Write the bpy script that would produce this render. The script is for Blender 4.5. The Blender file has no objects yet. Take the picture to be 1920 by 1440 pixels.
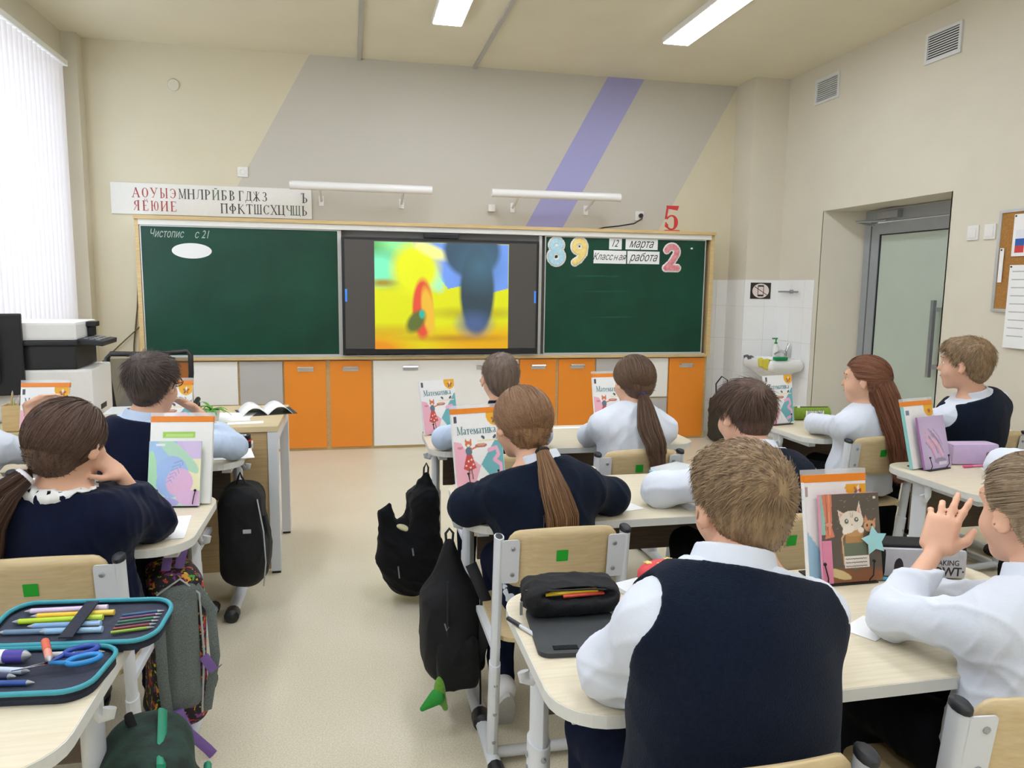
import bpy, bmesh, math, random
import numpy as np
from mathutils import Vector, Matrix

random.seed(7)
rng = np.random.default_rng(11)
SC = bpy.context.scene
COL = SC.collection
PI = math.pi

# ------------------------------------------------------------------ camera
cam_d = bpy.data.cameras.new('camera')
cam = bpy.data.objects.new('camera', cam_d)
COL.objects.link(cam)
F_PX, YAW, PITCH, ROLL, CAM_H = 1401.7, 0.2127, -0.1296, 0.0125, 1.35
cam_d.sensor_fit = 'HORIZONTAL'
cam_d.sensor_width = 36.0
cam_d.lens = 36.0 * F_PX / 1920.0
cam_d.clip_start = 0.02
_f = Vector((math.sin(YAW) * math.cos(PITCH), math.cos(YAW) * math.cos(PITCH), math.sin(PITCH)))
_r = Vector((math.cos(YAW), -math.sin(YAW), 0))
_u = _r.cross(_f)
_r2 = _r * math.cos(ROLL) + _u * math.sin(ROLL)
_u2 = -_r * math.sin(ROLL) + _u * math.cos(ROLL)
cam.matrix_world = Matrix(((_r2.x, _u2.x, -_f.x, 0), (_r2.y, _u2.y, -_f.y, 0), (_r2.z, _u2.z, -_f.z, CAM_H), (0, 0, 0, 1)))
SC.camera = cam

# ------------------------------------------------------------------ world + exposure
world = bpy.data.worlds.new('World')
SC.world = world
world.use_nodes = True
wn = world.node_tree.nodes
wl = world.node_tree.links
bg = wn['Background']
bg.inputs['Color'].default_value = (0.86, 0.93, 1.0, 1)      # bright overcast winter sky
bg.inputs['Strength'].default_value = 0.9
vs = SC.view_settings
vs.view_transform = 'Standard'
vs.look = 'None'
vs.exposure = 1.07
vs.gamma = 1.0
vs.use_curve_mapping = False

# daylight entering through the windows of the left wall
def area_light(name, loc, rot, sx, sy, power, col):
    l = bpy.data.lights.new(name, 'AREA')
    l.shape = 'RECTANGLE'
    l.size, l.size_y = sx, sy
    l.energy = power
    l.color = col
    o = bpy.data.objects.new(name, l)
    o.location = loc
    o.rotation_euler = rot
    COL.objects.link(o)
    return o
XL, XRW, YF, YB, HC = -2.06, 3.786, 6.484, -2.6, 3.173
WIN = [(-1.9, -0.1), (0.5, 2.7), (3.3, 6.08)]        # window spans along Y
WZ0, WZ1 = 0.95, 2.86
for (y0, y1) in WIN:
    area_light('window_daylight', (XL - 0.42, (y0 + y1) / 2, (WZ0 + WZ1) / 2), (0, -PI / 2, 0), WZ1 - WZ0, y1 - y0, 7.5 * (y1 - y0), (0.78, 0.88, 1.0))

# ------------------------------------------------------------------ helpers
def lin(c):
    if isinstance(c, str):
        c = c.lstrip('#')
        c = [int(c[i:i + 2], 16) / 255 for i in (0, 2, 4)]
    return tuple(((x / 12.92) if x <= 0.04045 else ((x + 0.055) / 1.055) ** 2.4) for x in c)

MATS = {}
def mat(name, col, rough=0.55, metal=0.0, noise=0.0, nscale=40.0, bump=0.0, bscale=200.0, emit=0.0, alpha=1.0,
        spec=0.5, coat=0.0, sss=0.0, stretch=None, attr=None, sheen=0.0, trans=0.0, col2=None, double=False):
    if name in MATS:
        return MATS[name]
    m = bpy.data.materials.new(name)
    m.use_nodes = True
    nt = m.node_tree
    N, L = nt.nodes, nt.links
    b = N['Principled BSDF']
    c = (*lin(col), 1)
    b.inputs['Base Color'].default_value = c
    b.inputs['Roughness'].default_value = rough
    b.inputs['Metallic'].default_value = metal
    b.inputs['Specular IOR Level'].default_value = spec
    b.inputs['Coat Weight'].default_value = coat
    b.inputs['Alpha'].default_value = alpha
    b.inputs['Transmission Weight'].default_value = trans
    if sss:
        b.inputs['Subsurface Weight'].default_value = sss
        b.inputs['Subsurface Radius'].default_value = (0.012, 0.005, 0.003)
        b.inputs['Subsurface Scale'].default_value = 0.6
    if sheen:
        b.inputs['Sheen Weight'].default_value = sheen
        b.inputs['Sheen Roughness'].default_value = 0.5
    tc = N.new('ShaderNodeTexCoord')
    vec = tc.outputs['Object']
    if stretch:
        mp = N.new('ShaderNodeMapping')
        mp.inputs['Scale'].default_value = stretch
        L.new(vec, mp.inputs['Vector'])
        vec = mp.outputs['Vector']
    src = None
    if attr:
        a = N.new('ShaderNodeAttribute')
        a.attribute_name = attr
        src = a.outputs['Color']
    if noise or col2:
        nz = N.new('ShaderNodeTexNoise')
        nz.inputs['Scale'].default_value = nscale
        nz.inputs['Detail'].default_value = 5
        L.new(vec, nz.inputs['Vector'])
        mx = N.new('ShaderNodeMix')
        mx.data_type = 'RGBA'
        rp = N.new('ShaderNodeMapRange')
        rp.inputs['From Min'].default_value = 0.3
        rp.inputs['From Max'].default_value = 0.7
        L.new(nz.outputs['Fac'], rp.inputs['Value'])
        L.new(rp.outputs['Result'], mx.inputs['Factor'])
        if src is not None:
            mx.blend_type = 'MULTIPLY'
            L.new(src, mx.inputs['A'])
            mx.inputs['B'].default_value = (1 - noise, 1 - noise, 1 - noise, 1)
        else:
            c2 = lin(col2) if col2 else [v * (1 - noise) for v in c[:3]]
            mx.inputs['A'].default_value = c
            mx.inputs['B'].default_value = (*c2, 1)
        src = mx.outputs['Result']
    if src is not None:
        L.new(src, b.inputs['Base Color'])
        if emit:
            L.new(src, b.inputs['Emission Color'])
    if emit:
        if src is None:
            b.inputs['Emission Color'].default_value = c
        b.inputs['Emission Strength'].default_value = emit
    if bump:
        nb = N.new('ShaderNodeTexNoise')
        nb.inputs['Scale'].default_value = bscale
        nb.inputs['Detail'].default_value = 4
        L.new(vec, nb.inputs['Vector'])
        bp = N.new('ShaderNodeBump')
        bp.inputs['Strength'].default_value = bump
        bp.inputs['Distance'].default_value = 0.004
        L.new(nb.outputs['Fac'], bp.inputs['Height'])
        L.new(bp.outputs['Normal'], b.inputs['Normal'])
    MATS[name] = m
    return m

def tag(o, label=None, cat=None, group=None, kind=None):
    if label: o['label'] = label
    if cat: o['category'] = cat
    if group: o['group'] = group
    if kind: o['kind'] = kind
    return o

def empty(name, loc=(0, 0, 0), rz=0.0, label=None, cat=None, group=None, parent=None):
    o = bpy.data.objects.new(name, None)
    o.empty_display_size = 0.05
    COL.objects.link(o)
    o.location = loc
    o.rotation_euler = (0, 0, rz)
    o.parent = parent
    return tag(o, label, cat, group)

class MB:
    """collects shapes into one bmesh; build() links them as one mesh object"""
    def __init__(self):
        self.bm = bmesh.new()
    def _new(self, verts, faces, M=None):
        vs = [self.bm.verts.new((M @ Vector(v)) if M is not None else v) for v in verts]
        for f in faces:
            try: self.bm.faces.new([vs[i] for i in f])
            except ValueError: pass
        return vs
    def box(self, x0, x1, y0, y1, z0, z1, M=None, bev=0.0):
        if bev > 0:
            t = bmesh.new()
            r = bmesh.ops.create_cube(t, size=1)
            bmesh.ops.scale(t, vec=(x1 - x0, y1 - y0, z1 - z0), verts=t.verts)
            bmesh.ops.translate(t, vec=((x0 + x1) / 2, (y0 + y1) / 2, (z0 + z1) / 2), verts=t.verts)
            bmesh.ops.bevel(t, geom=t.edges[:], offset=bev, segments=2, affect='EDGES', profile=0.7)
            idx = {v: i for i, v in enumerate(t.verts)}
            self._new([v.co.copy() for v in t.verts], [[idx[v] for v in f.verts] for f in t.faces], M)
            t.free()
            return self
        v = [(x0, y0, z0), (x1, y0, z0), (x1, y1, z0), (x0, y1, z0), (x0, y0, z1), (x1, y0, z1), (x1, y1, z1), (x0, y1, z1)]
        self._new(v, [(0, 3, 2, 1), (4, 5, 6, 7), (0, 1, 5, 4), (1, 2, 6, 5), (2, 3, 7, 6), (3, 0, 4, 7)], M)
        return self
    def prism(self, pts, z0, z1, M=None):
        """2-D outline (ccw) extruded along local z"""
        n = len(pts)
        v = [(p[0], p[1], z0) for p in pts] + [(p[0], p[1], z1) for p in pts]
        f = [tuple(range(n - 1, -1, -1)), tuple(range(n, 2 * n))] + [(i, (i + 1) % n, n + (i + 1) % n, n + i) for i in range(n)]
        self._new(v, f, M)
        return self
    def tube(self, pts, r, seg=10, ry=None, cap=True, M=None, side=None):
        """sweep an ellipse (r, ry) along a polyline; r may be a list"""
        pts = [Vector(p) for p in pts]
        n = len(pts)
        rs = r if isinstance(r, (list, tuple)) else [r] * n
        rings = []
        ref = Vector(side) if side else None
        for i, p in enumerate(pts):
            t = (pts[min(i + 1, n - 1)] - pts[max(i - 1, 0)]).normalized()
            if ref is None:
                ref = t.orthogonal().normalized()
            a = (ref - t * ref.dot(t))
            a = a.normalized() if a.length > 1e-6 else t.orthogonal().normalized()
            b = t.cross(a)
            ref = a
            k = (ry / (r if not isinstance(r, (list, tuple)) else rs[0])) if ry else 1.0
            rings.append([p + a * (rs[i] * math.cos(2 * PI * j / seg)) + b * (rs[i] * k * math.sin(2 * PI * j / seg)) for j in range(seg)])
        v = [q for ring in rings for q in ring]
        f = [(i * seg + j, i * seg + (j + 1) % seg, (i + 1) * seg + (j + 1) % seg, (i + 1) * seg + j) for i in range(n - 1) for j in range(seg)]
        if cap:
            f += [tuple(range(seg - 1, -1, -1)), tuple((n - 1) * seg + j for j in range(seg))]
        self._new(v, f, M)
        return self
    def lathe(self, prof, seg=20, M=None):
        """profile [(r, z)] revolved around z"""
        v, f = [], []
        n = len(prof)
        for (r, z) in prof:
            for j in range(seg):
                v.append((r * math.cos(2 * PI * j / seg), r * math.sin(2 * PI * j / seg), z))
        for i in range(n - 1):
            for j in range(seg):
                f.append((i * seg + j, i * seg + (j + 1) % seg, (i + 1) * seg + (j + 1) % seg, (i + 1) * seg + j))
        f.append(tuple(range(seg - 1, -1, -1)))
        f.append(tuple((n - 1) * seg + j for j in range(seg)))
        self._new(v, f, M)
        return self
    def ball(self, c, rx, ry=None, rz=None, M=None, u=14, v=9):
        ry = rx if ry is None else ry
        rz = rx if rz is None else rz
        vs, f = [], []
        for i in range(v + 1):
            th = PI * i / v
            for j in range(u):
                ph = 2 * PI * j / u
                vs.append((c[0] + rx * math.sin(th) * math.cos(ph), c[1] + ry * math.sin(th) * math.sin(ph), c[2] + rz * math.cos(th)))
        for i in range(v):
            for j in range(u):
                f.append((i * u + j, (i + 1) * u + j, (i + 1) * u + (j + 1) % u, i * u + (j + 1) % u))
        n0 = len(self.bm.verts)
        self._new(vs, f, M)
        return self
    def quad(self, a, b, c, d):
        self._new([a, b, c, d], [(0, 1, 2, 3)])
        return self
    def build(self, name, m, parent=None, smooth=False, clean=True):
        if clean:
            bmesh.ops.remove_doubles(self.bm, verts=self.bm.verts, dist=1e-6)
            bmesh.ops.recalc_face_normals(self.bm, faces=self.bm.faces)
        me = bpy.data.meshes.new(name)
        self.bm.to_mesh(me)
        self.bm.free()
        if smooth:
            me.polygons.foreach_set('use_smooth', [True] * len(me.polygons))
            if smooth != 'all':
                try: me.set_sharp_from_angle(angle=math.radians(45))
                except Exception: pass
        o = bpy.data.objects.new(name, me)
        COL.objects.link(o)
        o.parent = parent
        me.materials.append(m if not isinstance(m, str) else MATS[m])
        return o

def mesh_np(name, V, Fq, m, parent=None, smooth=True, colors=None):
    """numpy vertices (n,3), quads (k,4) -> object"""
    me = bpy.data.meshes.new(name)
    k = Fq.shape[1]
    me.vertices.add(len(V))
    me.vertices.foreach_set('co', np.ascontiguousarray(V, dtype=np.float32).ravel())
    me.loops.add(Fq.size)
    me.loops.foreach_set('vertex_index', np.ascontiguousarray(Fq, dtype=np.int32).ravel())
    me.polygons.add(len(Fq))
    me.polygons.foreach_set('loop_start', np.arange(0, Fq.size, k, dtype=np.int32))
    if colors is not None:
        ca = me.color_attributes.new('tone', 'FLOAT_COLOR', 'POINT')
        c4 = np.ones((len(V), 4), dtype=np.float32)
        c4[:, :3] = colors
        ca.data.foreach_set('color', c4.ravel())
    me.update(calc_edges=True)
    if smooth:
        me.polygons.foreach_set('use_smooth', np.ones(len(Fq), dtype=bool))
    o = bpy.data.objects.new(name, me)
    COL.objects.link(o)
    o.parent = parent
    me.materials.append(m if not isinstance(m, str) else MATS[m])
    return o

def copy_tree(o, parent=None):
    c = o.copy()
    COL.objects.link(c)
    c.parent = parent
    for ch in list(o.children):
        copy_tree(ch, c)
    return c

def rrect(x0, x1, y0, y1, r, n=6, corners=(1, 1, 1, 1)):
    """rounded rectangle outline; corners = ll, lr, ur, ul"""
    out = []
    for (cx, cy, a0, on, px, py) in ((x0 + r, y0 + r, PI, corners[0], x0, y0), (x1 - r, y0 + r, 1.5 * PI, corners[1], x1, y0),
                                     (x1 - r, y1 - r, 0, corners[2], x1, y1), (x0 + r, y1 - r, PI / 2, corners[3], x0, y1)):
        if on:
            out += [(cx + r * math.cos(a0 + PI / 2 * i / n), cy + r * math.sin(a0 + PI / 2 * i / n)) for i in range(n + 1)]
        else:
            out.append((px, py))
    return out

def text_mesh(name, s, size, m, parent, M, shear=0.0, ext=0.0004, align='CENTER', sx=1.0, offset=0.0):
    """built-in font text as thin mesh, placed with matrix M (local xy = text plane)"""
    cu = bpy.data.curves.new(name, 'FONT')
    cu.body = s
    cu.size = size
    cu.shear = shear
    cu.extrude = ext
    cu.offset = offset
    cu.align_x = align
    cu.align_y = 'CENTER'
    cu.resolution_u = 3
    t = bpy.data.objects.new(name, cu)
    COL.objects.link(t)
    dg = bpy.context.evaluated_depsgraph_get()
    me = bpy.data.meshes.new_from_object(t.evaluated_get(dg))
    bpy.data.objects.remove(t)
    me.transform(M @ Matrix.Diagonal((sx, 1, 1, 1)))
    me.materials.clear()
    me.materials.append(m)
    o = bpy.data.objects.new(name, me)
    COL.objects.link(o)
    o.parent = parent
    return o

def FR(o, x, y):
    """matrix with local x axis x, local y axis y at origin o"""
    x = Vector(x).normalized()
    y = Vector(y)
    z = x.cross(y).normalized()
    y = z.cross(x)
    return Matrix(((x.x, y.x, z.x, o[0]), (x.y, y.y, z.y, o[1]), (x.z, y.z, z.z, o[2]), (0, 0, 0, 1)))

class Canvas:
    """small painter for flat print: colours per grid vertex, coords 0..1 (v up)"""
    def __init__(s, w, h, base):
        s.w, s.h = w, h
        s.a = np.zeros((h, w, 3)) + np.array(lin(base))
        s.v, s.u = np.meshgrid(np.linspace(0, 1, h), np.linspace(0, 1, w), indexing='ij')
    def _mix(s, mask, c):
        s.a = s.a * (1 - mask[..., None]) + np.array(lin(c)) * mask[..., None]
        return s
    def rect(s, u0, v0, u1, v1, c, op=1):
        return s._mix(((s.u >= u0) & (s.u <= u1) & (s.v >= v0) & (s.v <= v1)) * float(op), c)
    def ell(s, u, v, ru, rv, c, ang=0, soft=0.0, op=1):
        du, dv = s.u - u, s.v - v
        ca, sa = math.cos(ang), math.sin(ang)
        x, y = du * ca + dv * sa, -du * sa + dv * ca
        d = np.sqrt((x / ru) ** 2 + (y / rv) ** 2)
        m = (d <= 1).astype(float) if soft == 0 else np.clip((1 + soft - d) / (2 * soft), 0, 1)
        return s._mix(m * op, c)
    def poly(s, pts, c, op=1):
        ins = np.zeros(s.u.shape, bool)
        n = len(pts)
        for i in range(n):
            x0, y0 = pts[i]; x1, y1 = pts[(i + 1) % n]
            if y0 == y1: continue
            cond = ((y0 > s.v) != (y1 > s.v)) & (s.u < (x1 - x0) * (s.v - y0) / (y1 - y0) + x0)
            ins ^= cond
        return s._mix(ins * float(op), c)
    def line(s, pts, wd, c, op=1):
        for (a, b) in zip(pts[:-1], pts[1:]):
            ax, ay = a; bx, by = b
            dx, dy = bx - ax, by - ay
            t = np.clip(((s.u - ax) * dx + (s.v - ay) * dy) / (dx * dx + dy * dy + 1e-12), 0, 1)
            d = np.hypot(s.u - ax - t * dx, s.v - ay - t * dy)
            s._mix((d < wd) * float(op), c)
        return s
    def build(s, name, W, H, M, m, parent, smooth=False):
        X = (s.u.ravel() - 0.5) * W
        Y = s.v.ravel() * H
        V = np.stack([X, Y, np.zeros_like(X), np.ones_like(X)], 1) @ np.array(M).T
        i = np.arange(s.w * s.h).reshape(s.h, s.w)
        Fq = np.stack([i[:-1, :-1].ravel(), i[:-1, 1:].ravel(), i[1:, 1:].ravel(), i[1:, :-1].ravel()], 1)
        return mesh_np(name, V[:, :3], Fq, m, parent, smooth=False, colors=s.a.reshape(-1, 3))

# ------------------------------------------------------------------ shared materials
mat('white_metal', '#dfe3e8', 0.35, 0.0, noise=0.05, nscale=6)
mat('grey_metal', '#a9adb1', 0.35, 0.6, noise=0.08, nscale=20)
mat('chrome', '#d6d8da', 0.16, 1.0, noise=0.05, nscale=20)
mat('black_plastic', '#1b1c20', 0.42, noise=0.2, nscale=30)
mat('dark_plastic', '#24262b', 0.5, noise=0.15, nscale=30)
mat('birch', '#dcc69c', 0.42, col2='#cfb788', nscale=5, stretch=(1.2, 30, 30), bump=0.03, bscale=40)
mat('birch_edge', '#c9a970', 0.6, noise=0.25, nscale=14, stretch=(1, 1, 60))
mat('desk_top', '#e2d8c0', 0.36, col2='#d6caac', nscale=5, stretch=(1.6, 26, 10), bump=0.03, bscale=40)
mat('desk_edge', '#dcdcd6', 0.45, noise=0.05)
mat('desk_panel', '#6f6052', 0.55, col2='#5b4d41', nscale=5, stretch=(2, 10, 40))
mat('paper', '#f2f2f0', 0.8, noise=0.03, nscale=10)
mat('printed', '#ffffff', 0.45, attr='tone', noise=0.03, nscale=60)
mat('ink', '#2b2b30', 0.8, noise=0.1)
mat('green_sticker', '#1fae2e', 0.6, noise=0.06)
mat('white_plastic', '#eceae4', 0.4, noise=0.04, nscale=10)
mat('clear_plastic', '#f4f8fa', 0.12, alpha=0.28, noise=0.02)
mat('black_fabric', '#0f1013', 0.9, spec=0.2, noise=0.35, nscale=60, bump=0.35, bscale=260, sheen=0.05)
# ------------------------------------------------------------------ signed-distance modelling: smooth unions meshed with surface nets
def A3(v): return np.array(v, dtype=np.float32)
class Sdf:
    def __init__(s, h, lo=None, hi=None, pad=0.03):
        s.h, s.items, s.pad, s.cuts = h, [], pad, []
    def cone(s, a, b, ra, rb=None, k=0.02):
        s.items.append(('c', A3(a), A3(b), ra, ra if rb is None else rb, k)); return s
    def ell(s, c, r, R=None, k=0.02):
        s.items.append(('e', A3(c), A3(r), None if R is None else np.array(R, dtype=np.float32), k)); return s
    def box(s, c, hf, R=None, rd=0.01, k=0.01):
        s.items.append(('b', A3(c), A3(hf), None if R is None else np.array(R, dtype=np.float32), rd, k)); return s
    @staticmethod
    def bounds(it):
        if it[0] == 'c':
            m = max(it[3], it[4])
            return np.minimum(it[1], it[2]) - m, np.maximum(it[1], it[2]) + m
        if it[0] == 'e':
            if it[3] is None: return it[1] - it[2], it[1] + it[2]
            e = np.sqrt(((it[3] * it[2][None, :]) ** 2).sum(1))
            return it[1] - e, it[1] + e
        R = it[3]
        e = it[2] if R is None else np.abs(R) @ it[2]
        return it[1] - e, it[1] + e
    @staticmethod
    def dist(it, X, Y, Z):
        if it[0] == 'c':
            a, b, ra, rb = it[1], it[2], it[3], it[4]
            ba = b - a
            l2 = float(ba @ ba) + 1e-9
            px, py, pz = X - a[0], Y - a[1], Z - a[2]
            t = np.clip((px * ba[0] + py * ba[1] + pz * ba[2]) / l2, 0, 1)
            return np.sqrt((px - t * ba[0]) ** 2 + (py - t * ba[1]) ** 2 + (pz - t * ba[2]) ** 2) - (ra + (rb - ra) * t)
        c, r, R = it[1], it[2], it[3]
        px, py, pz = X - c[0], Y - c[1], Z - c[2]
        if R is not None:      # columns of R are the local axes
            px, py, pz = (px * R[0, 0] + py * R[1, 0] + pz * R[2, 0], px * R[0, 1] + py * R[1, 1] + pz * R[2, 1], px * R[0, 2] + py * R[1, 2] + pz * R[2, 2])
        if it[0] == 'e':
            k0 = np.sqrt((px / r[0]) ** 2 + (py / r[1]) ** 2 + (pz / r[2]) ** 2)
            k1 = np.sqrt((px / r[0] ** 2) ** 2 + (py / r[1] ** 2) ** 2 + (pz / r[2] ** 2) ** 2)
            return k0 * (k0 - 1) / np.maximum(k1, 1e-6)
        rd = it[4]
        qx, qy, qz = np.abs(px) - r[0] + rd, np.abs(py) - r[1] + rd, np.abs(pz) - r[2] + rd
        return np.sqrt(np.maximum(qx, 0) ** 2 + np.maximum(qy, 0) ** 2 + np.maximum(qz, 0) ** 2) + np.minimum(np.maximum(qx, np.maximum(qy, qz)), 0) - rd
    def grid(s, extra=0.0):
        lo = np.min([s.bounds(i)[0] for i in s.items], 0) - s.pad
        hi = np.max([s.bounds(i)[1] for i in s.items], 0) + s.pad
        return s.on(lo, hi)
    def on(s, lo, hi):
        h = s.h
        n = np.ceil((hi - lo) / h).astype(int) + 1
        s.ax = [(lo[i] + h * np.arange(n[i])).astype(np.float32) for i in range(3)]
        s.lo = lo
        F = np.full(n, 9.0, dtype=np.float32)
        s.F = F
        for it in s.items: s.apply(it, 'u')
        return s
    def slab(s, lo, hi):
        n = s.F.shape
        a = np.clip(np.floor((lo - s.lo) / s.h).astype(int), 0, np.array(n))
        b = np.clip(np.ceil((hi - s.lo) / s.h).astype(int) + 1, 0, np.array(n))
        return tuple(slice(int(a[i]), int(b[i])) for i in range(3))
    def coords(s, sl):
        return s.ax[0][sl[0]][:, None, None], s.ax[1][sl[1]][None, :, None], s.ax[2][sl[2]][None, None, :]
    def apply(s, it, op='u', infl=0.0, k=None):
        lo, hi = s.bounds(it)
        k = it[-1] if k is None else k
        m = 0.035 + k + infl
        sl = s.slab(lo - m, hi + m)
        if any(q.stop <= q.start for q in sl): return s
        d = s.dist(it, *s.coords(sl)) - infl
        F = s.F[sl]
        if op == 'u':
            hh = np.maximum(k - np.abs(F - d), 0) / max(k, 1e-6)
            s.F[sl] = np.minimum(F, d) - hh * hh * k * 0.25
        else:                   # smooth subtraction
            hh = np.maximum(k - np.abs(-F - d), 0) / max(k, 1e-6)
            s.F[sl] = -(np.minimum(-F, d) - hh * hh * k * 0.25)
        return s
    def func(s, fn):
        """F = fn(F, X, Y, Z) on the whole grid"""
        full = tuple(slice(0, n) for n in s.F.shape)
        s.F = fn(s.F, *s.coords(full)).astype(np.float32)
        return s
    def mesh(s):
        F, h, lo = s.F, s.h, s.lo
        F[0], F[-1], F[:, 0], F[:, -1], F[:, :, 0], F[:, :, -1] = 9, 9, 9, 9, 9, 9
        I = F < 0
        c = np.zeros(tuple(n - 1 for n in F.shape), dtype=np.int8)
        for dx in (0, 1):
            for dy in (0, 1):
                for dz in (0, 1):
                    c += I[dx:F.shape[0] - 1 + dx, dy:F.shape[1] - 1 + dy, dz:F.shape[2] - 1 + dz]
        act = (c > 0) & (c < 8)
        idx = np.argwhere(act)
        vid = np.full(act.shape, -1, dtype=np.int32)
        vid[act] = np.arange(len(idx))
        corner = np.array([(x, y, z) for x in (0, 1) for y in (0, 1) for z in (0, 1)])
        val = np.stack([F[idx[:, 0] + q[0], idx[:, 1] + q[1], idx[:, 2] + q[2]] for q in corner], 1)
        P = np.zeros((len(idx), 3)); W = np.zeros((len(idx), 1))
        for a in range(8):
            for b in range(a + 1, 8):
                if np.abs(corner[a] - corner[b]).sum() != 1: continue
                va, vb = val[:, a], val[:, b]
                m = (va < 0) != (vb < 0)
                t = np.where(m, va / np.where(m, va - vb, 1), 0)
                P += m[:, None] * (corner[a] + t[:, None] * (corner[b] - corner[a]))
                W += m[:, None]
        V = (idx + P / W) * h + lo
        Q = []
        for ax in range(3):
            o = [i for i in range(3) if i != ax]
            s0 = [slice(None)] * 3; s1 = [slice(None)] * 3
            s0[ax] = slice(0, -1); s1[ax] = slice(1, None)
            A, B = I[tuple(s0)], I[tuple(s1)]
            ch = np.argwhere(A != B)
            sg = A[ch[:, 0], ch[:, 1], ch[:, 2]]
            e1 = np.zeros(3, int); e1[o[0]] = 1
            e2 = np.zeros(3, int); e2[o[1]] = 1
            q = [ch - e1 - e2, ch - e2, ch, ch - e1]
            q = np.stack([vid[k[:, 0], k[:, 1], k[:, 2]] for k in q], 1)
            flip = sg if ax != 1 else ~sg
            q = np.where(flip[:, None], q, q[:, ::-1])
            Q.append(q)
        return V, np.concatenate(Q)
    def build(s, name, m, parent=None, wob=0.0, wsc=30.0, smooth_it=1, seed=0, fold=False):
        V, Q = s.mesh()
        for _ in range(smooth_it):
            acc = np.zeros_like(V); cnt = np.zeros(len(V))
            for a, b in ((0, 1), (1, 2), (2, 3), (3, 0)):
                np.add.at(acc, Q[:, a], V[Q[:, b]]); np.add.at(cnt, Q[:, a], 1)
                np.add.at(acc, Q[:, b], V[Q[:, a]]); np.add.at(cnt, Q[:, b], 1)
            V = V * 0.5 + 0.5 * acc / np.maximum(cnt, 1)[:, None]
        if wob:
            n = np.cross(V[Q[:, 2]] - V[Q[:, 0]], V[Q[:, 3]] - V[Q[:, 1]])
            N = np.zeros_like(V)
            for k in range(4): np.add.at(N, Q[:, k], n)
            N /= np.linalg.norm(N, axis=1)[:, None] + 1e-9
            g = np.random.default_rng(seed + 5)
            f = np.zeros(len(V))
            Wv = V + 0.35 / wsc * np.sin(V[:, [1, 2, 0]] * wsc * 0.9 + 1.0) + 0.2 / wsc * np.sin(V[:, [2, 0, 1]] * wsc * 2.1)
            if fold:            # sharp-crested cloth folds fading in and out
                for k in range(6):
                    d = g.normal(size=3); d[2] *= 0.7; d /= np.linalg.norm(d)
                    r = 1 - np.abs(np.sin(Wv @ d * wsc * (0.7 + 0.22 * k) + g.uniform(0, 6.28)))
                    m_ = np.clip(0.5 + 0.9 * np.sin(V @ g.normal(size=3) * wsc * 0.35 + g.uniform(0, 6.28)), 0, 1)
                    f += (r ** 2.2 - 0.25) * m_ * 2.0 / (1 + 0.25 * k)
            else:
                for k in range(7):
                    d = g.normal(size=3); d /= np.linalg.norm(d)
                    f += np.sin(Wv @ d * wsc * (0.6 + 0.25 * k) + g.uniform(0, 6.28)) / (1 + 0.4 * k)
            V = V + N * (wob * f / 2.5)[:, None]
        return mesh_np(name, V, Q, m, parent)

def rot_m(yaw=0, pitch=0, roll=0):
    """yaw about z (left positive), pitch (nod down positive), roll"""
    return np.array((Matrix.Rotation(yaw, 3, 'Z') @ Matrix.Rotation(-pitch, 3, 'X') @ Matrix.Rotation(roll, 3, 'Y')))

def ribbons(name, S, width, m, parent, nrm_center=None, cols=None, taper=True):
    """S: (n, m, 3) strands -> flat strips; cols (n,3)"""
    n, k, _ = S.shape
    T = np.gradient(S, axis=1)
    T /= np.linalg.norm(T, axis=2, keepdims=True) + 1e-9
    if nrm_center is not None:
        up = S - np.asarray(nrm_center)[None, None, :]
        up /= np.linalg.norm(up, axis=2, keepdims=True) + 1e-9
        up = up + 0.5 * rng.normal(size=(n, 1, 3))
    else:
        up = np.repeat(rng.normal(size=(n, 1, 3)), k, 1)
    B = np.cross(T, up); B /= np.linalg.norm(B, axis=2, keepdims=True) + 1e-9
    w = np.full(k, width / 2)
    if taper: w = w * np.clip((1.0 - np.linspace(0, 1, k)) * 2.2 + 0.15, 0, 1)
    L_, R_ = S - B * w[None, :, None], S + B * w[None, :, None]
    V = np.stack([L_, R_], 2).reshape(-1, 3)
    base = (np.arange(n) * k * 2)[:, None] + (np.arange(k - 1) * 2)[None, :]
    Q = np.stack([base, base + 1, base + 3, base + 2], -1).reshape(-1, 4)
    C = None
    if cols is not None:
        C = np.repeat(cols, k * 2, axis=0)
    return mesh_np(name, V, Q, m, parent, True, C)
# ------------------------------------------------------------------ room materials
CREAM = '#ddd6c4'
mat('wall_paint', CREAM, 0.75, noise=0.05, nscale=2.5, bump=0.04, bscale=120)
mat('ceiling_paint', '#e9e1c9', 0.8, noise=0.05, nscale=2)
mat('tile_white', '#f6f6f4', 0.22, noise=0.02, nscale=8)
mat('grout', '#d4d4d0', 0.8, noise=0.1)
mat('alu_door', '#a4a9ad', 0.4, 0.35, noise=0.06, nscale=12)
mat('frosted', '#bcc8ba', 0.28, noise=0.05, nscale=3, coat=0.2)
mat('baseboard', '#c9b68c', 0.6, noise=0.12, nscale=8)
mat('rail_grey', '#b9b6ae', 0.5, noise=0.06)

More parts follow.
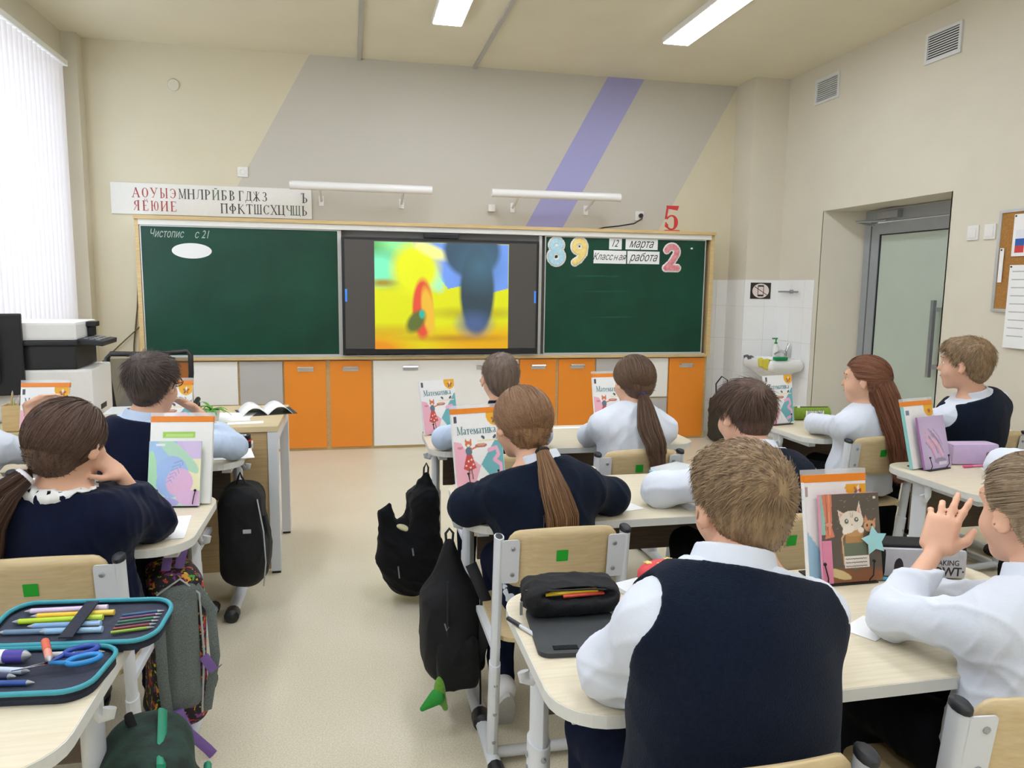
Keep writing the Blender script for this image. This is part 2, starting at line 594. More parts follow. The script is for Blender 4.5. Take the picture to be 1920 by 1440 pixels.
def floor_material():
    m = bpy.data.materials.new('linoleum')
    m.use_nodes = True
    N, L = m.node_tree.nodes, m.node_tree.links
    b = N['Principled BSDF']
    tc = N.new('ShaderNodeTexCoord')
    n1 = N.new('ShaderNodeTexNoise'); n1.inputs['Scale'].default_value = 2.2; n1.inputs['Detail'].default_value = 6
    n2 = N.new('ShaderNodeTexNoise'); n2.inputs['Scale'].default_value = 190; n2.inputs['Detail'].default_value = 3
    L.new(tc.outputs['Object'], n1.inputs['Vector']); L.new(tc.outputs['Object'], n2.inputs['Vector'])
    r1 = N.new('ShaderNodeValToRGB')
    r1.color_ramp.elements[0].position = 0.35; r1.color_ramp.elements[0].color = (*lin('#e2d9c0'), 1)
    r1.color_ramp.elements[1].position = 0.65; r1.color_ramp.elements[1].color = (*lin('#e8dfc8'), 1)
    L.new(n1.outputs['Fac'], r1.inputs['Fac'])
    r2 = N.new('ShaderNodeValToRGB')
    r2.color_ramp.elements[0].position = 0.40; r2.color_ramp.elements[0].color = (0.84, 0.83, 0.80, 1)
    r2.color_ramp.elements[1].position = 0.60; r2.color_ramp.elements[1].color = (1, 1, 1, 1)
    L.new(n2.outputs['Fac'], r2.inputs['Fac'])
    mx = N.new('ShaderNodeMix'); mx.data_type = 'RGBA'; mx.blend_type = 'MULTIPLY'; mx.inputs['Factor'].default_value = 1
    L.new(r1.outputs['Color'], mx.inputs['A']); L.new(r2.outputs['Color'], mx.inputs['B'])
    L.new(mx.outputs['Result'], b.inputs['Base Color'])
    rr = N.new('ShaderNodeMapRange'); rr.inputs['To Min'].default_value = 0.30; rr.inputs['To Max'].default_value = 0.36
    L.new(n1.outputs['Fac'], rr.inputs['Value']); L.new(rr.outputs['Result'], b.inputs['Roughness'])
    b.inputs['Specular IOR Level'].default_value = 0.5
    MATS['linoleum'] = m
    return m
floor_material()

def mural_material():
    """cream wall with a slanted grey field and a slanted lilac stripe painted on it"""
    m = bpy.data.materials.new('mural_wall')
    m.use_nodes = True
    N, L = m.node_tree.nodes, m.node_tree.links
    b = N['Principled BSDF']
    b.inputs['Roughness'].default_value = 0.7
    tc = N.new('ShaderNodeTexCoord')
    sp = N.new('ShaderNodeSeparateXYZ')
    L.new(tc.outputs['Object'], sp.inputs['Vector'])
    def mth(op, a, c):
        n = N.new('ShaderNodeMath'); n.operation = op
        for i, v in enumerate((a, c)):
            if isinstance(v, (int, float)): n.inputs[i].default_value = v
            else: L.new(v, n.inputs[i])
        return n.outputs[0]
    zz = mth('MULTIPLY', mth('SUBTRACT', sp.outputs['Z'], 3.173), 0.552)
    s = mth('SUBTRACT', sp.outputs['X'], zz)
    def band(a, c): return mth('MULTIPLY', mth('GREATER_THAN', s, a), mth('LESS_THAN', s, c))
    grey, lil = band(-0.294, 3.462), band(2.222, 2.56)
    nz = N.new('ShaderNodeTexNoise'); nz.inputs['Scale'].default_value = 3; nz.inputs['Detail'].default_value = 5
    L.new(tc.outputs['Object'], nz.inputs['Vector'])
    def mix(f, a, c):
        n = N.new('ShaderNodeMix'); n.data_type = 'RGBA'
        L.new(f, n.inputs['Factor'])
        for k, v in (('A', a), ('B', c)):
            if isinstance(v, tuple): n.inputs[k].default_value = v
            else: L.new(v, n.inputs[k])
        return n.outputs['Result']
    base = mix(nz.outputs['Fac'], (*lin('#e0d8c0'), 1), (*lin('#dad0b4'), 1))
    c1 = mix(grey, base, (*lin('#cbc6ba'), 1))
    c2 = mix(lil, c1, (*lin('#a8a6d4'), 1))
    L.new(c2, b.inputs['Base Color'])
    MATS['mural_wall'] = m
mural_material()

def struct(name, mb, m, parent=None, smooth=False):
    o = mb.build(name, m, parent, smooth)
    if parent is None: o['kind'] = 'structure'
    return o

T = 0.12
struct('floor', MB().box(XL - 0.5, XRW + 1.6, YB - T, YF + T, -0.1, 0), 'linoleum')
struct('ceiling', MB().box(XL - T, XRW + T, YB - T, YF + T, HC, HC + 0.1), 'ceiling_paint')
struct('wall_front', MB().box(XL - T, XRW + T, YF, YF + T, 0, HC), 'mural_wall')
struct('wall_back', MB().box(XL - T, XRW + T, YB - T, YB, 0, HC), 'wall_paint')
wl_ = MB()
ys = [YB] + [v for w in WIN for v in w] + [YF]
for i in range(0, len(ys), 2):
    wl_.box(XL - 0.35, XL, ys[i], ys[i + 1], WZ0, WZ1)
wl_.box(XL - 0.35, XL, YB, YF, 0, WZ0).box(XL - 0.35, XL, YB, YF, WZ1, HC)
struct('wall_left', wl_, 'wall_paint')
# right wall with splayed door niche
DY0, DY1, DZ = 4.22, 5.56, 1.992
DX = 4.09
DF0, DF1 = 4.33, 5.44
wr = MB()
wr.box(XRW, XRW + 0.42, YB, DY0, 0, HC)
wr.box(XRW, XRW + 0.42, DY1 + 0.002, YF, 0, HC)
wr.box(XRW, XRW + 0.42, DY0, DY1 + 0.002, DZ, HC)
wr.prism([(XRW, DY1), (DX + 0.1, DF1), (DX + 0.1, DY1 + 0.01), (XRW, DY1 + 0.01)], 0, DZ)       # far reveal, splayed
wr.prism([(XRW, DY0 - 0.01), (DX + 0.1, DY0 - 0.01), (DX + 0.1, DF0), (XRW, DY0)], 0, DZ)
struct('wall_right', wr, 'wall_paint')
struct('wall_corridor', MB().box(5.2, 5.3, 3.4, 6.6, 0, 2.6), 'wall_paint')

# corner pilaster and pipe casing
struct('trim_1', MB().box(3.454, XRW, 6.16, YF, 0, HC), 'wall_paint')
struct('trim_2', MB().box(XL, XL + 0.10, 6.36, YF, 0, HC), 'wall_paint')
struct('baseboard_right', MB().box(XRW - 0.012, XRW, YB, DY0 - 0.02, 0, 0.07), 'baseboard')
struct('baseboard_left', MB().box(XL, XL + 0.012, YB, 6.36, 0, 0.07), 'baseboard')
struct('baseboard_back', MB().box(XL, XRW, YB, YB + 0.012, 0, 0.07), 'baseboard')

# ------------------------------------------------------------------ glazed white tiling round the wash basin
def tile_field(name, origin, ux, wid, hgt, tw, th, nrm):
    o = Vector(origin); ux = Vector(ux); uz = Vector((0, 0, 1)); n = Vector(nrm)
    M = FR(o, ux, uz)
    base = MB().box(0, wid, 0, hgt, 0.0005, 0.004, M)
    root = base.build(name, 'grout')
    root['kind'] = 'structure'
    share = {}
    y = 0
    while y < hgt - 0.01:
        x = 0
        hh = min(th, hgt - y)
        while x < wid - 0.01:
            ww = min(tw, wid - x)
            key = (round(ww, 3), round(hh, 3))
            if key not in share:
                t = MB().box(0.0009, ww - 0.0009, 0.0009, hh - 0.0009, 0.004, 0.008).build('tile', 'tile_white', root)
                share[key] = t
            else:
                t = share[key].copy(); COL.objects.link(t); t.parent = root
            t.matrix_local = M @ Matrix.Translation((x, y, 0))
            x += tw
        y += th
    return root
TZ = 1.437
tile_field('trim_3', (3.14, YF, 0), (1, 0, 0), 0.314, TZ, 0.2, 0.3, (0, -1, 0))
tile_field('trim_4', (3.454, YF, 0), (0, -1, 0), 0.324, TZ, 0.2, 0.3, (-1, 0, 0))
tile_field('trim_5', (3.446, 6.16, 0), (1, 0, 0), 0.34, TZ, 0.2, 0.3, (0, -1, 0))
tile_field('trim_6', (XRW, 6.152, 0), (0, -1, 0), 0.53, TZ, 0.2, 0.3, (-1, 0, 0))

# ------------------------------------------------------------------ windows, frames and vertical blinds
mat('window_frame', '#f2f2f0', 0.4, noise=0.03)
def glass_mat():
    m = bpy.data.materials.new('window_glass'); m.use_nodes = True
    N, L = m.node_tree.nodes, m.node_tree.links
    for n in list(N):
        if n.type != 'OUTPUT_MATERIAL': N.remove(n)
    out = [n for n in N if n.type == 'OUTPUT_MATERIAL'][0]
    t = N.new('ShaderNodeBsdfTransparent'); t.inputs['Color'].default_value = (0.96, 0.98, 1, 1)
    g = N.new('ShaderNodeBsdfGlossy'); g.inputs['Roughness'].default_value = 0.03
    x = N.new('ShaderNodeMixShader'); x.inputs['Fac'].default_value = 0.06
    L.new(t.outputs[0], x.inputs[1]); L.new(g.outputs[0], x.inputs[2]); L.new(x.outputs[0], out.inputs['Surface'])
    MATS['window_glass'] = m
glass_mat()
def blind_mat():
    m = bpy.data.materials.new('blind_fabric'); m.use_nodes = True
    N, L = m.node_tree.nodes, m.node_tree.links
    for n in list(N):
        if n.type != 'OUTPUT_MATERIAL': N.remove(n)
    out = [n for n in N if n.type == 'OUTPUT_MATERIAL'][0]
    d = N.new('ShaderNodeBsdfDiffuse'); t = N.new('ShaderNodeBsdfTranslucent')
    tc = N.new('ShaderNodeTexCoord'); nz = N.new('ShaderNodeTexNoise'); nz.inputs['Scale'].default_value = 60
    mp = N.new('ShaderNodeMapping'); mp.inputs['Scale'].default_value = (1, 6, 0.3)
    L.new(tc.outputs['Object'], mp.inputs['Vector']); L.new(mp.outputs['Vector'], nz.inputs['Vector'])
    mx = N.new('ShaderNodeMix'); mx.data_type = 'RGBA'
    mx.inputs['A'].default_value = (*lin('#f4efee'), 1); mx.inputs['B'].default_value = (*lin('#e9e2e4'), 1)
    L.new(nz.outputs['Fac'], mx.inputs['Factor'])
    L.new(mx.outputs['Result'], d.inputs['Color']); L.new(mx.outputs['Result'], t.inputs['Color'])
    x = N.new('ShaderNodeMixShader'); x.inputs['Fac'].default_value = 0.34
    L.new(d.outputs[0], x.inputs[1]); L.new(t.outputs[0], x.inputs[2]); L.new(x.outputs[0], out.inputs['Surface'])
    MATS['blind_fabric'] = m
blind_mat()
mat('chain_white', '#f0f0f0', 0.5, noise=0.02)
slat_shared = {}
for k, (y0, y1) in enumerate(WIN):
    w = MB()
    xf0, xf1 = XL - 0.27, XL - 0.21
    for (a, b_, c, d_) in ((y0, y1, WZ0, WZ0 + 0.06), (y0, y1, WZ1 - 0.06, WZ1), (y0, y0 + 0.06, WZ0, WZ1), (y1 - 0.06, y1, WZ0, WZ1)):
        w.box(xf0, xf1, a, b_, c, d_)
    ym = (y0 + y1) / 2
    w.box(xf0, xf1, ym - 0.04, ym + 0.04, WZ0, WZ1)
    win = w.build('window_%d' % (k + 1), 'window_frame')
    win['kind'] = 'structure'
    for (a, b_) in ((y0 + 0.06, ym - 0.04), (ym + 0.04, y1 - 0.06)):
        MB().box(XL - 0.245, XL - 0.235, a, b_, WZ0 + 0.06, WZ1 - 0.06).build('window_pane', 'window_glass', win)
    MB().box(XL - 0.20, XL + 0.05, y0 - 0.02, y1 + 0.02, WZ0 - 0.045, WZ0 - 0.005).build('window_sill', 'window_frame', win)
    # vertical blinds hanging in the room in front of the window
    bl = empty('vertical_blind', (XL + 0.075, (y0 + y1) / 2, 0), 0,
               ['white vertical blind on the window at the back of the room', 'white vertical blind on the middle window of the left wall',
                'white vertical blind drawn over the window beside the printer'][k], 'blind', 'window blinds')
    hl = (y1 - y0) / 2 + 0.07
    MB().box(-0.03, 0.03, -hl, hl, 2.875, 2.912).build('head_rail', 'window_frame', bl)
    pitch = 0.075
    n = int(2 * hl / pitch)
    if 'slat' not in slat_shared:
        V = []
        Fq = []
        for zi, z in enumerate((1.01, 2.0, 2.87)):
            for j in range(5):
                u = (j / 4 - 0.5) * 0.089
                V.append((0.006 * math.cos(u / 0.0445 * 1.4), u, z))
        for zi in range(2):
            for j in range(4):
                a = zi * 5 + j
                Fq.append((a, a + 1, a + 6, a + 5))
        s0 = mesh_np('slat', np.array(V), np.array(Fq), 'blind_fabric', bl)
        slat_shared['slat'] = s0.data
        s0.location = (0, -hl + pitch * 0.5, 0); s0.rotation_euler = (0, 0, math.radians(-24))
        start = 1
    else:
        start = 0
    for i in range(start, n):
        s = bpy.data.objects.new('slat', slat_shared['slat'])
        COL.objects.link(s); s.parent = bl
        s.location = (0, -hl + pitch * (i + 0.5), 0)
        s.rotation_euler = (0, 0, math.radians(-24 + random.uniform(-3, 3)))
    if k == 2:
        MB().tube([(0.01, -hl + 0.01, 1.02), (0.012, 0, 1.014), (0.01, hl - 0.01, 1.02)], 0.002, 6).build('bottom_chain', 'chain_white', bl)

# ------------------------------------------------------------------ door in the niche
door = empty('door_1', (DX, (DF0 + DF1) / 2, 0)); door['kind'] = 'structure'
hw = (DF1 - DF0) / 2
fz = DZ - 0.01
MB().box(0, 0.06, -hw, -hw + 0.07, 0, fz).box(0, 0.06, hw - 0.07, hw, 0, fz).box(0, 0.06, -hw + 0.07, hw - 0.07, fz - 0.09, fz).build('door_frame', 'alu_door', door)
leaf = MB()
a0, a1, z1 = -hw + 0.078, hw - 0.078, fz - 0.098
leaf.box(0.006, 0.05, a0, a0 + 0.11, 0.01, z1).box(0.006, 0.05, a1 - 0.09, a1, 0.01, z1).box(0.006, 0.05, a0 + 0.11, a1 - 0.09, z1 - 0.09, z1).box(0.006, 0.05, a0 + 0.11, a1 - 0.09, 0.01, 0.22)
lf = leaf.build('door_leaf', 'alu_door', door)
MB().box(0.02, 0.034, a0 + 0.108, a1 - 0.088, 0.218, z1 - 0.088).build('glass_pane', 'frosted', lf)
gk = MB()
g0, g1, gz0, gz1 = a0 + 0.11, a1 - 0.09, 0.22, z1 - 0.09
for (p, q, r, s) in ((g0, g0 + 0.008, gz0, gz1), (g1 - 0.008, g1, gz0, gz1), (g0, g1, gz0, gz0 + 0.008), (g0, g1, gz1 - 0.008, gz1)):
    gk.box(0.012, 0.02, p, q, r, s)
gk.build('gasket', 'black_plastic', lf)
hd = MB()
hy = a0 + 0.17
hd.box(-0.055, -0.03, hy, hy + 0.028, 0.74, 1.29)
for z in (0.80, 1.21): hd.box(-0.035, 0.02, hy - 0.06, hy + 0.014, z, z + 0.03)
hd.build('pull_handle', 'grey_metal', lf)
MB().box(-0.008, 0.008, a0 + 0.03, a0 + 0.07, 0.93, 1.05, bev=0.004).box(-0.02, -0.006, a0 + 0.04, a0 + 0.06, 0.975, 1.01).build('lock', 'grey_metal', lf)
MB().box(-0.05, 0.005, a1 - 0.34, a1 - 0.12, fz - 0.075, fz - 0.02, bev=0.004).build('door_closer', 'grey_metal', door)
MB().tube([(-0.03, a1 - 0.2, fz - 0.09), (-0.16, a1 - 0.02, fz - 0.09), (-0.03, a1 - 0.07, fz - 0.12)], 0.009, 8).build('closer_arm', 'grey_metal', door)

# ------------------------------------------------------------------ ventilation grilles on the right wall
mat('vent_white', '#dedfde', 0.5, noise=0.03)
mat('vent_dark', '#4d5053', 0.8, noise=0.2)
for i, (y0, y1, z0, z1, lab) in enumerate(((5.455, 5.765, 2.862, 3.062, 'square white ventilation grille with dark slots above the door niche'),
                                          (4.24, 4.545, 2.85, 3.045, 'square white ventilation grille set further from the sink corner'))):
    v = empty('ventilation_grille', (XRW, (y0 + y1) / 2, (z0 + z1) / 2), 0, lab, 'vent')
    a, b_ = (y1 - y0) / 2, (z1 - z0) / 2
    MB().box(-0.003, -0.0005, -a + 0.015, a - 0.015, -b_ + 0.015, b_ - 0.015).build('duct_mesh', 'vent_dark', v)
    f = MB()
    for (p, q, r, s) in ((-a, a, -b_, -b_ + 0.02), (-a, a, b_ - 0.02, b_), (-a, -a + 0.02, -b_ + 0.02, b_ - 0.02), (a - 0.02, a, -b_ + 0.02, b_ - 0.02)):
        f.box(-0.014, -0.0005, p, q, r, s)
    f.build('grille_frame', 'vent_white', v)
    sd = None
    for k in range(10):
        z = -b_ + 0.028 + k * (2 * b_ - 0.05) / 9.3
        if sd is None:
            s = MB().box(-0.012, -0.003, -a + 0.02, a - 0.02, -0.0032, 0.0032).build('slat', 'vent_white', v)
            sd = s
        else:
            s = sd.copy(); COL.objects.link(s); s.parent = v
        s.location = (0, 0, z)
        s.rotation_euler = (0, 0.5 if i == 0 else -0.35, 0)

# ------------------------------------------------------------------ ceiling lights and rails
mat('led_panel', '#ecf3ff', 0.4, emit=14.0)
mat('fixture_white', '#f0efe9', 0.5, noise=0.02)
proto = None
for (x, y0, y1, lab) in ((0.677, 4.2, 5.395, 'long LED ceiling light between the two grey rails near the screen'), (2.36, 4.2, 5.39, 'long LED ceiling light on the door side near the ventilation grilles'),
                         (-1.0, 3.4, 4.6, 'long LED ceiling light above the teacher desk'), (0.677, 1.5, 2.7, 'long LED ceiling light above the girl in the navy jumper'), (2.36, 1.5, 2.7, 'long LED ceiling light above the lavender pencil case'),
                         (-1.0, 0.9, 2.1, 'long LED ceiling light above the girl with the lace collar'), (0.677, -1.2, 0.0, 'long LED ceiling light at the back of the room between the rails'), (2.36, -1.2, 0.0, 'long LED ceiling light at the back of the room on the door side'), (-1.0, -1.6, -0.4, 'long LED ceiling light at the back of the room by the windows')):
    if proto is None:
        r = empty('ceiling_light', (x, (y0 + y1) / 2, HC), 0, lab, 'ceiling light', 'LED ceiling lights')
        MB().box(-0.105, 0.105, -0.6, 0.6, -0.045, -0.0005, bev=0.006).build('housing', 'fixture_white', r)
        MB().box(-0.095, 0.095, -0.59, 0.59, -0.049, -0.0455).build('diffuser', 'led_panel', r)
        proto = r
    else:
        r = copy_tree(proto)
        r.location = (x, (y0 + y1) / 2, HC)
        r['label'] = lab
for x, lab in ((0.097, 'grey ceiling rail running towards the screen'), (1.046, 'grey ceiling rail between the two light fixtures')):
    r = MB().box(x - 0.016, x + 0.016, YB + 0.02, YF - 0.002, HC - 0.018, HC - 0.0005, bev=0.003).build('ceiling_rail', 'rail_grey')
    tag(r, lab, 'rail')
# ------------------------------------------------------------------ teaching wall: cabinets, chalkboards, interactive panel
YU = 6.184
mat('orange_laminate', '#f0902a', 0.38, noise=0.04, nscale=4)
mat('ivory_laminate', '#f3f0ea', 0.38, noise=0.03, nscale=4)
mat('grey_laminate', '#bdb9b6', 0.4, noise=0.03, nscale=4)
mat('oak_trim', '#dcc08c', 0.45, col2='#cdae78', nscale=4, stretch=(2, 20, 30))
mat('rail_white', '#e9e6de', 0.4, noise=0.03)
mat('board_green', '#134b38', 0.36, spec=0.35, col2='#0f3c2d', nscale=3, bump=0.02, bscale=300)
mat('alu_light', '#d9dadb', 0.3, 0.5, noise=0.04)
mat('toe_dark', '#3a3028', 0.7, noise=0.2)

def cabinet(x0, x1, cells, lab):
    """cells: list of (door x0, x1, z0, z1, material, handle xs)"""
    c = empty('wall_cabinet', ((x0 + x1) / 2, YU, 0), 0, lab, 'cabinet', 'low cabinets under the chalkboards')
    ox = (x0 + x1) / 2
    body = MB().box(x0 - ox, x1 - ox, 0.018, YF - YU - 0.002, 0.0, 0.748)
    body.build('cabinet_body', 'oak_trim', c)
    for (a, b_, z0, z1, m, hs) in cells:
        d = MB().box(a - ox, b_ - ox, 0.0, 0.0175, z0, z1, bev=0.0015).build('door', m, c)
        for hx in hs:
            h = MB()
            h.box(hx - ox - 0.062, hx - ox + 0.062, -0.0025, -0.0003, 0.652, 0.69)
            hp = h.build('handle_plate', 'alu_light', d)
            MB().tube([(hx - ox - 0.06, -0.0025, 0.683), (hx - ox - 0.06, -0.022, 0.683), (hx - ox + 0.06, -0.022, 0.683), (hx - ox + 0.06, -0.0025, 0.683)], 0.006, 8).build('handle', 'chrome', d)
    return c
O, I, G = 'orange_laminate', 'ivory_laminate', 'grey_laminate'
ZD0, ZD1 = 0.025, 0.736
cabinet(-1.57, -1.221, [(-1.53, -1.229, ZD0, ZD1, O, [-1.38])], 'orange-door cabinet at the window end, half hidden by the mesh office chair')
cabinet(-1.220, -0.536, [(-1.213, -0.882, 0.392, ZD1, I, []), (-0.866, -0.543, 0.392, ZD1, G, []), (-1.213, -0.882, ZD0, 0.378, G, []), (-0.866, -0.543, ZD0, 0.378, I, [])], 'four-door ivory and grey cabinet behind the teacher desk')
cabinet(-0.535, -0.188, [(-0.527, -0.204, ZD0, ZD1, O, [-0.362])], 'orange-door cabinet next to the ivory and grey doors behind the teacher desk')
cabinet(-0.187, 0.164, [(-0.171, 0.156, ZD0, ZD1, O, [-0.008])], 'orange-door cabinet beside the wide ivory flap, on the teacher desk side')
cabinet(0.165, 1.396, [(0.173, 1.388, ZD0, ZD1, I, [0.475, 1.09])], 'wide ivory cabinet with two handles under the screen')
cabinet(1.397, 1.733, [(1.404, 1.72, ZD0, ZD1, O, [1.565])], 'orange-door cabinet touching the wide ivory flap, on the sink side')
cabinet(1.734, 2.078, [(1.748, 2.071, ZD0, ZD1, O, [1.912])], 'orange-door cabinet beside the grey and ivory doors near the sink')
cabinet(2.079, 2.761, [(2.086, 2.412, 0.392, ZD1, G, []), (2.426, 2.754, 0.392, ZD1, I, []), (2.086, 2.412, ZD0, 0.378, I, []), (2.426, 2.754, ZD0, 0.378, G, [])], 'four-door grey and ivory cabinet next to the last orange door by the sink')
cabinet(2.762, 3.135, [(2.769, 3.104, ZD0, ZD1, O, [2.93])], 'end orange-door cabinet nearest the sink')

# surround of the boards
sr = empty('board_surround', (0.78, YU, 0), 0, 'pale wood surround framing the chalkboards and screen', 'frame')
ox = 0.78
MB().box(-1.575 - ox, 3.14 - ox, -0.03, YF - YU - 0.002, 0.7485, 0.772, bev=0.003).build('ledge', 'oak_trim', sr)
MB().box(-1.575 - ox, 3.14 - ox, -0.045, YF - YU - 0.002, 1.818, 1.845, bev=0.003).build('top_shelf', 'oak_trim', sr)
for (a, b_) in ((-1.575, -1.545), (3.105, 3.14)):
    MB().box(a - ox, b_ - ox, -0.02, YF - YU - 0.002, 0.7725, 1.8175, bev=0.002).build('side_panel', 'oak_trim', sr)
MB().box(-1.545 - ox, 3.105 - ox, -0.03, 0.01, 1.777, 1.8175).build('rail_cover', 'rail_white', sr)
MB().box(-1.545 - ox, 3.105 - ox, 0.09, 0.11, 0.7725, 1.8175).build('back_panel', 'grey_laminate', sr)
for x in (-0.079, 1.567): MB().box(x - 0.012 - ox, x + 0.012 - ox, 0.0, 0.09, 0.7725, 1.777).build('divider', 'alu_light', sr)
MB().box(-1.53 - ox, 3.09 - ox, -0.024, -0.004, 0.7722, 0.782).build('chalk_tray', 'alu_light', sr)

def chalkboard(x0, x1, lab):
    c = empty('chalkboard', ((x0 + x1) / 2, YU, 0.783), 0, lab, 'chalkboard')
    w = (x1 - x0) / 2
    MB().box(-w, w, -0.004, 0.012, 0.0, 0.993).build('writing_surface', 'board_green', c)
    f = MB()
    for (a, b_, p, q) in ((-w - 0.008, -w, -0.0005, 0.993), (w, w + 0.008, -0.0005, 0.993), (-w, w, 0.985, 0.993), (-w, w, -0.0005, 0.008)):
        f.box(a, b_, -0.0075, 0.012, p, q)
    f.build('aluminium_edge', 'alu_light', c)
    return c
cb1 = chalkboard(-1.535, -0.096, 'green chalkboard with a white oval magnet and chalk handwriting')
cb2 = chalkboard(1.612, 3.058, 'green chalkboard with paper numerals and handwritten cards')
mat('chalk_line', '#b9cbbf', 0.9, noise=0.3, nscale=300)
mat('smudge', '#1c5a45', 0.8, noise=0.3, nscale=60)
Mfront = lambda x, y, z, tilt=0: FR((x, y, z), (math.cos(tilt), 0, math.sin(tilt)), (-math.sin(tilt), 0, math.cos(tilt)))
BY = YU - 0.0045
text_mesh('chalk_writing', 'Чистопис', 0.085, mat('chalk_line', ''), cb1, Matrix.Translation((0, 0, 0)) @ FR((-0.542, -0.0048, 0.93), (1, 0, 0), (0, 0, 1)), shear=0.35, sx=0.62)
text_mesh('chalk_writing', 'с 21', 0.085, mat('chalk_line', ''), cb1, FR((-0.29, -0.0048, 0.93), (1, 0, 0), (0, 0, 1)), shear=0.35, sx=0.7)
for (z, x, w) in ((0.66, -0.32, 0.20), (0.66, -0.12, 0.07), (0.53, -0.18, 0.24), (0.31, -0.1, 0.22)):
    MB().prism([(x - w, 0), (x, -0.004), (x + w, 0.006), (x + w * 0.5, 0.014), (x - w * 0.7, 0.008)], 0, 0.0003, FR((0, -0.0046, z), (1, 0, 0), (0, 0, 1))).build('chalk_smudge', 'smudge', cb2)

mat('magnet_white', '#f1f1ee', 0.5, noise=0.02)
e = MB().prism([(0.143 * math.cos(t * 2 * PI / 40), 0.058 * math.sin(t * 2 * PI / 40)) for t in range(40)], 0, 0.004, FR((-1.18, YU - 0.0046, 1.59), (1, 0, 0), (0, 0, 1))).build('oval_card', 'magnet_white')
tag(e, 'white oval card stuck on the green chalkboard', 'card')
# numerals with a pale border on the right-hand board
def numeral(paths, x, z, rad, c1, c2, lab, nm):
    r = empty('paper_numeral', (x, BY, z), 0, lab, 'numeral', 'paper numerals on the chalkboard')
    for (part, extra, y0, y1, m) in (('border', 0.012, -0.0022, -0.0006, mat('num_border', '#f0e9e4', 0.7, noise=0.03)), ('face', 0.0, -0.0040, -0.0023, mat('num_' + nm, c1, 0.6, col2=c2, nscale=45))):
        S = Sdf(0.005)
        for path in paths:
            for a, b_ in zip(path[:-1], path[1:]): S.cone((a[0], 0, a[1]), (b_[0], 0, b_[1]), rad + extra, rad + extra, 0.002)
        S.grid()
        # the flat card outline: mid-plane slice of the rounded stroke, extruded by a card's thickness
        k = int(np.argmin(np.abs(S.ax[1])))
        ins = S.F[:, k, :] < 0
        gx, gz = S.ax[0], S.ax[2]
        V, Q, ids = [], [], {}
        def vid_(i, j, y):
            key = (i, j, y)
            if key not in ids:
                f = S.F[i, k, j]
                nx = (S.F[min(i + 1, len(gx) - 1), k, j] - S.F[i - 1, k, j]) / (2 * S.h); nz = (S.F[i, k, min(j + 1, len(gz) - 1)] - S.F[i, k, j - 1]) / (2 * S.h)
                on_edge = f > -S.h * 1.2
                sft = -f if on_edge else 0
                ids[key] = len(V); V.append((gx[i] + nx * sft, y, gz[j] + nz * sft))
            return ids[key]
        for i in range(1, len(gx) - 2):
            for j in range(1, len(gz) - 2):
                if ins[i, j] and ins[i + 1, j] and ins[i, j + 1] and ins[i + 1, j + 1]:
                    Q.append([vid_(i, j, y0), vid_(i + 1, j, y0), vid_(i + 1, j + 1, y0), vid_(i, j + 1, y0)])
                    Q.append([vid_(i, j + 1, y1), vid_(i + 1, j + 1, y1), vid_(i + 1, j, y1), vid_(i, j, y1)])
        from collections import Counter
        edges = Counter()
        for q in Q:
            for a, b_ in zip(q, q[1:] + q[:1]): edges[(a, b_)] += 1
        inv_ = {v: kx for kx, v in ids.items()}
        for (a, b_) in list(edges):
            if (b_, a) not in edges and inv_[a][2] == y0:
                ia, ib = inv_[a], inv_[b_]
                Q.append([b_, a, ids[(ia[0], ia[1], y1)], ids[(ib[0], ib[1], y1)]])
        mesh_np(part, np.array(V), np.array(Q), m, r, smooth=False)
    return r
def ring_(cx, cz, rx, rz, a0=0, a1=360, n=20): return [(cx + rx * math.cos(math.radians(a0 + (a1 - a0) * i / n)), cz + rz * math.sin(math.radians(a0 + (a1 - a0) * i / n))) for i in range(n + 1)]
numeral([ring_(0, 0.052, 0.040, 0.036), ring_(0, -0.045, 0.050, 0.050)], 1.703, 1.650, 0.024, '#9fd0e2', '#c9e6ee', 'pale blue paper numeral eight on the chalkboard', 'eight')
numeral([ring_(0, 0.040, 0.045, 0.046), [(0.045, 0.04), (0.038, -0.02), (0.0, -0.07), (-0.038, -0.095)]], 1.905, 1.655, 0.024, '#f0cf6a', '#f7e3a0', 'yellow paper numeral nine on the chalkboard', 'nine')
numeral([ring_(0, 0.045, 0.048, 0.046, 160, -35) + [(0.0, -0.045), (-0.045, -0.092)], [(-0.05, -0.092), (0.058, -0.092)]], 2.745, 1.620, 0.025, '#d86d7b', '#eaa9ae', 'pink paper numeral two on the chalkboard', 'two')
def word_card(x0, x1, z0, z1, s, size, lab, sx=0.75):
    r = empty('word_card', ((x0 + x1) / 2, BY, (z0 + z1) / 2), 0, lab, 'card', 'handwritten cards on the chalkboard')
    w, h = (x1 - x0) / 2, (z1 - z0) / 2
    MB().box(-w, w, -0.0025, -0.0005, -h, h).build('card', 'paper', r)
    # the built-in small letter en has a faulty outline: set a low capital of the same form in its place
    parts, x = [], 0.0
    for piece in s.replace('н', '|H|').split('|'):
        hh = size * (0.80 if piece == 'H' else 1.0)
        o = text_mesh('handwriting', piece, hh, MATS['ink'], r, FR((0, -0.0028, -0.007 if piece == 'H' else 0), (1, 0, 0), (0, 0, 1)), shear=0.45, ext=0.0002, sx=sx, align='LEFT')
        xs = [v.co.x for v in o.data.vertices]
        parts.append((o, x - min(xs)))
        x += max(xs) - min(xs) + 0.004
    for o, dx in parts: o.data.transform(Matrix.Translation((dx - (x - 0.004) / 2, 0, 0)))
    return r
word_card(2.169, 2.283, 1.677, 1.772, '12', 0.085, 'small white card with a faint number above the word cards')
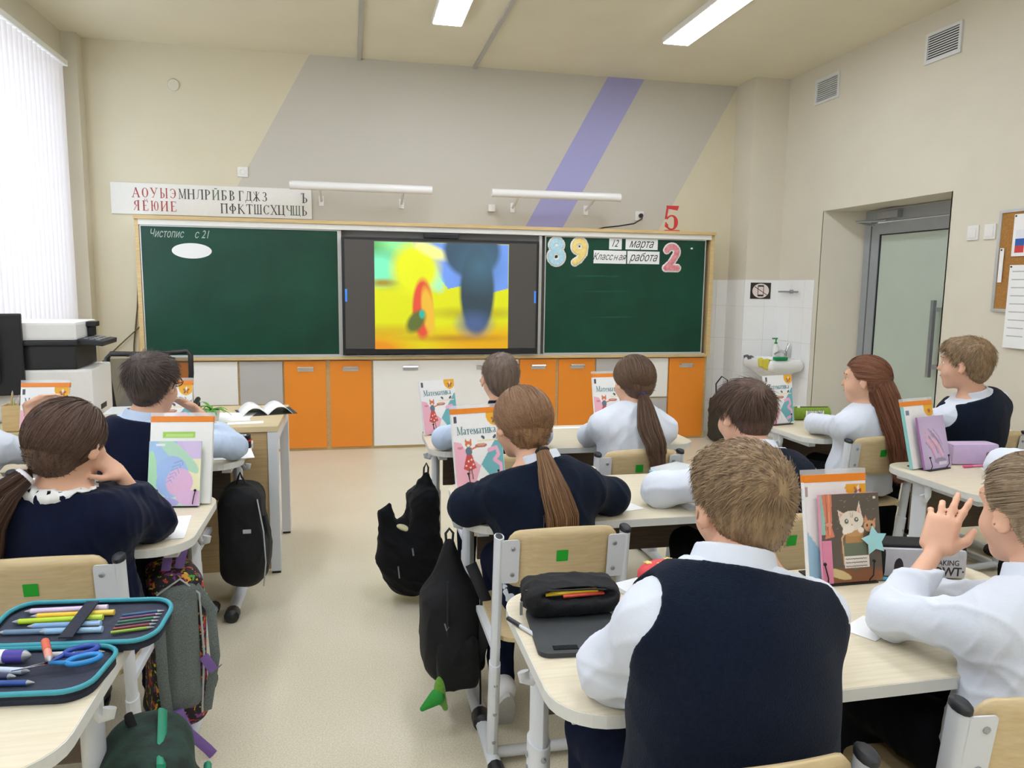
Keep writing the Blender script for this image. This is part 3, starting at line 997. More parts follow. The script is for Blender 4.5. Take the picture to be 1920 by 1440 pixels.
word_card(2.318, 2.612, 1.680, 1.774, 'марта', 0.10, 'wide upper white card with the handwritten month')
word_card(2.033, 2.326, 1.556, 1.666, 'Классная', 0.080, 'lower white card with the handwritten word beginning with a capital K')
word_card(2.337, 2.632, 1.558, 1.666, 'работа', 0.10, 'lower white card with a handwritten word, beside the pink numeral two')
tag(MB().ball((2.93, BY - 0.005, 1.70), 0.012, 0.004, 0.008).build('board_magnet', 'white_plastic', smooth=True), 'small round white magnet near the top corner of the chalkboard', 'magnet')
# red five standing on the shelf
five = empty('red_numeral_five', (2.735, YU - 0.01, 1.8455), 0, 'red numeral five standing on top of the board surround', 'numeral')
mat('red_paint', '#cf3838', 0.5, noise=0.06)
fm = MB()
P5 = []
fm.prism([(-0.055, 0.214), (0.058, 0.214), (0.046, 0.176), (-0.052, 0.19)], -0.006, 0.006, FR((0, 0, 0), (1, 0, 0), (0, 0, 1)))
fm.prism([(-0.055, 0.19), (-0.040, 0.19), (-0.050, 0.105), (-0.066, 0.098)], -0.006, 0.006, FR((0, 0, 0), (1, 0, 0), (0, 0, 1)))
arc_o, arc_i = [], []
for t in range(22):
    a = math.radians(150 - 330 * t / 21)
    wd = 0.012 + 0.020 * max(0, math.cos(a - 0.0))
    cx, cz, rx, rz = -0.004, 0.072, 0.058, 0.064
    arc_o.append((cx + rx * math.cos(a), cz + rz * math.sin(a)))
    arc_i.append((cx + (rx - wd) * math.cos(a), cz + (rz - 0.012) * math.sin(a)))
for i in range(21):
    fm.prism([arc_o[i], arc_o[i + 1], arc_i[i + 1], arc_i[i]], -0.006, 0.006, FR((0, 0, 0), (1, 0, 0), (0, 0, 1)))
fm.ball((-0.05, 0, 0.045), 0.017, 0.006, 0.017)
fm.build('numeral', 'red_paint', five)
MB().box(-0.062, 0.066, -0.02, 0.02, 0.0, 0.008, bev=0.002).build('foot', 'red_paint', five)

# ------------------------------------------------------------------ interactive panel with a picture on screen
pn = empty('interactive_panel', (0.735, YU - 0.05, 0.795), 0, 'large black interactive display showing a colourful picture between the chalkboards', 'screen')
pw, ph = 0.80, 0.93
MB().box(-pw, pw, -0.03, 0.045, 0, ph, bev=0.006).build('casing', 'black_plastic', pn)
mat('screen_off', '#4b4846', 0.25, emit=0.08)
MB().box(-pw + 0.022, pw - 0.022, -0.0315, -0.0302, 0.045, ph - 0.022).build('screen_glass', 'screen_off', pn)
cv = Canvas(170, 130, '#d3d61c')
cv.ell(0.1, 0.95, 0.30, 0.30, '#5aa85c', soft=0.4).ell(0.22, 1.0, 0.16, 0.12, '#8fe89a', soft=0.5).ell(0.04, 0.75, 0.14, 0.14, '#79e2b4', soft=0.4)
cv.poly([(0.28, 1.0), (1.0, 1.0), (1.0, 0.58), (0.88, 0.54), (0.72, 0.62), (0.54, 0.57), (0.38, 0.83), (0.28, 0.9)], '#6d93df')
cv.ell(0.40, 0.70, 0.07, 0.16, '#86e8cf', ang=0.5, soft=0.3)
cv.ell(0.30, 0.75, 0.17, 0.24, '#dbe01f', soft=0.25).ell(0.42, 0.92, 0.13, 0.05, '#f4ee8a', ang=-0.5, soft=0.4)
cv.ell(0.06, 0.62, 0.08, 0.03, '#a08a2a', soft=0.6).ell(0.1, 0.16, 0.28, 0.06, '#c9b01c', soft=0.6).ell(0.75, 0.34, 0.3, 0.05, '#b5ac22', soft=0.6)
cv.ell(0.9, 0.04, 0.5, 0.16, '#d9a216', soft=0.5).ell(0.0, 0.0, 0.24, 0.12, '#d98a1c', soft=0.5).ell(0.62, 0.1, 0.3, 0.03, '#b98a1e', soft=0.7)
# plain generic colour masses where the picture shows its figures
cv.ell(0.72, 0.93, 0.21, 0.25, '#3b5266', soft=0.10).ell(0.76, 0.55, 0.13, 0.40, '#35454f', soft=0.10)
cv.ell(0.78, 0.78, 0.12, 0.16, '#4a7189', soft=0.9, op=0.7).ell(0.74, 0.24, 0.11, 0.10, '#4a5f88', soft=0.6)
cv.ell(0.35, 0.38, 0.075, 0.28, '#d6503a', soft=0.12).ell(0.39, 0.36, 0.045, 0.22, '#e0b23a', soft=0.2, ang=0.1).ell(0.30, 0.26, 0.06, 0.11, '#5d6a34', soft=0.25, ang=-0.4).ell(0.345, 0.33, 0.02, 0.04, '#2fae9a', soft=0.3)
mat('screen_picture', '#ffffff', 0.3, attr='tone', emit=0.17)
cv.build('screen_picture', 1.09, 0.855, FR((0.733 - 0.735, -0.0321, 0.042), (1, 0, 0), (0, 0, 1)), 'screen_picture', pn)
mat('screen_blue', '#3d7fe0', 0.3, emit=0.2)
for x in (-pw + 0.03, pw - 0.03): MB().box(x - 0.008, x + 0.008, -0.0325, -0.0318, 0.42, 0.52).build('screen_tab', 'screen_blue', pn)
tag(MB().box(0.58, 0.86, YU - 0.09, YU - 0.03, 1.7255, 1.765, bev=0.008).build('camera_bar', 'black_plastic'), 'black camera bar on top of the interactive display', 'camera')
er = empty('board_eraser', (0.0, YU - 0.012, 0.7825), 0, 'black board eraser with a white cloth on the ledge below the screen', 'eraser')
MB().box(-0.045, 0.045, -0.012, 0.012, 0, 0.018, bev=0.003).build('felt', 'black_plastic', er)
MB().box(-0.04, 0.03, -0.01, 0.011, 0.0185, 0.032, bev=0.005).build('cloth', 'paper', er)

# ------------------------------------------------------------------ alphabet strip with painted serif letters
bn = empty('alphabet_banner', (-1.055, YF - 0.012, 1.995), 0, 'long white strip of red and dark Cyrillic letters above the chalkboard', 'banner')
MB().box(-0.755, 0.755, -0.006, 0.010, -0.118, 0.122, bev=0.003).build('panel', mat('banner_white', '#eeece6', 0.6, noise=0.03), bn)
GL = {}
def _g(w, *s): return (w, s)
ST = 0.15; TH = 0.055
def stem(x, y0=0, y1=1): return [('l', x, y0, x, y1, ST), ('s', x, y0), ('s', x, y1)]
def thin(x0, y0, x1, y1): return [('l', x0, y0, x1, y1, TH)]
def diag(x0, y0, x1, y1): return [('l', x0, y0, x1, y1, ST)]
GL['А'] = (0.8, thin(0.1, 0, 0.42, 1) + diag(0.42, 1, 0.74, 0) + thin(0.2, 0.34, 0.62, 0.34) + [('s', 0.1, 0), ('s', 0.74, 0)])
GL['О'] = (0.8, [('a', 0.4, 0.5, 0.34, 0.5, 0, 360)])
GL['У'] = (0.75, diag(0.1, 1, 0.4, 0.4) + thin(0.68, 1, 0.3, 0.03) + thin(0.3, 0.03, 0.14, 0.04) + [('s', 0.1, 1), ('s', 0.68, 1)])
GL['Ь'] = (0.7, stem(0.16) + [('a', 0.3, 0.27, 0.30, 0.27, -90, 90)] + thin(0.16, 0.54, 0.32, 0.54) + thin(0.16, 0.0, 0.32, 0.0))
GL['Ы'] = (1.0, GL['Ь'][1] + stem(0.86))
GL['Ъ'] = (0.8, [(k[0],) + tuple([k[1] + 0.12] + list(k[2:3]) + ([k[3] + 0.12] + list(k[4:]) if k[0] == 'l' else list(k[3:]))) for k in GL['Ь'][1]] + thin(0.02, 1, 0.28, 1) + thin(0.04, 1, 0.04, 0.85))
GL['Э'] = (0.75, [('a', 0.32, 0.5, 0.36, 0.5, -140, 140)] + thin(0.25, 0.5, 0.64, 0.5))
GL['М'] = (1.0, thin(0.12, 0, 0.14, 1) + diag(0.16, 1, 0.5, 0.05) + thin(0.5, 0.05, 0.84, 1) + stem(0.86) + [('s', 0.12, 0), ('s', 0.12, 1)])
GL['Н'] = (0.85, stem(0.16) + stem(0.7) + thin(0.16, 0.52, 0.7, 0.52))
GL['Л'] = (0.85, stem(0.7) + thin(0.7, 0.98, 0.3, 0.98) + thin(0.3, 0.98, 0.22, 0.1) + thin(0.22, 0.1, 0.06, 0.03))
GL['Р'] = (0.7, stem(0.16) + [('a', 0.3, 0.73, 0.32, 0.27, -90, 90)] + thin(0.16, 1, 0.32, 1) + thin(0.16, 0.46, 0.32, 0.46))
GL['И'] = (0.85, stem(0.16) + stem(0.7) + thin(0.16, 0.1, 0.7, 0.9))
GL['Й'] = (0.85, GL['И'][1] + [('a', 0.43, 1.22, 0.16, 0.12, 180, 360)])
GL['Б'] = (0.7, GL['Ь'][1] + thin(0.16, 1, 0.56, 1) + thin(0.56, 1, 0.57, 0.84))
GL['В'] = (0.72, GL['Ь'][1] + [('a', 0.28, 0.77, 0.26, 0.23, -90, 90)] + thin(0.16, 1, 0.3, 1))
GL['Г'] = (0.65, stem(0.16) + thin(0.16, 1, 0.56, 1) + thin(0.56, 1, 0.57, 0.78))
GL['Д'] = (0.8, thin(0.05, 0.05, 0.75, 0.05) + thin(0.05, 0.05, 0.05, -0.18) + thin(0.75, 0.05, 0.75, -0.18) + thin(0.2, 0.05, 0.32, 0.98) + [('l', 0.6, 0.05, 0.6, 1, ST)] + thin(0.26, 0.98, 0.66, 0.98))
GL['Ж'] = (1.05, stem(0.52) + diag(0.52, 0.52, 0.95, 0.02) + thin(0.52, 0.5, 0.92, 0.98) + thin(0.52, 0.5, 0.1, 0.98) + diag(0.52, 0.52, 0.09, 0.02))
GL['З'] = (0.65, [('a', 0.28, 0.75, 0.24, 0.25, -100, 150), ('a', 0.28, 0.27, 0.29, 0.27, -150, 100)])
GL['Я'] = (0.75, stem(0.6) + [('a', 0.46, 0.75, 0.3, 0.25, 90, 270)] + thin(0.46, 1, 0.6, 1) + thin(0.46, 0.5, 0.6, 0.5) + thin(0.42, 0.5, 0.12, 0.0))
GL['Е'] = (0.7, stem(0.16) + thin(0.16, 1, 0.58, 1) + thin(0.16, 0, 0.6, 0) + thin(0.16, 0.52, 0.46, 0.52) + thin(0.58, 1, 0.59, 0.82) + thin(0.6, 0, 0.61, 0.2))
GL['Ё'] = (0.7, GL['Е'][1] + [('l', 0.22, 1.14, 0.30, 1.14, 0.1), ('l', 0.46, 1.14, 0.54, 1.14, 0.1)])
GL['Ю'] = (1.05, stem(0.14) + thin(0.14, 0.52, 0.4, 0.52) + [('a', 0.68, 0.5, 0.3, 0.5, 0, 360)])
GL['П'] = (0.85, stem(0.16) + stem(0.7) + thin(0.16, 0.97, 0.7, 0.97))
GL['Ф'] = (0.9, stem(0.45) + [('a', 0.45, 0.52, 0.38, 0.3, 0, 360)])
GL['К'] = (0.8, stem(0.16) + thin(0.2, 0.48, 0.66, 0.98) + diag(0.3, 0.56, 0.72, 0.02) + [('s', 0.72, 0)])
GL['Т'] = (0.75, stem(0.38) + thin(0.04, 0.98, 0.72, 0.98) + thin(0.05, 1, 0.05, 0.8) + thin(0.71, 1, 0.71, 0.8))
GL['Ш'] = (1.1, stem(0.14) + stem(0.55) + stem(0.96) + thin(0.14, 0.03, 0.96, 0.03))
GL['Щ'] = (1.15, GL['Ш'][1] + thin(1.08, 0.03, 1.08, -0.18) + thin(0.96, 0.03, 1.08, 0.03))
GL['С'] = (0.75, [('a', 0.42, 0.5, 0.36, 0.5, 40, 320)] + thin(0.68, 0.98, 0.69, 0.74))
GL['Х'] = (0.8, diag(0.12, 1, 0.68, 0) + thin(0.66, 1, 0.12, 0) + [('s', 0.12, 1), ('s', 0.66, 1), ('s', 0.12, 0), ('s', 0.68, 0)])
GL['Ц'] = (0.9, stem(0.14) + stem(0.64) + thin(0.14, 0.03, 0.78, 0.03) + thin(0.78, 0.03, 0.78, -0.18))
GL['Ч'] = (0.8, stem(0.62) + [('l', 0.14, 1, 0.14, 0.7, ST), ('s', 0.14, 1), ('a', 0.36, 0.7, 0.22, 0.24, 180, 300)] + thin(0.4, 0.46, 0.62, 0.54))
GL['а'] = (0.62, [('l', 0.46, 0.06, 0.46, 0.5, ST), ('a', 0.29, 0.5, 0.24, 0.18, 0, 150), ('a', 0.28, 0.17, 0.22, 0.17, 60, 340)] + thin(0.46, 0.06, 0.58, 0.02))
GL['т'] = (0.62, [('l', 0.31, 0, 0.31, 0.66, ST), ('s', 0.31, 0)] + thin(0.06, 0.65, 0.56, 0.65) + thin(0.07, 0.66, 0.07, 0.5) + thin(0.55, 0.66, 0.55, 0.5))
GL['е'] = (0.6, [('a', 0.31, 0.34, 0.26, 0.34, 10, 320)] + thin(0.1, 0.38, 0.55, 0.38))
GL['м'] = (0.82, thin(0.12, 0, 0.13, 0.68) + diag(0.14, 0.68, 0.40, 0.05) + thin(0.40, 0.05, 0.66, 0.68) + [('l', 0.70, 0, 0.70, 0.68, ST), ('s', 0.12, 0), ('s', 0.70, 0)])
GL['и'] = (0.7, [('l', 0.15, 0, 0.15, 0.68, ST), ('l', 0.55, 0, 0.55, 0.68, ST), ('s', 0.15, 0), ('s', 0.55, 0), ('s', 0.15, 0.68), ('s', 0.55, 0.68)] + thin(0.15, 0.08, 0.55, 0.6))
GL['к'] = (0.64, [('l', 0.15, 0, 0.15, 0.68, ST), ('s', 0.15, 0), ('s', 0.15, 0.68)] + thin(0.18, 0.33, 0.52, 0.66) + diag(0.26, 0.40, 0.56, 0.02))
def serif_word(txt, M, h, sx, m, parent):
    W = sum(GL[c][0] for c in txt) * h * sx
    x = -W / 2
    mb = MB()
    for c in txt:
        w = GL[c][0] * h * sx
        serif_letter(c, 0, 0, h, sx, m, None, mb, M @ Matrix.Translation((x + w / 2, 0, 0)))
        x += w
    return mb.build('title', m, parent)
def serif_letter(ch, x, z, h, sx, m, parent, mb=None, M=None):
    w, strokes = GL[ch]
    own = mb is None
    mb = mb or MB()
    M = M or FR((x, -0.0066, z), (1, 0, 0), (0, 0, 1))
    def seg(x0, y0, x1, y1, t):
        d = Vector((x1 - x0, y1 - y0)); d = d / max(d.length, 1e-6); n = Vector((-d.y, d.x)) * t / 2
        if t > 0.08 and abs(d.x) < 0.95: n = Vector((-t / 2 if d.y > 0 else t / 2, 0))
        mb.prism([((p[0] - w / 2) * h * sx, p[1] * h) for p in ((x0 - n.x, y0 - n.y), (x1 - n.x, y1 - n.y), (x1 + n.x, y1 + n.y), (x0 + n.x, y0 + n.y))], 0, 0.0008, M)
    for k in strokes:
        if k[0] == 'l': seg(*k[1:])
        elif k[0] == 's': seg(k[1] - 0.14, k[2], k[1] + 0.14, k[2], 0.05)
        else:
            _, cx, cy, rx, ry, a0, a1 = k
            n = max(6, int(abs(a1 - a0) / 18))
            P = []
            for i in range(n + 1):
                a = math.radians(a0 + (a1 - a0) * i / n)
                t = TH + (ST - TH) * abs(math.cos(a))
                P.append(((cx + rx * math.cos(a), cy + ry * math.sin(a)), (cx + (rx - t) * math.cos(a), cy + (ry - TH) * math.sin(a))))
            for (p, q) in zip(P[:-1], P[1:]):
                mb.prism([((v[0] - w / 2) * h * sx, v[1] * h) for v in (p[0], q[0], q[1], p[1])], 0, 0.0008, M)
    return mb.build('letter', m, parent) if own else None
RED = mat('letter_red', '#b9504f', 0.7, noise=0.1)
DRK = mat('letter_dark', '#54524f', 0.7, noise=0.1)
GRN = mat('letter_green', '#6d7a63', 0.7, noise=0.1)
def row(txt, xs, z, cols):
    for ch, px, c in zip(txt, xs, cols):
        serif_letter(ch, (px - 208) * (1.51 / 376) - 0.755, z, 0.074, 0.92 if GL[ch][0] < 1 else 0.76, c, bn)
D0 = lambda n: [DRK] * n
row('АОУЫЭМНЛРЙБВГДЖЗ', [253, 270, 286, 304, 321, 338, 354, 370, 385, 400, 416, 431, 448, 462, 477, 493], 0.012, [RED] * 5 + [DRK] * 3 + [DRK, GRN] + D0(6))
row('ЯЁЮИЕ', [253, 270, 287, 304, 321], -0.088, [RED] * 5)
row('ПФКТШСХЦЧЩ', [415, 431, 447, 463, 479, 495, 510, 525, 540, 554], -0.090, D0(8) + [GRN, GRN])
row('Ъ', [570], 0.012, [DRK]); row('Ь', [570], -0.090, [DRK])

# ------------------------------------------------------------------ lamps over the boards, sockets and cables
mat('lamp_white', '#efedea', 0.35, noise=0.02)
for (x0, x1, lab) in ((-0.453, 0.66, 'long white tubular board lamp near the alphabet strip, on wall brackets'), (1.154, 2.277, 'long white tubular board lamp crossing the lilac stripe')):
    r = empty('board_lamp', ((x0 + x1) / 2, YF - 0.25, 2.118), 0, lab, 'lamp')
    hw = (x1 - x0) / 2
    MB().tube([(-hw, 0, 0), (hw, 0, 0)], 0.034, 16).build('tube_housing', 'lamp_white', r, smooth=True)
    for s in (-1, 1):
        MB().tube([(s * (hw - 0.23), 0, -0.02), (s * (hw - 0.23), 0.13, -0.06), (s * (hw - 0.23), 0.247, -0.09)], 0.011, 8).build('bracket_arm', 'lamp_white', r, smooth=True)
        MB().box(s * (hw - 0.23) - 0.02, s * (hw - 0.23) + 0.02, 0.24, 0.2495, -0.13, -0.05).build('wall_plate', 'lamp_white', r)
def socket(x, z, y, lab, plug=False):
    r = empty('wall_socket', (x, y, z), 0, lab, 'socket')
    MB().box(-0.04, 0.04, -0.012, -0.0005, -0.04, 0.04, bev=0.004).build('plate', 'white_plastic', r)
    MB().lathe([(0.024, 0), (0.024, 0.004), (0.019, 0.004), (0.018, 0.001)], 18, FR((0, -0.012, 0), (1, 0, 0), (0, 0, 1))).build('socket_well', 'white_plastic', r)
    return r
socket(-0.83, 2.235, YF, 'white wall socket above the alphabet strip')
socket(2.553, 1.995, YF, 'white wall socket with a black plug near the red five')
tag(MB().box(1.165, 1.225, YF - 0.05, YF - 0.0005, 1.985, 2.045, bev=0.004).build('junction_box', 'white_plastic'), 'small white junction box at the end of a board lamp', 'box')
pl = empty('power_cord', (2.56, YF - 0.02, 1.995), 0, 'black power cord plugged in behind the board surround', 'cord')
MB().lathe([(0.02, 0.0), (0.02, 0.02), (0.012, 0.035), (0.006, 0.04)], 14, FR((0, 0.003, 0), (1, 0, 0), (0, 0, 1))).build('plug', 'black_plastic', pl)
MB().tube([(0, -0.035, 0), (-0.005, -0.045, -0.03), (-0.08, -0.05, -0.075), (-0.22, -0.05, -0.10), (-0.36, -0.05, -0.118), (-0.44, -0.045, -0.140)], 0.006, 8).build('cable', 'black_plastic', pl, smooth=True)
mat('old_cable', '#6b5a3c', 0.6, noise=0.1)
tag(MB().tube([(-1.64, YF - 0.012, 1.72), (-1.635, YF - 0.014, 1.5), (-1.66, YF - 0.014, 1.15), (-1.70, YF - 0.014, 0.85), (-1.72, YF - 0.014, 0.5), (-1.70, YF - 0.014, 0.2), (-1.70, YF - 0.016, 0.006)], 0.006, 7).build('hanging_cable', 'old_cable', smooth=True), 'thin brown cable hanging down the wall beside the chalkboard', 'cable')
tag(MB().box(-1.655, -1.625, YF - 0.02, YF - 0.0005, 1.70, 1.78, bev=0.003).build('cable_clip', 'white_plastic'), 'small white cable clip at the top of the hanging brown cable', 'clip')
tag(MB().tube([(-1.95, YF - 0.03, 0.70), (-1.80, YF - 0.03, 0.85), (-1.62, YF - 0.03, 1.02)], 0.005, 7).build('slanting_cable', 'old_cable', smooth=True), 'short brown cable slanting across the hanging cable behind the printer', 'cable')
tag(MB().box(-0.02, 0.02, -0.005, 0.0, 0, 0.75).build('leaning_board', 'oak_trim'), 'narrow wooden strip leaning on the wall beside the chalkboard', 'board')
lb = bpy.data.objects['leaning_board']; lb.location = (-1.66, YF - 0.03, 0.70); lb.rotation_euler = (0, 0.07, 0)
lb.location = (-1.665, YF - 0.02, 0.0); lb.scale = (1.2, 1, 1.5); lb.rotation_euler = (0, 0.03, 0)
tag(MB().lathe([(0.045, 0), (0.045, 0.01), (0.04, 0.016)], 20, FR((-1.32, YF, 2.87), (1, 0, 0), (0, 0, 1))).build('blank_cover', mat('cover_cream', CREAM, 0.6, noise=0.03)), 'round cream blank cover high on the wall near the window', 'cover')
# ------------------------------------------------------------------ pupils' desks
def bolt(mb, p, r=0.006, axis=(1, 0, 0), t=0.004):
    M = FR(p, Vector(axis).orthogonal(), Vector(axis).cross(Vector(axis).orthogonal()))
    mb.lathe([(r, 0), (r, t * 0.6), (r * 0.6, t)], 8, M)
def make_desk():
    d = empty('school_desk')
    o = rrect(-0.6, 0.6, -0.26, 0.26, 0.10, 7)
    MB().prism(o, 0.638, 0.66).build('tabletop', 'desk_top', d)
    n = len(o)
    e = MB()
    o2 = rrect(-0.6018, 0.6018, -0.2618, 0.2618, 0.1015, 7)
    for i in range(n):
        j = (i + 1) % n
        for (za, zb) in ((0.6365, 0.6592),):
            e._new([(*o[i], za), (*o[j], za), (*o[j], zb), (*o[i], zb), (*o2[i], za), (*o2[j], za), (*o2[j], zb), (*o2[i], zb)],
                   [(4, 5, 6, 7), (3, 2, 6, 7), (0, 1, 5, 4)])
    e.build('edge_band', 'desk_edge', d)
    MB().box(-0.5, 0.5, 0.175, 0.191, 0.40, 0.630).build('modesty_panel', 'desk_panel', d)
    for s in (-1, 1):
        f = empty('side_frame', (0, 0, 0), parent=d)
        x = s * 0.545
        MB().tube([(x, 0.09, 0.03), (x, 0.09, 0.40)], 0.042, 14, ry=0.024, side=(0, 1, 0)).build('outer_tube', 'white_metal', f, True)
        MB().tube([(x, 0.09, 0.36), (x, 0.09, 0.62)], 0.035, 14, ry=0.019, side=(0, 1, 0)).build('inner_tube', 'white_metal', f, True)
        MB().box(x - 0.018, x + 0.018, -0.20, 0.20, 0.612, 0.6375, bev=0.003).build('top_rail', 'white_metal', f)
        MB().tube([(x, -0.19, 0.027), (x, 0.21, 0.027)], 0.025, 12, ry=0.022, side=(1, 0, 0)).build('foot_rail', 'white_metal', f, True)
        for (a, b_) in ((-0.225, -0.165), (0.185, 0.245)):
            MB().tube([(x, a, 0.026), (x, a + 0.012, 0.027), (x, b_ - 0.004, 0.027), (x, b_, 0.027)], [0.015, 0.029, 0.029, 0.028], 12).build('end_cap', 'black_plastic', f, True)
        bm_ = MB()
        for z in (0.10, 0.22, 0.34, 0.37):
            bolt(bm_, (x - 0.024, 0.09, z), axis=(-1, 0, 0)); bolt(bm_, (x, 0.09 - 0.042, z + 0.01), axis=(0, -1, 0))
        bm_.build('bolts', 'grey_metal', f)['kind'] = 'stuff'
        MB().tube([(s * 0.573, 0.02, 0.637), (s * 0.573, 0.02, 0.59), (s * 0.582, 0.02, 0.575), (s * 0.595, 0.02, 0.58), (s * 0.598, 0.02, 0.596)], 0.006, 8, ry=0.012).build('bag_hook', 'white_metal', f, True)
    return d
DESKS = {  # (column, row): (x, y, label)
    'M3': (0.92, 1.335, 'two-seat desk with the open black pencil case and the kitten notebook'),
    'M2': (0.92, 2.312, 'two-seat desk where the girl in the navy jumper sits'),
    'M1': (0.92, 3.310, 'two-seat desk with the short-haired boy and the ponytail girl in white, facing the ivory cabinet'),
    'L3': (-1.03, 1.350, 'two-seat desk carrying the large open turquoise pencil case'),
    'L2': (-1.03, 2.290, 'two-seat desk with the pastel notebook on a book stand'),
    'L1': (-1.03, 3.225, 'two-seat desk touching the front of the teacher desk'),
    'R2': (2.68, 2.320, 'two-seat desk with the lavender notebook and lavender pencil case'),
    'R1': (2.68, 3.310, 'two-seat desk with the green pencil case near the sink'),
}
proto = make_desk()
first = True
for key, (x, y, lab) in DESKS.items():
    d = proto if first else copy_tree(proto)
    first = False
    d.location = (x, y, 0)
    tag(d, lab, 'desk', 'two-seat school desks')

# ------------------------------------------------------------------ pupils' chairs
def make_chair():
    c = empty('school_chair')
    # curved plywood backrest
    def plate(zlo, zhi, ylo, yhi, hw, thick, curve, nu=26, nv=6):
        V, Q = [], []
        for side in (0, 1):
            for i in range(nv + 1):
                for j in range(nu + 1):
                    u = -1 + 2 * j / nu
                    t = i / nv
                    a = abs(u)
                    top = zhi(u) if callable(zhi) else zhi
                    bot = zlo(u) if callable(zlo) else zlo
                    z = bot + (top - bot) * t
                    y = ylo + (yhi - ylo) * t - curve * (1 - u * u) + side * thick
                    V.append((u * hw, y, z))
        n1 = (nu + 1) * (nv + 1)
        for i in range(nv):
            for j in range(nu):
                a = i * (nu + 1) + j
                Q.append((a, a + 1, a + nu + 2, a + nu + 1))
                Q.append((n1 + a, n1 + a + nu + 1, n1 + a + nu + 2, n1 + a + 1))
        rim = [j for j in range(nu + 1)] + [i * (nu + 1) + nu for i in range(1, nv + 1)] + [nv * (nu + 1) + j for j in range(nu - 1, -1, -1)] + [i * (nu + 1) for i in range(nv - 1, 0, -1)]
        for a, b_ in zip(rim, rim[1:] + rim[:1]): Q.append((b_, a, n1 + a, n1 + b_))
        return np.array(V), np.array(Q)
    V, Q = plate(lambda u: 0.540 + 0.014 * u * u + 0.020 * (max(0, abs(u) - 0.8) / 0.2) ** 3, lambda u: 0.719 - 0.014 * u * u - 0.040 * (max(0, abs(u) - 0.74) / 0.26) ** 3, -0.130, -0.152, 0.158, 0.010, 0.030)
    b_ = mesh_np('backrest', V, Q, 'birch', c, smooth=False)
    # seat
    o = rrect(-0.17, 0.17, -0.13, 0.205, 0.055, 6)
    MB().prism(o, 0.384, 0.396).build('seat', 'birch', c)
    for s in (-1, 1):
        f = empty('side_frame', (0, 0, 0), parent=c)
        x = s * 0.176
        MB().tube([(x, -0.075, 0.03), (x, -0.108, 0.32)], 0.026, 12, ry=0.016, side=(0, 1, 0)).build('lower_tube', 'white_metal', f, True)
        MB().tube([(x, -0.104, 0.29), (x, -0.150, 0.695)], 0.021, 12, ry=0.0135, side=(0, 1, 0)).build('upper_tube', 'white_metal', f, True)
        MB().tube([(x, -0.1497, 0.693), (x, -0.1508, 0.702), (x, -0.1512, 0.706)], [0.0225, 0.0225, 0.017], 12, ry=0.0148, side=(0, 1, 0)).build('post_cap', 'dark_plastic', f, True)
        MB().tube([(x, -0.145, 0.024), (x, 0.165, 0.024)], 0.021, 10, ry=0.018, side=(1, 0, 0)).build('foot_rail', 'white_metal', f, True)
        for (p, q) in ((-0.172, -0.13), (0.15, 0.195)):
            MB().tube([(x, p, 0.022), (x, p + 0.008, 0.023), (x, q, 0.023)], [0.014, 0.0235, 0.0235], 10).build('end_cap', 'black_plastic', f, True)
        MB().box(x - 0.014, x + 0.014, -0.12, 0.13, 0.365, 0.3835, bev=0.003).build('seat_bracket', 'white_metal', f)
        # bracket plate with two bolts holding the backrest
        t = 0.055
        M = FR((s * 0.147, -0.1505, 0.565), (1, 0, 0), (0, -0.13, 1))
        MB().prism(rrect(-0.024, 0.024, 0.0, 0.125, 0.008, 3), 0, 0.003, M).build('back_bracket', 'white_metal', f)
        bb = MB()
        for z in (0.025, 0.10):
            q = M @ Vector((-s * 0.006, z, 0.003))
            bolt(bb, q, 0.0065, (0, -1, -0.13))
        bb.build('bolts', 'grey_metal', f)['kind'] = 'stuff'
        lb_ = MB()
        for z in (0.08, 0.17, 0.26): bolt(lb_, (x, -0.082 - (z / 0.29) * 0.03 - 0.026 + 0.012, z), 0.006, (0, -1, 0))
        lb_.build('bolts', 'grey_metal', f)['kind'] = 'stuff'
    MB().tube([(-0.17, -0.075, 0.03), (0.17, -0.075, 0.03)], 0.016, 10).build('cross_bar', 'white_metal', c, True)
    MB().box(-0.165, 0.165, -0.03, 0.03, 0.362, 0.3835).build('seat_beam', 'white_metal', c)
    MB().prism(rrect(-0.016, 0.016, -0.016, 0.016, 0.001, 2), 0, 0.0006, FR((-0.008, -0.1735, 0.64), (1, 0, 0), (0, -0.14, 1))).build('green_sticker', 'green_sticker', c)
    return c
CHAIRS = [(0.55, 2.02, 0, 'birch plywood chair of the girl in the navy jumper, with one open tube end'),
          (1.115, 2.90, 0.02, 'birch plywood chair of the ponytail girl in white facing the cabinets'),
          (0.60, 2.90, 0, 'birch plywood chair of the short-haired boy in light blue'),
          (1.22, 2.02, 0.06, 'birch plywood chair of the tousled dark-haired boy'),
          (0.53, 1.005, 0, 'birch plywood chair of the boy in the large navy vest'),
          (1.13, 1.07, -0.10, 'birch plywood chair of the girl with the raised hand'),
          (-0.725, 2.02, 0, 'birch plywood chair of the girl with the lace collar'),
          (-0.745, 2.945, 0, 'birch plywood chair of the boy with glasses'),
          (2.29, 2.99, 0.05, 'birch plywood chair of the girl with long red hair'),
          (2.90, 3.00, 0.10, 'birch plywood chair of the boy beside the door wall'),
          (-1.32, 2.945, 0, 'birch plywood chair of the pupil in white by the window'),
          (2.62, 2.02, 0, 'birch plywood chair of the pupil at the lavender pencil case')]
proto = make_chair()
for i, (x, y, a, lab) in enumerate(CHAIRS):
    c = proto if i == 0 else copy_tree(proto)
    c.location = (x, y, 0)
    c.rotation_euler = (0, 0, a)
    tag(c, lab, 'chair', 'pupils chairs')
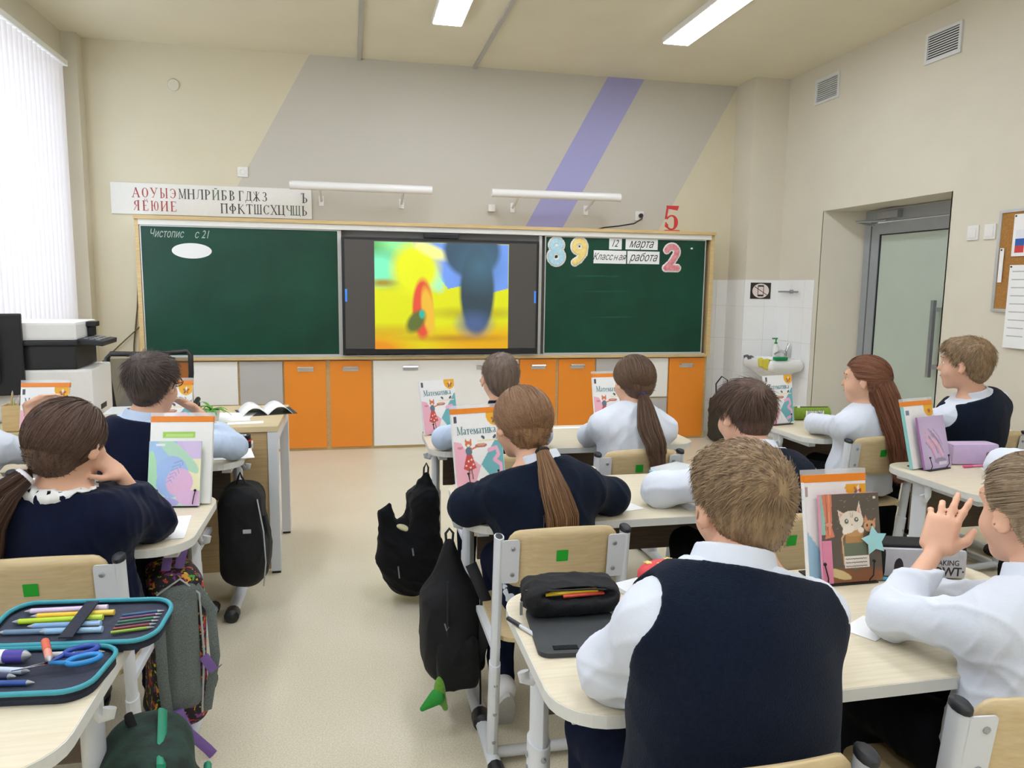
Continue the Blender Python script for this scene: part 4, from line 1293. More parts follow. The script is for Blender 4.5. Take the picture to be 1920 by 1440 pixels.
# the first chair has lost one post cap: a black disc paints the shade inside the open tube
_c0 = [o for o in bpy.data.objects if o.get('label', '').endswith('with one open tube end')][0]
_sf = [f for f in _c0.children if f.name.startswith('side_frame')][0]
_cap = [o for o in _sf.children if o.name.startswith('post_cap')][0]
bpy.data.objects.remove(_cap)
MB().tube([(-0.176, -0.1495, 0.6905), (-0.176, -0.1502, 0.6962)], 0.017, 12, ry=0.0095, side=(0, 1, 0)).build('dark_hole_disc', 'black_plastic', _sf)

# ------------------------------------------------------------------ teacher's desk, chair and equipment
mat('teacher_top', '#dccaa4', 0.4, col2='#cfbb90', nscale=4, stretch=(2, 24, 10))
mat('teacher_panel', '#c8ad80', 0.5, col2='#b89b6e', nscale=4, stretch=(2, 10, 30))
td = empty('teacher_desk', (-1.18, 3.82, 0), 0, 'wide light wood teacher desk with a panelled front and white metal ends', 'desk')
TW = 0.845
MB().box(-TW, TW, -0.30, 0.34, 0.676, 0.702, bev=0.002).build('tabletop', 'teacher_top', td)
MB().box(-TW + 0.05, TW - 0.05, -0.29, -0.272, 0.02, 0.672).build('front_panel', 'teacher_panel', td)
for s in (-1, 1):
    f = MB()
    x = s * (TW - 0.025)
    f.box(x - 0.022, x + 0.022, -0.298, -0.25, 0.012, 0.6755).box(x - 0.022, x + 0.022, 0.28, 0.33, 0.012, 0.6755).box(x - 0.022, x + 0.022, -0.25, 0.28, 0.63, 0.6755)
    f.build('end_frame', 'white_metal', td)
    for y in (-0.274, 0.305): MB().box(x - 0.02, x + 0.02, y - 0.02, y + 0.02, 0, 0.0125).build('foot', 'black_plastic', td)
ZT = 0.7022
# multifunction printer
pr = empty('printer', (-1.40, 3.98, ZT), math.radians(4), 'white and black multifunction printer on the teacher desk', 'printer')
mat('printer_white', '#e9e8e4', 0.45, noise=0.03)
MB().box(-0.20, 0.20, -0.19, 0.19, 0.0, 0.24, bev=0.012).build('paper_cabinet', 'printer_white', pr)
MB().box(-0.205, 0.14, -0.18, 0.18, 0.24, 0.352, bev=0.008).build('scanner_base', 'black_plastic', pr)
MB().box(-0.20, 0.15, -0.20, 0.19, 0.353, 0.375, bev=0.005).build('scanner_bed', 'black_plastic', pr)
MB().box(-0.20, 0.145, -0.19, 0.18, 0.376, 0.458, bev=0.012).build('document_feeder', 'printer_white', pr)
cp = MB().box(0.0, 0.11, -0.17, 0.12, -0.012, 0.012, bev=0.005).build('control_panel', 'dark_plastic', pr)
cp.location = (0.14, 0, 0.37); cp.rotation_euler = (0, 0.12, 0)
kk = MB()
for i in range(5):
    for j in range(3): kk.box(0.02 + j * 0.025, 0.038 + j * 0.025, -0.14 + i * 0.045, -0.115 + i * 0.045, 0.0125, 0.0155)
kk.build('buttons', 'grey_metal', cp)['kind'] = 'stuff'
for i in range(5): MB().box(-0.07, 0.03, -0.192, -0.1895, 0.055 + i * 0.012, 0.060 + i * 0.012).build('vent_slot', 'dark_plastic', pr)
MB().box(0.05, 0.14, -0.01, 0.10, 0.2405, 0.262, bev=0.004).build('output_tray', 'black_plastic', pr)
MB().box(0.146, 0.17, 0.0, 0.07, 0.385, 0.43, bev=0.004).build('hinge', 'black_plastic', pr)
MB().box(0.146, 0.19, -0.02, 0.05, 0.431, 0.455, bev=0.003).build('hinge', 'black_plastic', pr)
MB().box(0.2002, 0.2015, -0.06, 0.05, 0.03, 0.055).build('tray_grip', 'dark_plastic', pr)
# monitor seen from behind
mo = empty('monitor', (-1.70, 3.72, ZT), math.radians(14), 'black computer monitor turned to the teacher, at the end of the desk', 'monitor')
MB().box(-0.25, 0.25, -0.02, 0.012, 0.13, 0.50, bev=0.008).build('screen_case', 'black_plastic', mo)
MB().box(-0.16, 0.16, -0.055, -0.02, 0.19, 0.44, bev=0.014).build('rear_hump', 'dark_plastic', mo)
MB().box(-0.03, 0.03, -0.06, -0.035, 0.02, 0.26, bev=0.006).build('stand_neck', 'black_plastic', mo)
MB().prism(rrect(-0.13, 0.13, -0.13, 0.07, 0.05), 0, 0.016).build('stand_foot', 'black_plastic', mo)
# mesh-back office chair
oc = empty('office_chair', (-1.165, 4.62, 0), math.radians(6), 'black mesh-back office chair behind the teacher desk', 'chair')
mat('mesh_back', '#3b3f45', 0.8, alpha=0.55, noise=0.4, nscale=600)
prof = [(-0.225, 0.915), (-0.21, 0.62), (-0.16, 0.46), (0.16, 0.46), (0.21, 0.62), (0.225, 0.935), (0.0, 0.92)]
fr = []
for (x, z) in [(-0.16, 0.46), (-0.21, 0.62), (-0.228, 0.80), (-0.228, 0.90), (-0.21, 0.925), (0.0, 0.915), (0.21, 0.935), (0.228, 0.91), (0.228, 0.80), (0.21, 0.62), (0.16, 0.46), (-0.16, 0.46)]:
    fr.append((x, 0.20 + 0.03 * (z - 0.46) - 0.05 * (1 - (x / 0.23) ** 2) * -1, z))
MB().tube(fr, 0.016, 8).build('back_frame', 'black_plastic', oc, True)
V, Q = [], []
for i in range(9):
    z = 0.47 + i * 0.055
    w = 0.16 + 0.055 * min(1, i / 3)
    for j in range(9):
        x = -w + 2 * w * j / 8
        V.append((x, 0.20 + 0.03 * (z - 0.46) + 0.05 * (1 - (x / 0.23) ** 2), z - (0.015 if i == 8 else 0)))
for i in range(8):
    for j in range(8): Q.append((i * 9 + j, i * 9 + j + 1, i * 9 + j + 10, i * 9 + j + 9))
mesh_np('mesh_panel', np.array(V), np.array(Q), 'mesh_back', oc)
MB().prism(rrect(-0.23, 0.23, -0.24, 0.20, 0.08), 0.42, 0.475).build('seat', 'black_fabric', oc)
MB().tube([(0, 0, 0.09), (0, 0, 0.42)], 0.028, 12).build('gas_column', 'black_plastic', oc)
for k in range(5):
    a = 2 * PI * k / 5 + 0.3
    MB().tube([(0, 0, 0.10), (0.27 * math.cos(a), 0.27 * math.sin(a), 0.07)], [0.026, 0.018], 8).build('base_arm', 'black_plastic', oc)
    MB().ball((0.27 * math.cos(a), 0.27 * math.sin(a), 0.03), 0.03, 0.018, 0.03).build('castor', 'black_plastic', oc, True)
for s in (-1, 1):
    MB().tube([(s * 0.23, 0.05, 0.45), (s * 0.27, 0.05, 0.47), (s * 0.27, 0.05, 0.64), (s * 0.27, -0.16, 0.655), (s * 0.27, 0.1, 0.655)], 0.015, 8).build('armrest', 'black_plastic', oc, True)
MB().box(-0.03, 0.03, 0.16, 0.235, 0.40, 0.62).build('back_spine', 'black_plastic', oc)
# ------------------------------------------------------------------ pupils
mat('skin', '#eab89a', 0.5, noise=0.10, nscale=18, sss=0.12, bump=0.02, bscale=500)
mat('lip', '#c97d72', 0.45, noise=0.1)
mat('eye_white', '#f3f1ee', 0.2, noise=0.02)
mat('iris', '#4a372b', 0.15, noise=0.2, nscale=200)
mat('white_cotton', '#dbe1eb', 0.85, spec=0.2, noise=0.04, nscale=8, bump=0.10, bscale=140)
mat('blue_cotton', '#c3d5ee', 0.8, noise=0.05, nscale=8, bump=0.10, bscale=140)
mat('navy_knit', '#141d2e', 0.95, spec=0.12, noise=0.25, nscale=160, bump=0.5, bscale=420, sheen=0.06)
mat('navy_velvet', '#0f1731', 0.9, spec=0.12, noise=0.30, nscale=12, bump=0.2, bscale=300, sheen=0.10)
mat('dark_trouser', '#101115', 0.9, spec=0.12, noise=0.2, nscale=60, bump=0.2, bscale=300)
mat('navy_trouser', '#151d33', 0.9, spec=0.12, noise=0.2, nscale=60, bump=0.2, bscale=300)
mat('shoe_black', '#1d1d20', 0.5, noise=0.2)
mat('shoe_white', '#e6e5e2', 0.55, noise=0.06)
mat('sole_grey', '#c9c8c4', 0.7, noise=0.12, nscale=60)
mat('lace', '#f3f3f1', 0.8, noise=0.03)
mat('spectacle', '#2a2522', 0.3, noise=0.1)
HAIRM = {}
def hair_mat(name, dark, light):
    m = mat('hair_' + name, dark, 0.5, col2=light, nscale=14, stretch=(7, 7, 0.8), bump=0.25, bscale=60)
    if 'hairs' not in MATS: mat('hairs', '#ffffff', 0.46, attr='tone', spec=0.4)
    HAIRM[name] = (np.array(lin(dark)), np.array(lin(light)))
    return m
hair_mat('darkbrown', '#3a2a22', '#6a4d3c')
hair_mat('black', '#2b2422', '#57463e')
hair_mat('brown', '#4a372b', '#76583f')
hair_mat('auburn', '#6b4a36', '#a8825c')
hair_mat('red', '#5e3a29', '#a06a4c')
hair_mat('sandy', '#66503c', '#a98d68')
hair_mat('blond', '#7d6a54', '#b59e80')
hair_mat('buzz', '#4f4036', '#7a6656')

def hand_items(wrist, fd, pn, side, curl=(0.2, 0.2, 0.25, 0.3), sc=0.9, spread=0.10, thumb=0.6):
    """palm and five fingers; side 'L'/'R'; curl per finger (index..little)"""
    fd = Vector(fd).normalized(); pn = Vector(pn); pn = (pn - fd * pn.dot(fd)).normalized()
    th = fd.cross(pn) * (1 if side == 'R' else -1)          # towards the thumb
    w = Vector(wrist)
    it = []
    R = np.array([[th[i], fd[i], pn[i]] for i in range(3)], dtype=np.float32)
    c = w + fd * 0.040 * sc
    it.append(('b', A3(c), A3((0.034 * sc, 0.040 * sc, 0.0125 * sc)), R, 0.0115 * sc, 0.012))
    lens = (0.064, 0.070, 0.065, 0.052); rad = (0.0082, 0.0084, 0.0080, 0.0072)
    for i in range(4):
        off = (1.5 - i) * 0.0165 * sc
        p = w + fd * (0.076 - 0.004 * abs(i - 1.2)) * sc + th * off
        a = (1.5 - i) * spread * 0.6
        d = (fd * math.cos(a) + th * math.sin(a)).normalized()
        ax = th
        L = lens[i] * sc
        ang = 0.0
        for j, fr in enumerate((0.45, 0.30, 0.25)):
            ang += curl[i] * (0.7 if j == 0 else 1.0)
            dd = (d * math.cos(ang) + pn * math.sin(ang)).normalized()
            q = p + dd * L * fr
            r0 = rad[i] * sc * (1 - 0.08 * j); r1 = rad[i] * sc * (1 - 0.08 * (j + 1))
            it.append(('c', A3(p), A3(q), r0, r1, 0.004))
            p = q
    p = w + fd * 0.016 * sc + th * 0.026 * sc
    d1 = (fd * 0.65 + th * thumb + pn * 0.25).normalized()
    q = p + d1 * 0.038 * sc
    it.append(('c', A3(p), A3(q), 0.0125 * sc, 0.0098 * sc, 0.008))
    d2 = (fd * 0.9 + th * thumb * 0.4 + pn * 0.3).normalized()
    it.append(('c', A3(q), A3(q + d2 * 0.030 * sc), 0.0098 * sc, 0.0082 * sc, 0.004))
    return it

HEAD_R = np.array([0.074, 0.092, 0.083])
def person(label, pelvis, neck, head, hy=0, hp=0, hr=0, ty=0, g=1.0, sh=0.135, elL=None, wrL=None, elR=None, wrR=None,
           handL=None, handR=None, top='white_cotton', vest=None, bottom='dark_trouser', hair='brown', style='short',
           tail=None, tie=None, tie_mat=None, h=0.008, kneesY=0.36, shoe='shoe_black', hs=1.0, nh=5000, collar='white_cotton',
           feet=None, spec=None, seed=0, hem=0.0, tuft=0.03, tops=0.016, folds=0.006, knee=None, lace=False, under=False, cuff=0.004, whorl=(0.0, -0.06, 0.06)):
    P, N, Hc = Vector(pelvis), Vector(neck), Vector(head)
    root = empty('person', (P.x, P.y, 0), 0, label, 'person')
    inv = Matrix.Translation((-P.x, -P.y, 0))
    def loc(o):
        o.data.transform(inv)
        return o
    # torso frame
    up = (N - P).normalized()
    lat = Vector((math.cos(ty), math.sin(ty), 0)); lat = (lat - up * lat.dot(up)).normalized()
    fwd = up.cross(lat)
    RT = np.array([[lat[i], fwd[i], up[i]] for i in range(3)], dtype=np.float32)
    SL, SR = N - up * 0.080 - lat * sh, N - up * 0.080 + lat * sh
    ga = 1 + (g - 1) * 0.35
    Ltor = (N - P).length
    elL = Vector(elL or SL + fwd * 0.1 - up * 0.18 - lat * 0.04); elR = Vector(elR or SR + fwd * 0.1 - up * 0.18 + lat * 0.04)
    wrL = Vector(wrL or elL + fwd * 0.2); wrR = Vector(wrR or elR + fwd * 0.2)
    def torso(infl):
        i = infl
        it = [('e', A3(N - up * 0.125), A3((sh * 0.98 + i, 0.088 * g + i, 0.135 + i)), RT, 0.05),
              ('e', A3(P + up * Ltor * 0.42), A3((0.112 * g + i, 0.088 * g + i, 0.14 + i)), RT, 0.06),
              ('e', A3(P + up * 0.03), A3((0.125 * g + i, 0.098 * g + i, 0.10 + i)), RT, 0.06),
              ('c', A3(SL), A3(SR), 0.042 + i * 0.8, 0.042 + i * 0.8, 0.05),
              ('c', A3(N - up * 0.012 - lat * 0.02), A3(N - up * 0.066 - lat * sh * 0.75), 0.036 + i * 0.7, 0.036 + i * 0.7, 0.05),
              ('c', A3(N - up * 0.012 + lat * 0.02), A3(N - up * 0.066 + lat * sh * 0.75), 0.036 + i * 0.7, 0.036 + i * 0.7, 0.05)]
        return it
    def arms(infl, cuff=0.02, loose=1.0):
        it = []
        for (S, E, Wr) in ((SL, elL, wrL), (SR, elR, wrR)):
            We = Wr - (Wr - E).normalized() * cuff
            it.append(('c', A3(S), A3(E), 0.036 * ga + infl * 0.8, 0.030 * ga + infl * loose, 0.03))
            it.append(('c', A3(E), A3(We), 0.029 * ga + infl * loose, 0.021 + infl * 0.8, 0.025))
        return it
    hipL, hipR = P - lat * 0.07 * g, P + lat * 0.07 * g
    kz = 0.47
    kL = hipL + fwd * kneesY * 0.92 - lat * 0.03; kR = hipR + fwd * kneesY * 0.92 + lat * 0.03
    for k_ in (kL, kR): k_.z = kz
    if knee: kL, kR = Vector(knee[0]), Vector(knee[1])
    if feet: aL, aR = Vector(feet[0]), Vector(feet[1])
    else:
        aL, aR = kL + fwd * 0.02, kR + fwd * 0.04
        aL.z = aR.z = 0.085
    def legs(i):
        return [('c', A3(hipL), A3(kL), 0.066 * g + i, 0.048 + i, 0.04), ('c', A3(kL), A3(aL), 0.046 + i, 0.030 + i, 0.02),
                ('c', A3(hipR), A3(kR), 0.066 * g + i, 0.048 + i, 0.04), ('c', A3(kR), A3(aR), 0.046 + i, 0.030 + i, 0.02)]
    # head frame: x right, y face, z up
    RH = rot_m(hy, hp, hr)
    def hw(v): return np.array(Hc) + RH @ (np.array(v) * hs)
    def he(c, r, k=0.015): return ('e', A3(hw(c)), A3(np.array(r) * hs), RH.astype(np.float32), k)
    def hcone(a, b, ra, rb, k=0.01): return ('c', A3(hw(a)), A3(hw(b)), ra * hs, rb * hs, k)
    B = Sdf(h)
    B.items = [he((0, -0.008, 0.022), (0.0705, 0.088, 0.077)), he((0, 0.026, -0.040), (0.055, 0.056, 0.062), 0.03), hcone((-0.012, 0.056, -0.090), (0.012, 0.056, -0.090), 0.014, 0.014, 0.03),
               hcone((0, 0.078, 0.004), (0, 0.093, -0.026), 0.007, 0.0105, 0.012), he((-0.034, 0.052, -0.036), (0.024, 0.022, 0.026), 0.02), he((0.034, 0.052, -0.036), (0.024, 0.022, 0.026), 0.02),
               hcone((-0.016, 0.074, -0.055), (0.016, 0.074, -0.055), 0.008, 0.008, 0.012), hcone((-0.03, 0.072, 0.022), (0.03, 0.072, 0.022), 0.012, 0.012, 0.02),
               ('c', A3(hw((0, -0.022, -0.05))), A3(N - up * 0.02), 0.044 * hs * (0.9 + 0.1 * g), 0.047 * (0.8 + 0.2 * g), 0.02)]
    ears = []
    for s in (-1, 1):
        RE = (RH @ rot_m(-s * 0.45, 0, 0)).astype(np.float32)
        ears.append(('e', A3(hw((s * 0.076, -0.004, -0.012))), A3(np.array((0.0075, 0.018, 0.028)) * hs), RE, 0.006))
    B.items += ears
    B.items += torso(-0.004) + arms(-0.004, 0.0) + legs(-0.006)
    for (wr, el, hd, sd) in ((wrL, elL, handL, 'L'), (wrR, elR, handR, 'R')):
        hd = hd or {}
        fd = hd.get('fd', (wr - el).normalized())
        pn = hd.get('pn', (0, 0, -1))
        B.items += hand_items(wr, fd, pn, sd, hd.get('curl', (0.25, 0.28, 0.32, 0.36)), hd.get('sc', 0.86), hd.get('spread', 0.12), hd.get('thumb', 0.6))
    for (a, k_) in ((aL, kL), (aR, kR)):
        B.items.append(('c', A3(a), A3((a.x + fwd.x * 0.10, a.y + fwd.y * 0.10, a.z - 0.045)), 0.030, 0.022, 0.02))
    B.grid()
    for s in (-1, 1):      # eye sockets, ear hollows
        B.apply(he((s * 0.030, 0.088, 0.004), (0.015, 0.013, 0.010), 0.010), 's')
        B.apply(he((s * 0.085, 0.000, -0.010), (0.006, 0.009, 0.014), 0.004), 's')
    body = loc(B.build('body', MATS['skin'], root, smooth_it=1))
    for s in (-1, 1):
        e = MB().ball(hw((s * 0.030, 0.0655, 0.004)), 0.0105 * hs).build('eye', 'eye_white', root, True); loc(e)
        ii = MB().ball(hw((s * 0.030, 0.0712, 0.004)), 0.0062 * hs).build('iris', 'iris', e, True); loc(ii)
        eb = MB().tube([hw((s * 0.045, 0.070, 0.024)), hw((s * 0.030, 0.083, 0.028)), hw((s * 0.014, 0.085, 0.024))], [0.002, 0.003, 0.002], 6).build('eyebrow', 'hair_' + hair, root, True); loc(eb)
    lp = MB().tube([hw((-0.019, 0.076, -0.056)), hw((-0.008, 0.0835, -0.0535)), hw((0, 0.0835, -0.0545)), hw((0.008, 0.0835, -0.0535)), hw((0.019, 0.076, -0.056))], [0.0015, 0.0042, 0.0046, 0.0042, 0.0015], 8).build('lips', 'lip', root, True)
    loc(lp)
    # shirt or jumper
    S = Sdf(h)
    S.items = torso(tops) + arms(tops * 0.95, cuff, 1.15)
    if hem:
        for s in (-1, 1):
            S.items.append(('c', A3(P + lat * s * 0.07 * g + up * 0.06), A3(P + lat * s * 0.08 * g - Vector((0, 0, hem)) - fwd * 0.015), 0.09 * g, 0.092 * g, 0.05))
    S.grid()
    nd = (Hc - N).normalized()
    ndv = (nd * 0.6 + up * 0.4).normalized()
    c0 = N + ndv * (0.012 if (collar or lace) else 0.030)
    S.func(lambda F, X, Y, Z: np.maximum(F, (X - c0.x) * ndv.x + (Y - c0.y) * ndv.y + (Z - c0.z) * ndv.z))
    if not hem:
        zc = P.z - 0.06
        S.func(lambda F, X, Y, Z: np.maximum(F, np.where((X - P.x) ** 2 + (Y - P.y) ** 2 < 0.09, zc - Z + 0 * X + 0 * Y, -1)))
    else:
        zc = P.z - hem
        S.func(lambda F, X, Y, Z: np.maximum(F, zc - Z + 0 * X + 0 * Y))
    sleeve_top = top
    sname = 'jumper' if 'knit' in top else ('dress' if 'velvet' in top else 'shirt')
    loc(S.build(sname, MATS[top], root, wob=folds, wsc=38, smooth_it=2, seed=seed, fold=True))
    if vest:
        Vv = Sdf(h)
        Vv.items = torso(tops + 0.012)
        Vv.grid()
        c1 = N + ndv * 0.004
        Vv.func(lambda F, X, Y, Z: np.maximum(F, (X - c1.x) * ndv.x + (Y - c1.y) * ndv.y + (Z - c1.z) * ndv.z))
        Vv.apply(('c', A3(N + nd * 0.06), A3(N - up * 0.01 + fwd * 0.05), 0.062, 0.055, 0.02), 's')
        for (Sx, E, s) in ((SL, elL, -1), (SR, elR, 1)):
            A = Sx + lat * s * 0.045; E2 = Sx + (E - Sx) * 0.8 + lat * s * 0.045
            Vv.apply(('c', A3(A + up * 0.04), A3(E2), 0.036 * ga + tops, 0.042 * ga + tops, 0.012), 's')
        zv = P.z - 0.045
        Vv.func(lambda F, X, Y, Z: np.maximum(F, zv - Z + 0 * X + 0 * Y))
        loc(Vv.build('vest', MATS[vest], root, wob=0.003, wsc=24, smooth_it=2, seed=seed + 1, fold=True))
    if collar:
        C = Sdf(0.004)
        ca = N + ndv * 0.002
        C.items = [('c', A3(ca - ndv * 0.012), A3(ca + ndv * 0.032), 0.070 * (0.7 + 0.3 * g), 0.058 * (0.7 + 0.3 * g), 0.004)]
        C.pad = 0.02
        C.grid()
        C.apply(('c', A3(ca - ndv * 0.06), A3(ca + ndv * 0.09), 0.058 * (0.7 + 0.3 * g), 0.042 * (0.7 + 0.3 * g), 0.004), 's')
        cu = ca + ndv * 0.034; cl = ca - ndv * 0.022
        C.func(lambda F, X, Y, Z: np.maximum(np.maximum(F, (X - cu.x) * ndv.x + (Y - cu.y) * ndv.y + (Z - cu.z) * ndv.z), -((X - cl.x) * ndv.x + (Y - cl.y) * ndv.y + (Z - cl.z) * ndv.z)))
        loc(C.build('collar', MATS[collar], root, smooth_it=1))
    if lace:
        na, nr = 56, 5
        V, Q = [], []
        for i in range(na):
            a = 2 * PI * i / na
            for j in range(nr):
                r = 0.050 + 0.036 * j / (nr - 1) + (0.005 * abs(math.sin(a * 11)) if j == nr - 1 else 0)
                base = N + lat * (r * math.cos(a)) + fwd * (r * 0.92 * math.sin(a))
                hit = base - up * 0.02
                for t in range(60):
                    q = base + up * (0.05 - 0.003 * t)
                    ijk = np.round((np.array(q) - S.lo) / S.h).astype(int)
                    if S.F[tuple(np.clip(ijk, 0, np.array(S.F.shape) - 1))] < 0.001:
                        hit = q; break
                V.append(hit + up * 0.006)
        for i in range(na):
            for j in range(nr - 1):
                if j == 2 and i % 3 == 0: continue
                a, b = i * nr + j, ((i + 1) % na) * nr + j
                Q.append((a, b, b + 1, a + 1))
        V = np.array([v[:] for v in V])
        lc = mesh_np('lace_collar', V, np.array(Q), MATS['lace'], root); loc(lc)
        sm = lc.modifiers.new('thickness', 'SOLIDIFY'); sm.thickness = 0.003; sm.offset = 1
    if under:
        U = Sdf(0.008)
        U.items = [('e', A3(P + up * 0.02), A3((0.150 * g, 0.125 * g, 0.13)), RT, 0.03)]
        U.grid(); zu = P.z - 0.075
        U.func(lambda F, X, Y, Z: np.maximum(np.maximum(F, zu - Z + 0 * X + 0 * Y), Z - (P.z + 0.06) + 0 * X + 0 * Y))
        loc(U.build('shirt_hem', MATS['white_cotton'], root, wob=0.005, wsc=50, fold=True))
    # trousers or skirt, shoes
    T_ = Sdf(max(h, 0.009))
    T_.items = [('e', A3(P + up * 0.0), A3((0.132 * g, 0.105 * g, 0.092)), RT, 0.05)] + legs(0.010)
    T_.grid()
    zb = min(aL.z, aR.z) + 0.0
    loc(T_.build('trousers' if bottom != 'skirt' else 'skirt', MATS[bottom], root, wob=0.004, wsc=34, seed=seed + 2, fold=True))
    for a in (aL, aR):
        fdir = Vector((fwd.x, fwd.y, 0)).normalized()
        yaw = math.atan2(-fdir.x, fdir.y)
        M = Matrix.Translation((a.x, a.y, a.z - 0.085)) @ Matrix.Rotation(yaw, 4, 'Z')
        if feet and len(feet) > 2:       # toes down, sole turned to the back
            M = Matrix.Translation((a.x, a.y, a.z)) @ Matrix.Rotation(yaw, 4, 'Z') @ Matrix.Rotation(-feet[2], 4, 'X') @ Matrix.Translation((0, 0, -0.085))
        shs = Sdf(0.008)
        shs.items = [('c', A3((0, -0.035, 0.045)), A3((0, 0.10, 0.034)), 0.034, 0.028, 0.02), ('c', A3((0, -0.02, 0.06)), A3((0, 0.0, 0.095)), 0.034, 0.036, 0.02), ('e', A3((0, 0.125, 0.03)), A3((0.033, 0.05, 0.026)), None, 0.02)]
        shs.grid()
        shs.func(lambda F, X, Y, Z: np.maximum(np.maximum(F, 0.012 - Z + 0 * X), Z - 0.105 + 0 * X))
        so = shs.build('shoe', MATS[shoe], root); so.data.transform(inv @ M)
        ol = [(0.036 * math.cos(t) * (1.0 if math.sin(t) > 0 else 0.9), 0.053 + 0.125 * math.sin(t)) for t in [2 * PI * q / 22 for q in range(22)]]
        sl = MB().prism(ol, 0.0, 0.014).build('sole', 'sole_grey' if shoe == 'shoe_white' else 'shoe_black', so)
        sl.data.transform(inv @ M)
    # ---------------- hair
    HM = MATS['hair_' + hair]
    dk, lt = HAIRM[hair]
    infl = 0.010 if style != 'buzz' else 0.005
    Hs = Sdf(min(h, 0.007))
    rr = np.array([0.0705, 0.088, 0.077]) + infl
    Hs.items = [he((0, -0.008, 0.022), rr)]
    if style in ('short', 'full'): Hs.items += [he((0, 0.035, 0.062), (0.062, 0.052, 0.043), 0.03), he((0, -0.03, 0.05), (0.066, 0.066, 0.062), 0.03)]
    if style in ('pony', 'loose', 'up'): Hs.items += [he((0, -0.045, -0.02), (0.058, 0.052, 0.06), 0.03)]
    else: Hs.items += [he((0, -0.050, -0.025), (0.052, 0.043, 0.055), 0.03)]
    Hs.pad = 0.03
    Hs.grid()
    def clip(F, X, Y, Z):
        px, py, pz = X - Hc.x, Y - Hc.y, Z - Hc.z
        lx = (px * RH[0, 0] + py * RH[1, 0] + pz * RH[2, 0]) / hs; ly = (px * RH[0, 1] + py * RH[1, 1] + pz * RH[2, 1]) / hs; lz = (px * RH[0, 2] + py * RH[1, 2] + pz * RH[2, 2]) / hs
        if style in ('short', 'full', 'buzz'):
            zl = np.interp(ly, [-0.11, -0.06, -0.030, -0.012, 0.004, 0.018, 0.034, 0.06, 0.10], [-0.085, -0.082, -0.055, 0.012, 0.016, -0.012, 0.018, 0.052, 0.062])
            if style == 'full': zl = zl - np.interp(ly, [0.0, 0.04, 0.1], [0.0, 0.012, 0.025])
        else:
            zl = np.interp(ly, [-0.11, -0.05, -0.025, -0.012, 0.006, 0.02, 0.04, 0.06, 0.10], [-0.10, -0.085, -0.05, 0.010, 0.014, 0.0, 0.03, 0.058, 0.066])
        zl = zl + 0.003 * np.sin(lx * 260) * np.sin(ly * 300 + 1)
        return np.maximum(F, (zl - lz) * 0.7 * hs)
    Hs.func(clip)
    hair_o = Hs.build('hair', HM, root, wob=0.0022 if style != 'buzz' else 0.0008, wsc=60, smooth_it=1, seed=seed)
    SV = np.array([v.co[:] for v in hair_o.data.vertices])
    loc(hair_o)
    Rr = np.array(RH)
    L = ((SV - np.array(Hc)) @ Rr) / hs                # local coordinates of shell points
    keep = np.sqrt(((L - np.array((0, -0.008, 0.022))) / rr) ** 2).sum(1) > 0.2
    L = L[keep]
    gen = np.random.default_rng(seed + 77)
    cc = np.array((0, -0.008, 0.022))
    outer = np.linalg.norm((L - cc) / rr, axis=1) > 0.93
    L = L[outer]
    idx = gen.integers(0, len(L), nh)
    p0 = L[idx] + gen.normal(size=(nh, 3)) * 0.0025
    nrm = (p0 - cc) / rr ** 2; nrm /= np.linalg.norm(nrm, axis=1)[:, None]
    shade = np.clip(gen.beta(1.6, 1.8, nh)[:, None], 0, 1)
    cols = dk * (1 - shade) + lt * shade
    K = 6
    St = np.zeros((nh, K, 3))
    if style in ('short', 'full', 'buzz'):
        wp = np.array(whorl)
        flow = p0 - wp
        flow = flow - nrm * (flow * nrm).sum(1)[:, None]
        flow /= np.linalg.norm(flow, axis=1)[:, None] + 1e-6
        flow += 0.35 * np.cross(nrm, flow) + gen.normal(size=(nh, 3)) * 0.22
        LL = (tuft * gen.uniform(0.6, 1.15, nh))[:, None]
        # shorter and flatter towards neck and ears
        low = np.clip((p0[:, 2] + 0.05) / 0.08, 0.35, 1)[:, None]
        lift = {'short': 0.5, 'full': 0.2, 'buzz': 0.9}[style]
        for k in range(K):
            t = k / (K - 1)
            St[:, k] = p0 - nrm * 0.004 + LL * low * (flow * t * 0.85 + nrm * lift * (t - 0.55 * t * t) + np.array((0, 0, -1)) * 0.25 * t * t)
    else:
        tl = ((np.array(tie) - np.array(Hc)) @ Rr) / hs
        cur = p0.copy()
        for k in range(K):
            St[:, k] = cur
            d = tl - cur
            dist = np.linalg.norm(d, axis=1)[:, None] + 1e-6
            n = (cur - cc) / rr ** 2; n /= np.linalg.norm(n, axis=1)[:, None]
            tg = d - n * (d * n).sum(1)[:, None]
            tg /= np.linalg.norm(tg, axis=1)[:, None] + 1e-6
            cur = cur + tg * np.minimum(dist * 0.5, 0.019)
            r_ = np.linalg.norm((cur - cc) / rr, axis=1)[:, None]
            tgt = np.maximum(1.015, np.minimum(r_, 1.06))
            cur = cc + (cur - cc) / r_ * np.where(dist > 0.03, tgt, r_)
    St = St * hs @ Rr.T + np.array(Hc)
    sd = ribbons('hair_strands', St, 0.0011 if style not in ('buzz',) else 0.0009, MATS['hairs'], root, np.array(hw((0, -0.008, 0.0))), cols)
    loc(sd); sd['kind'] = 'stuff'
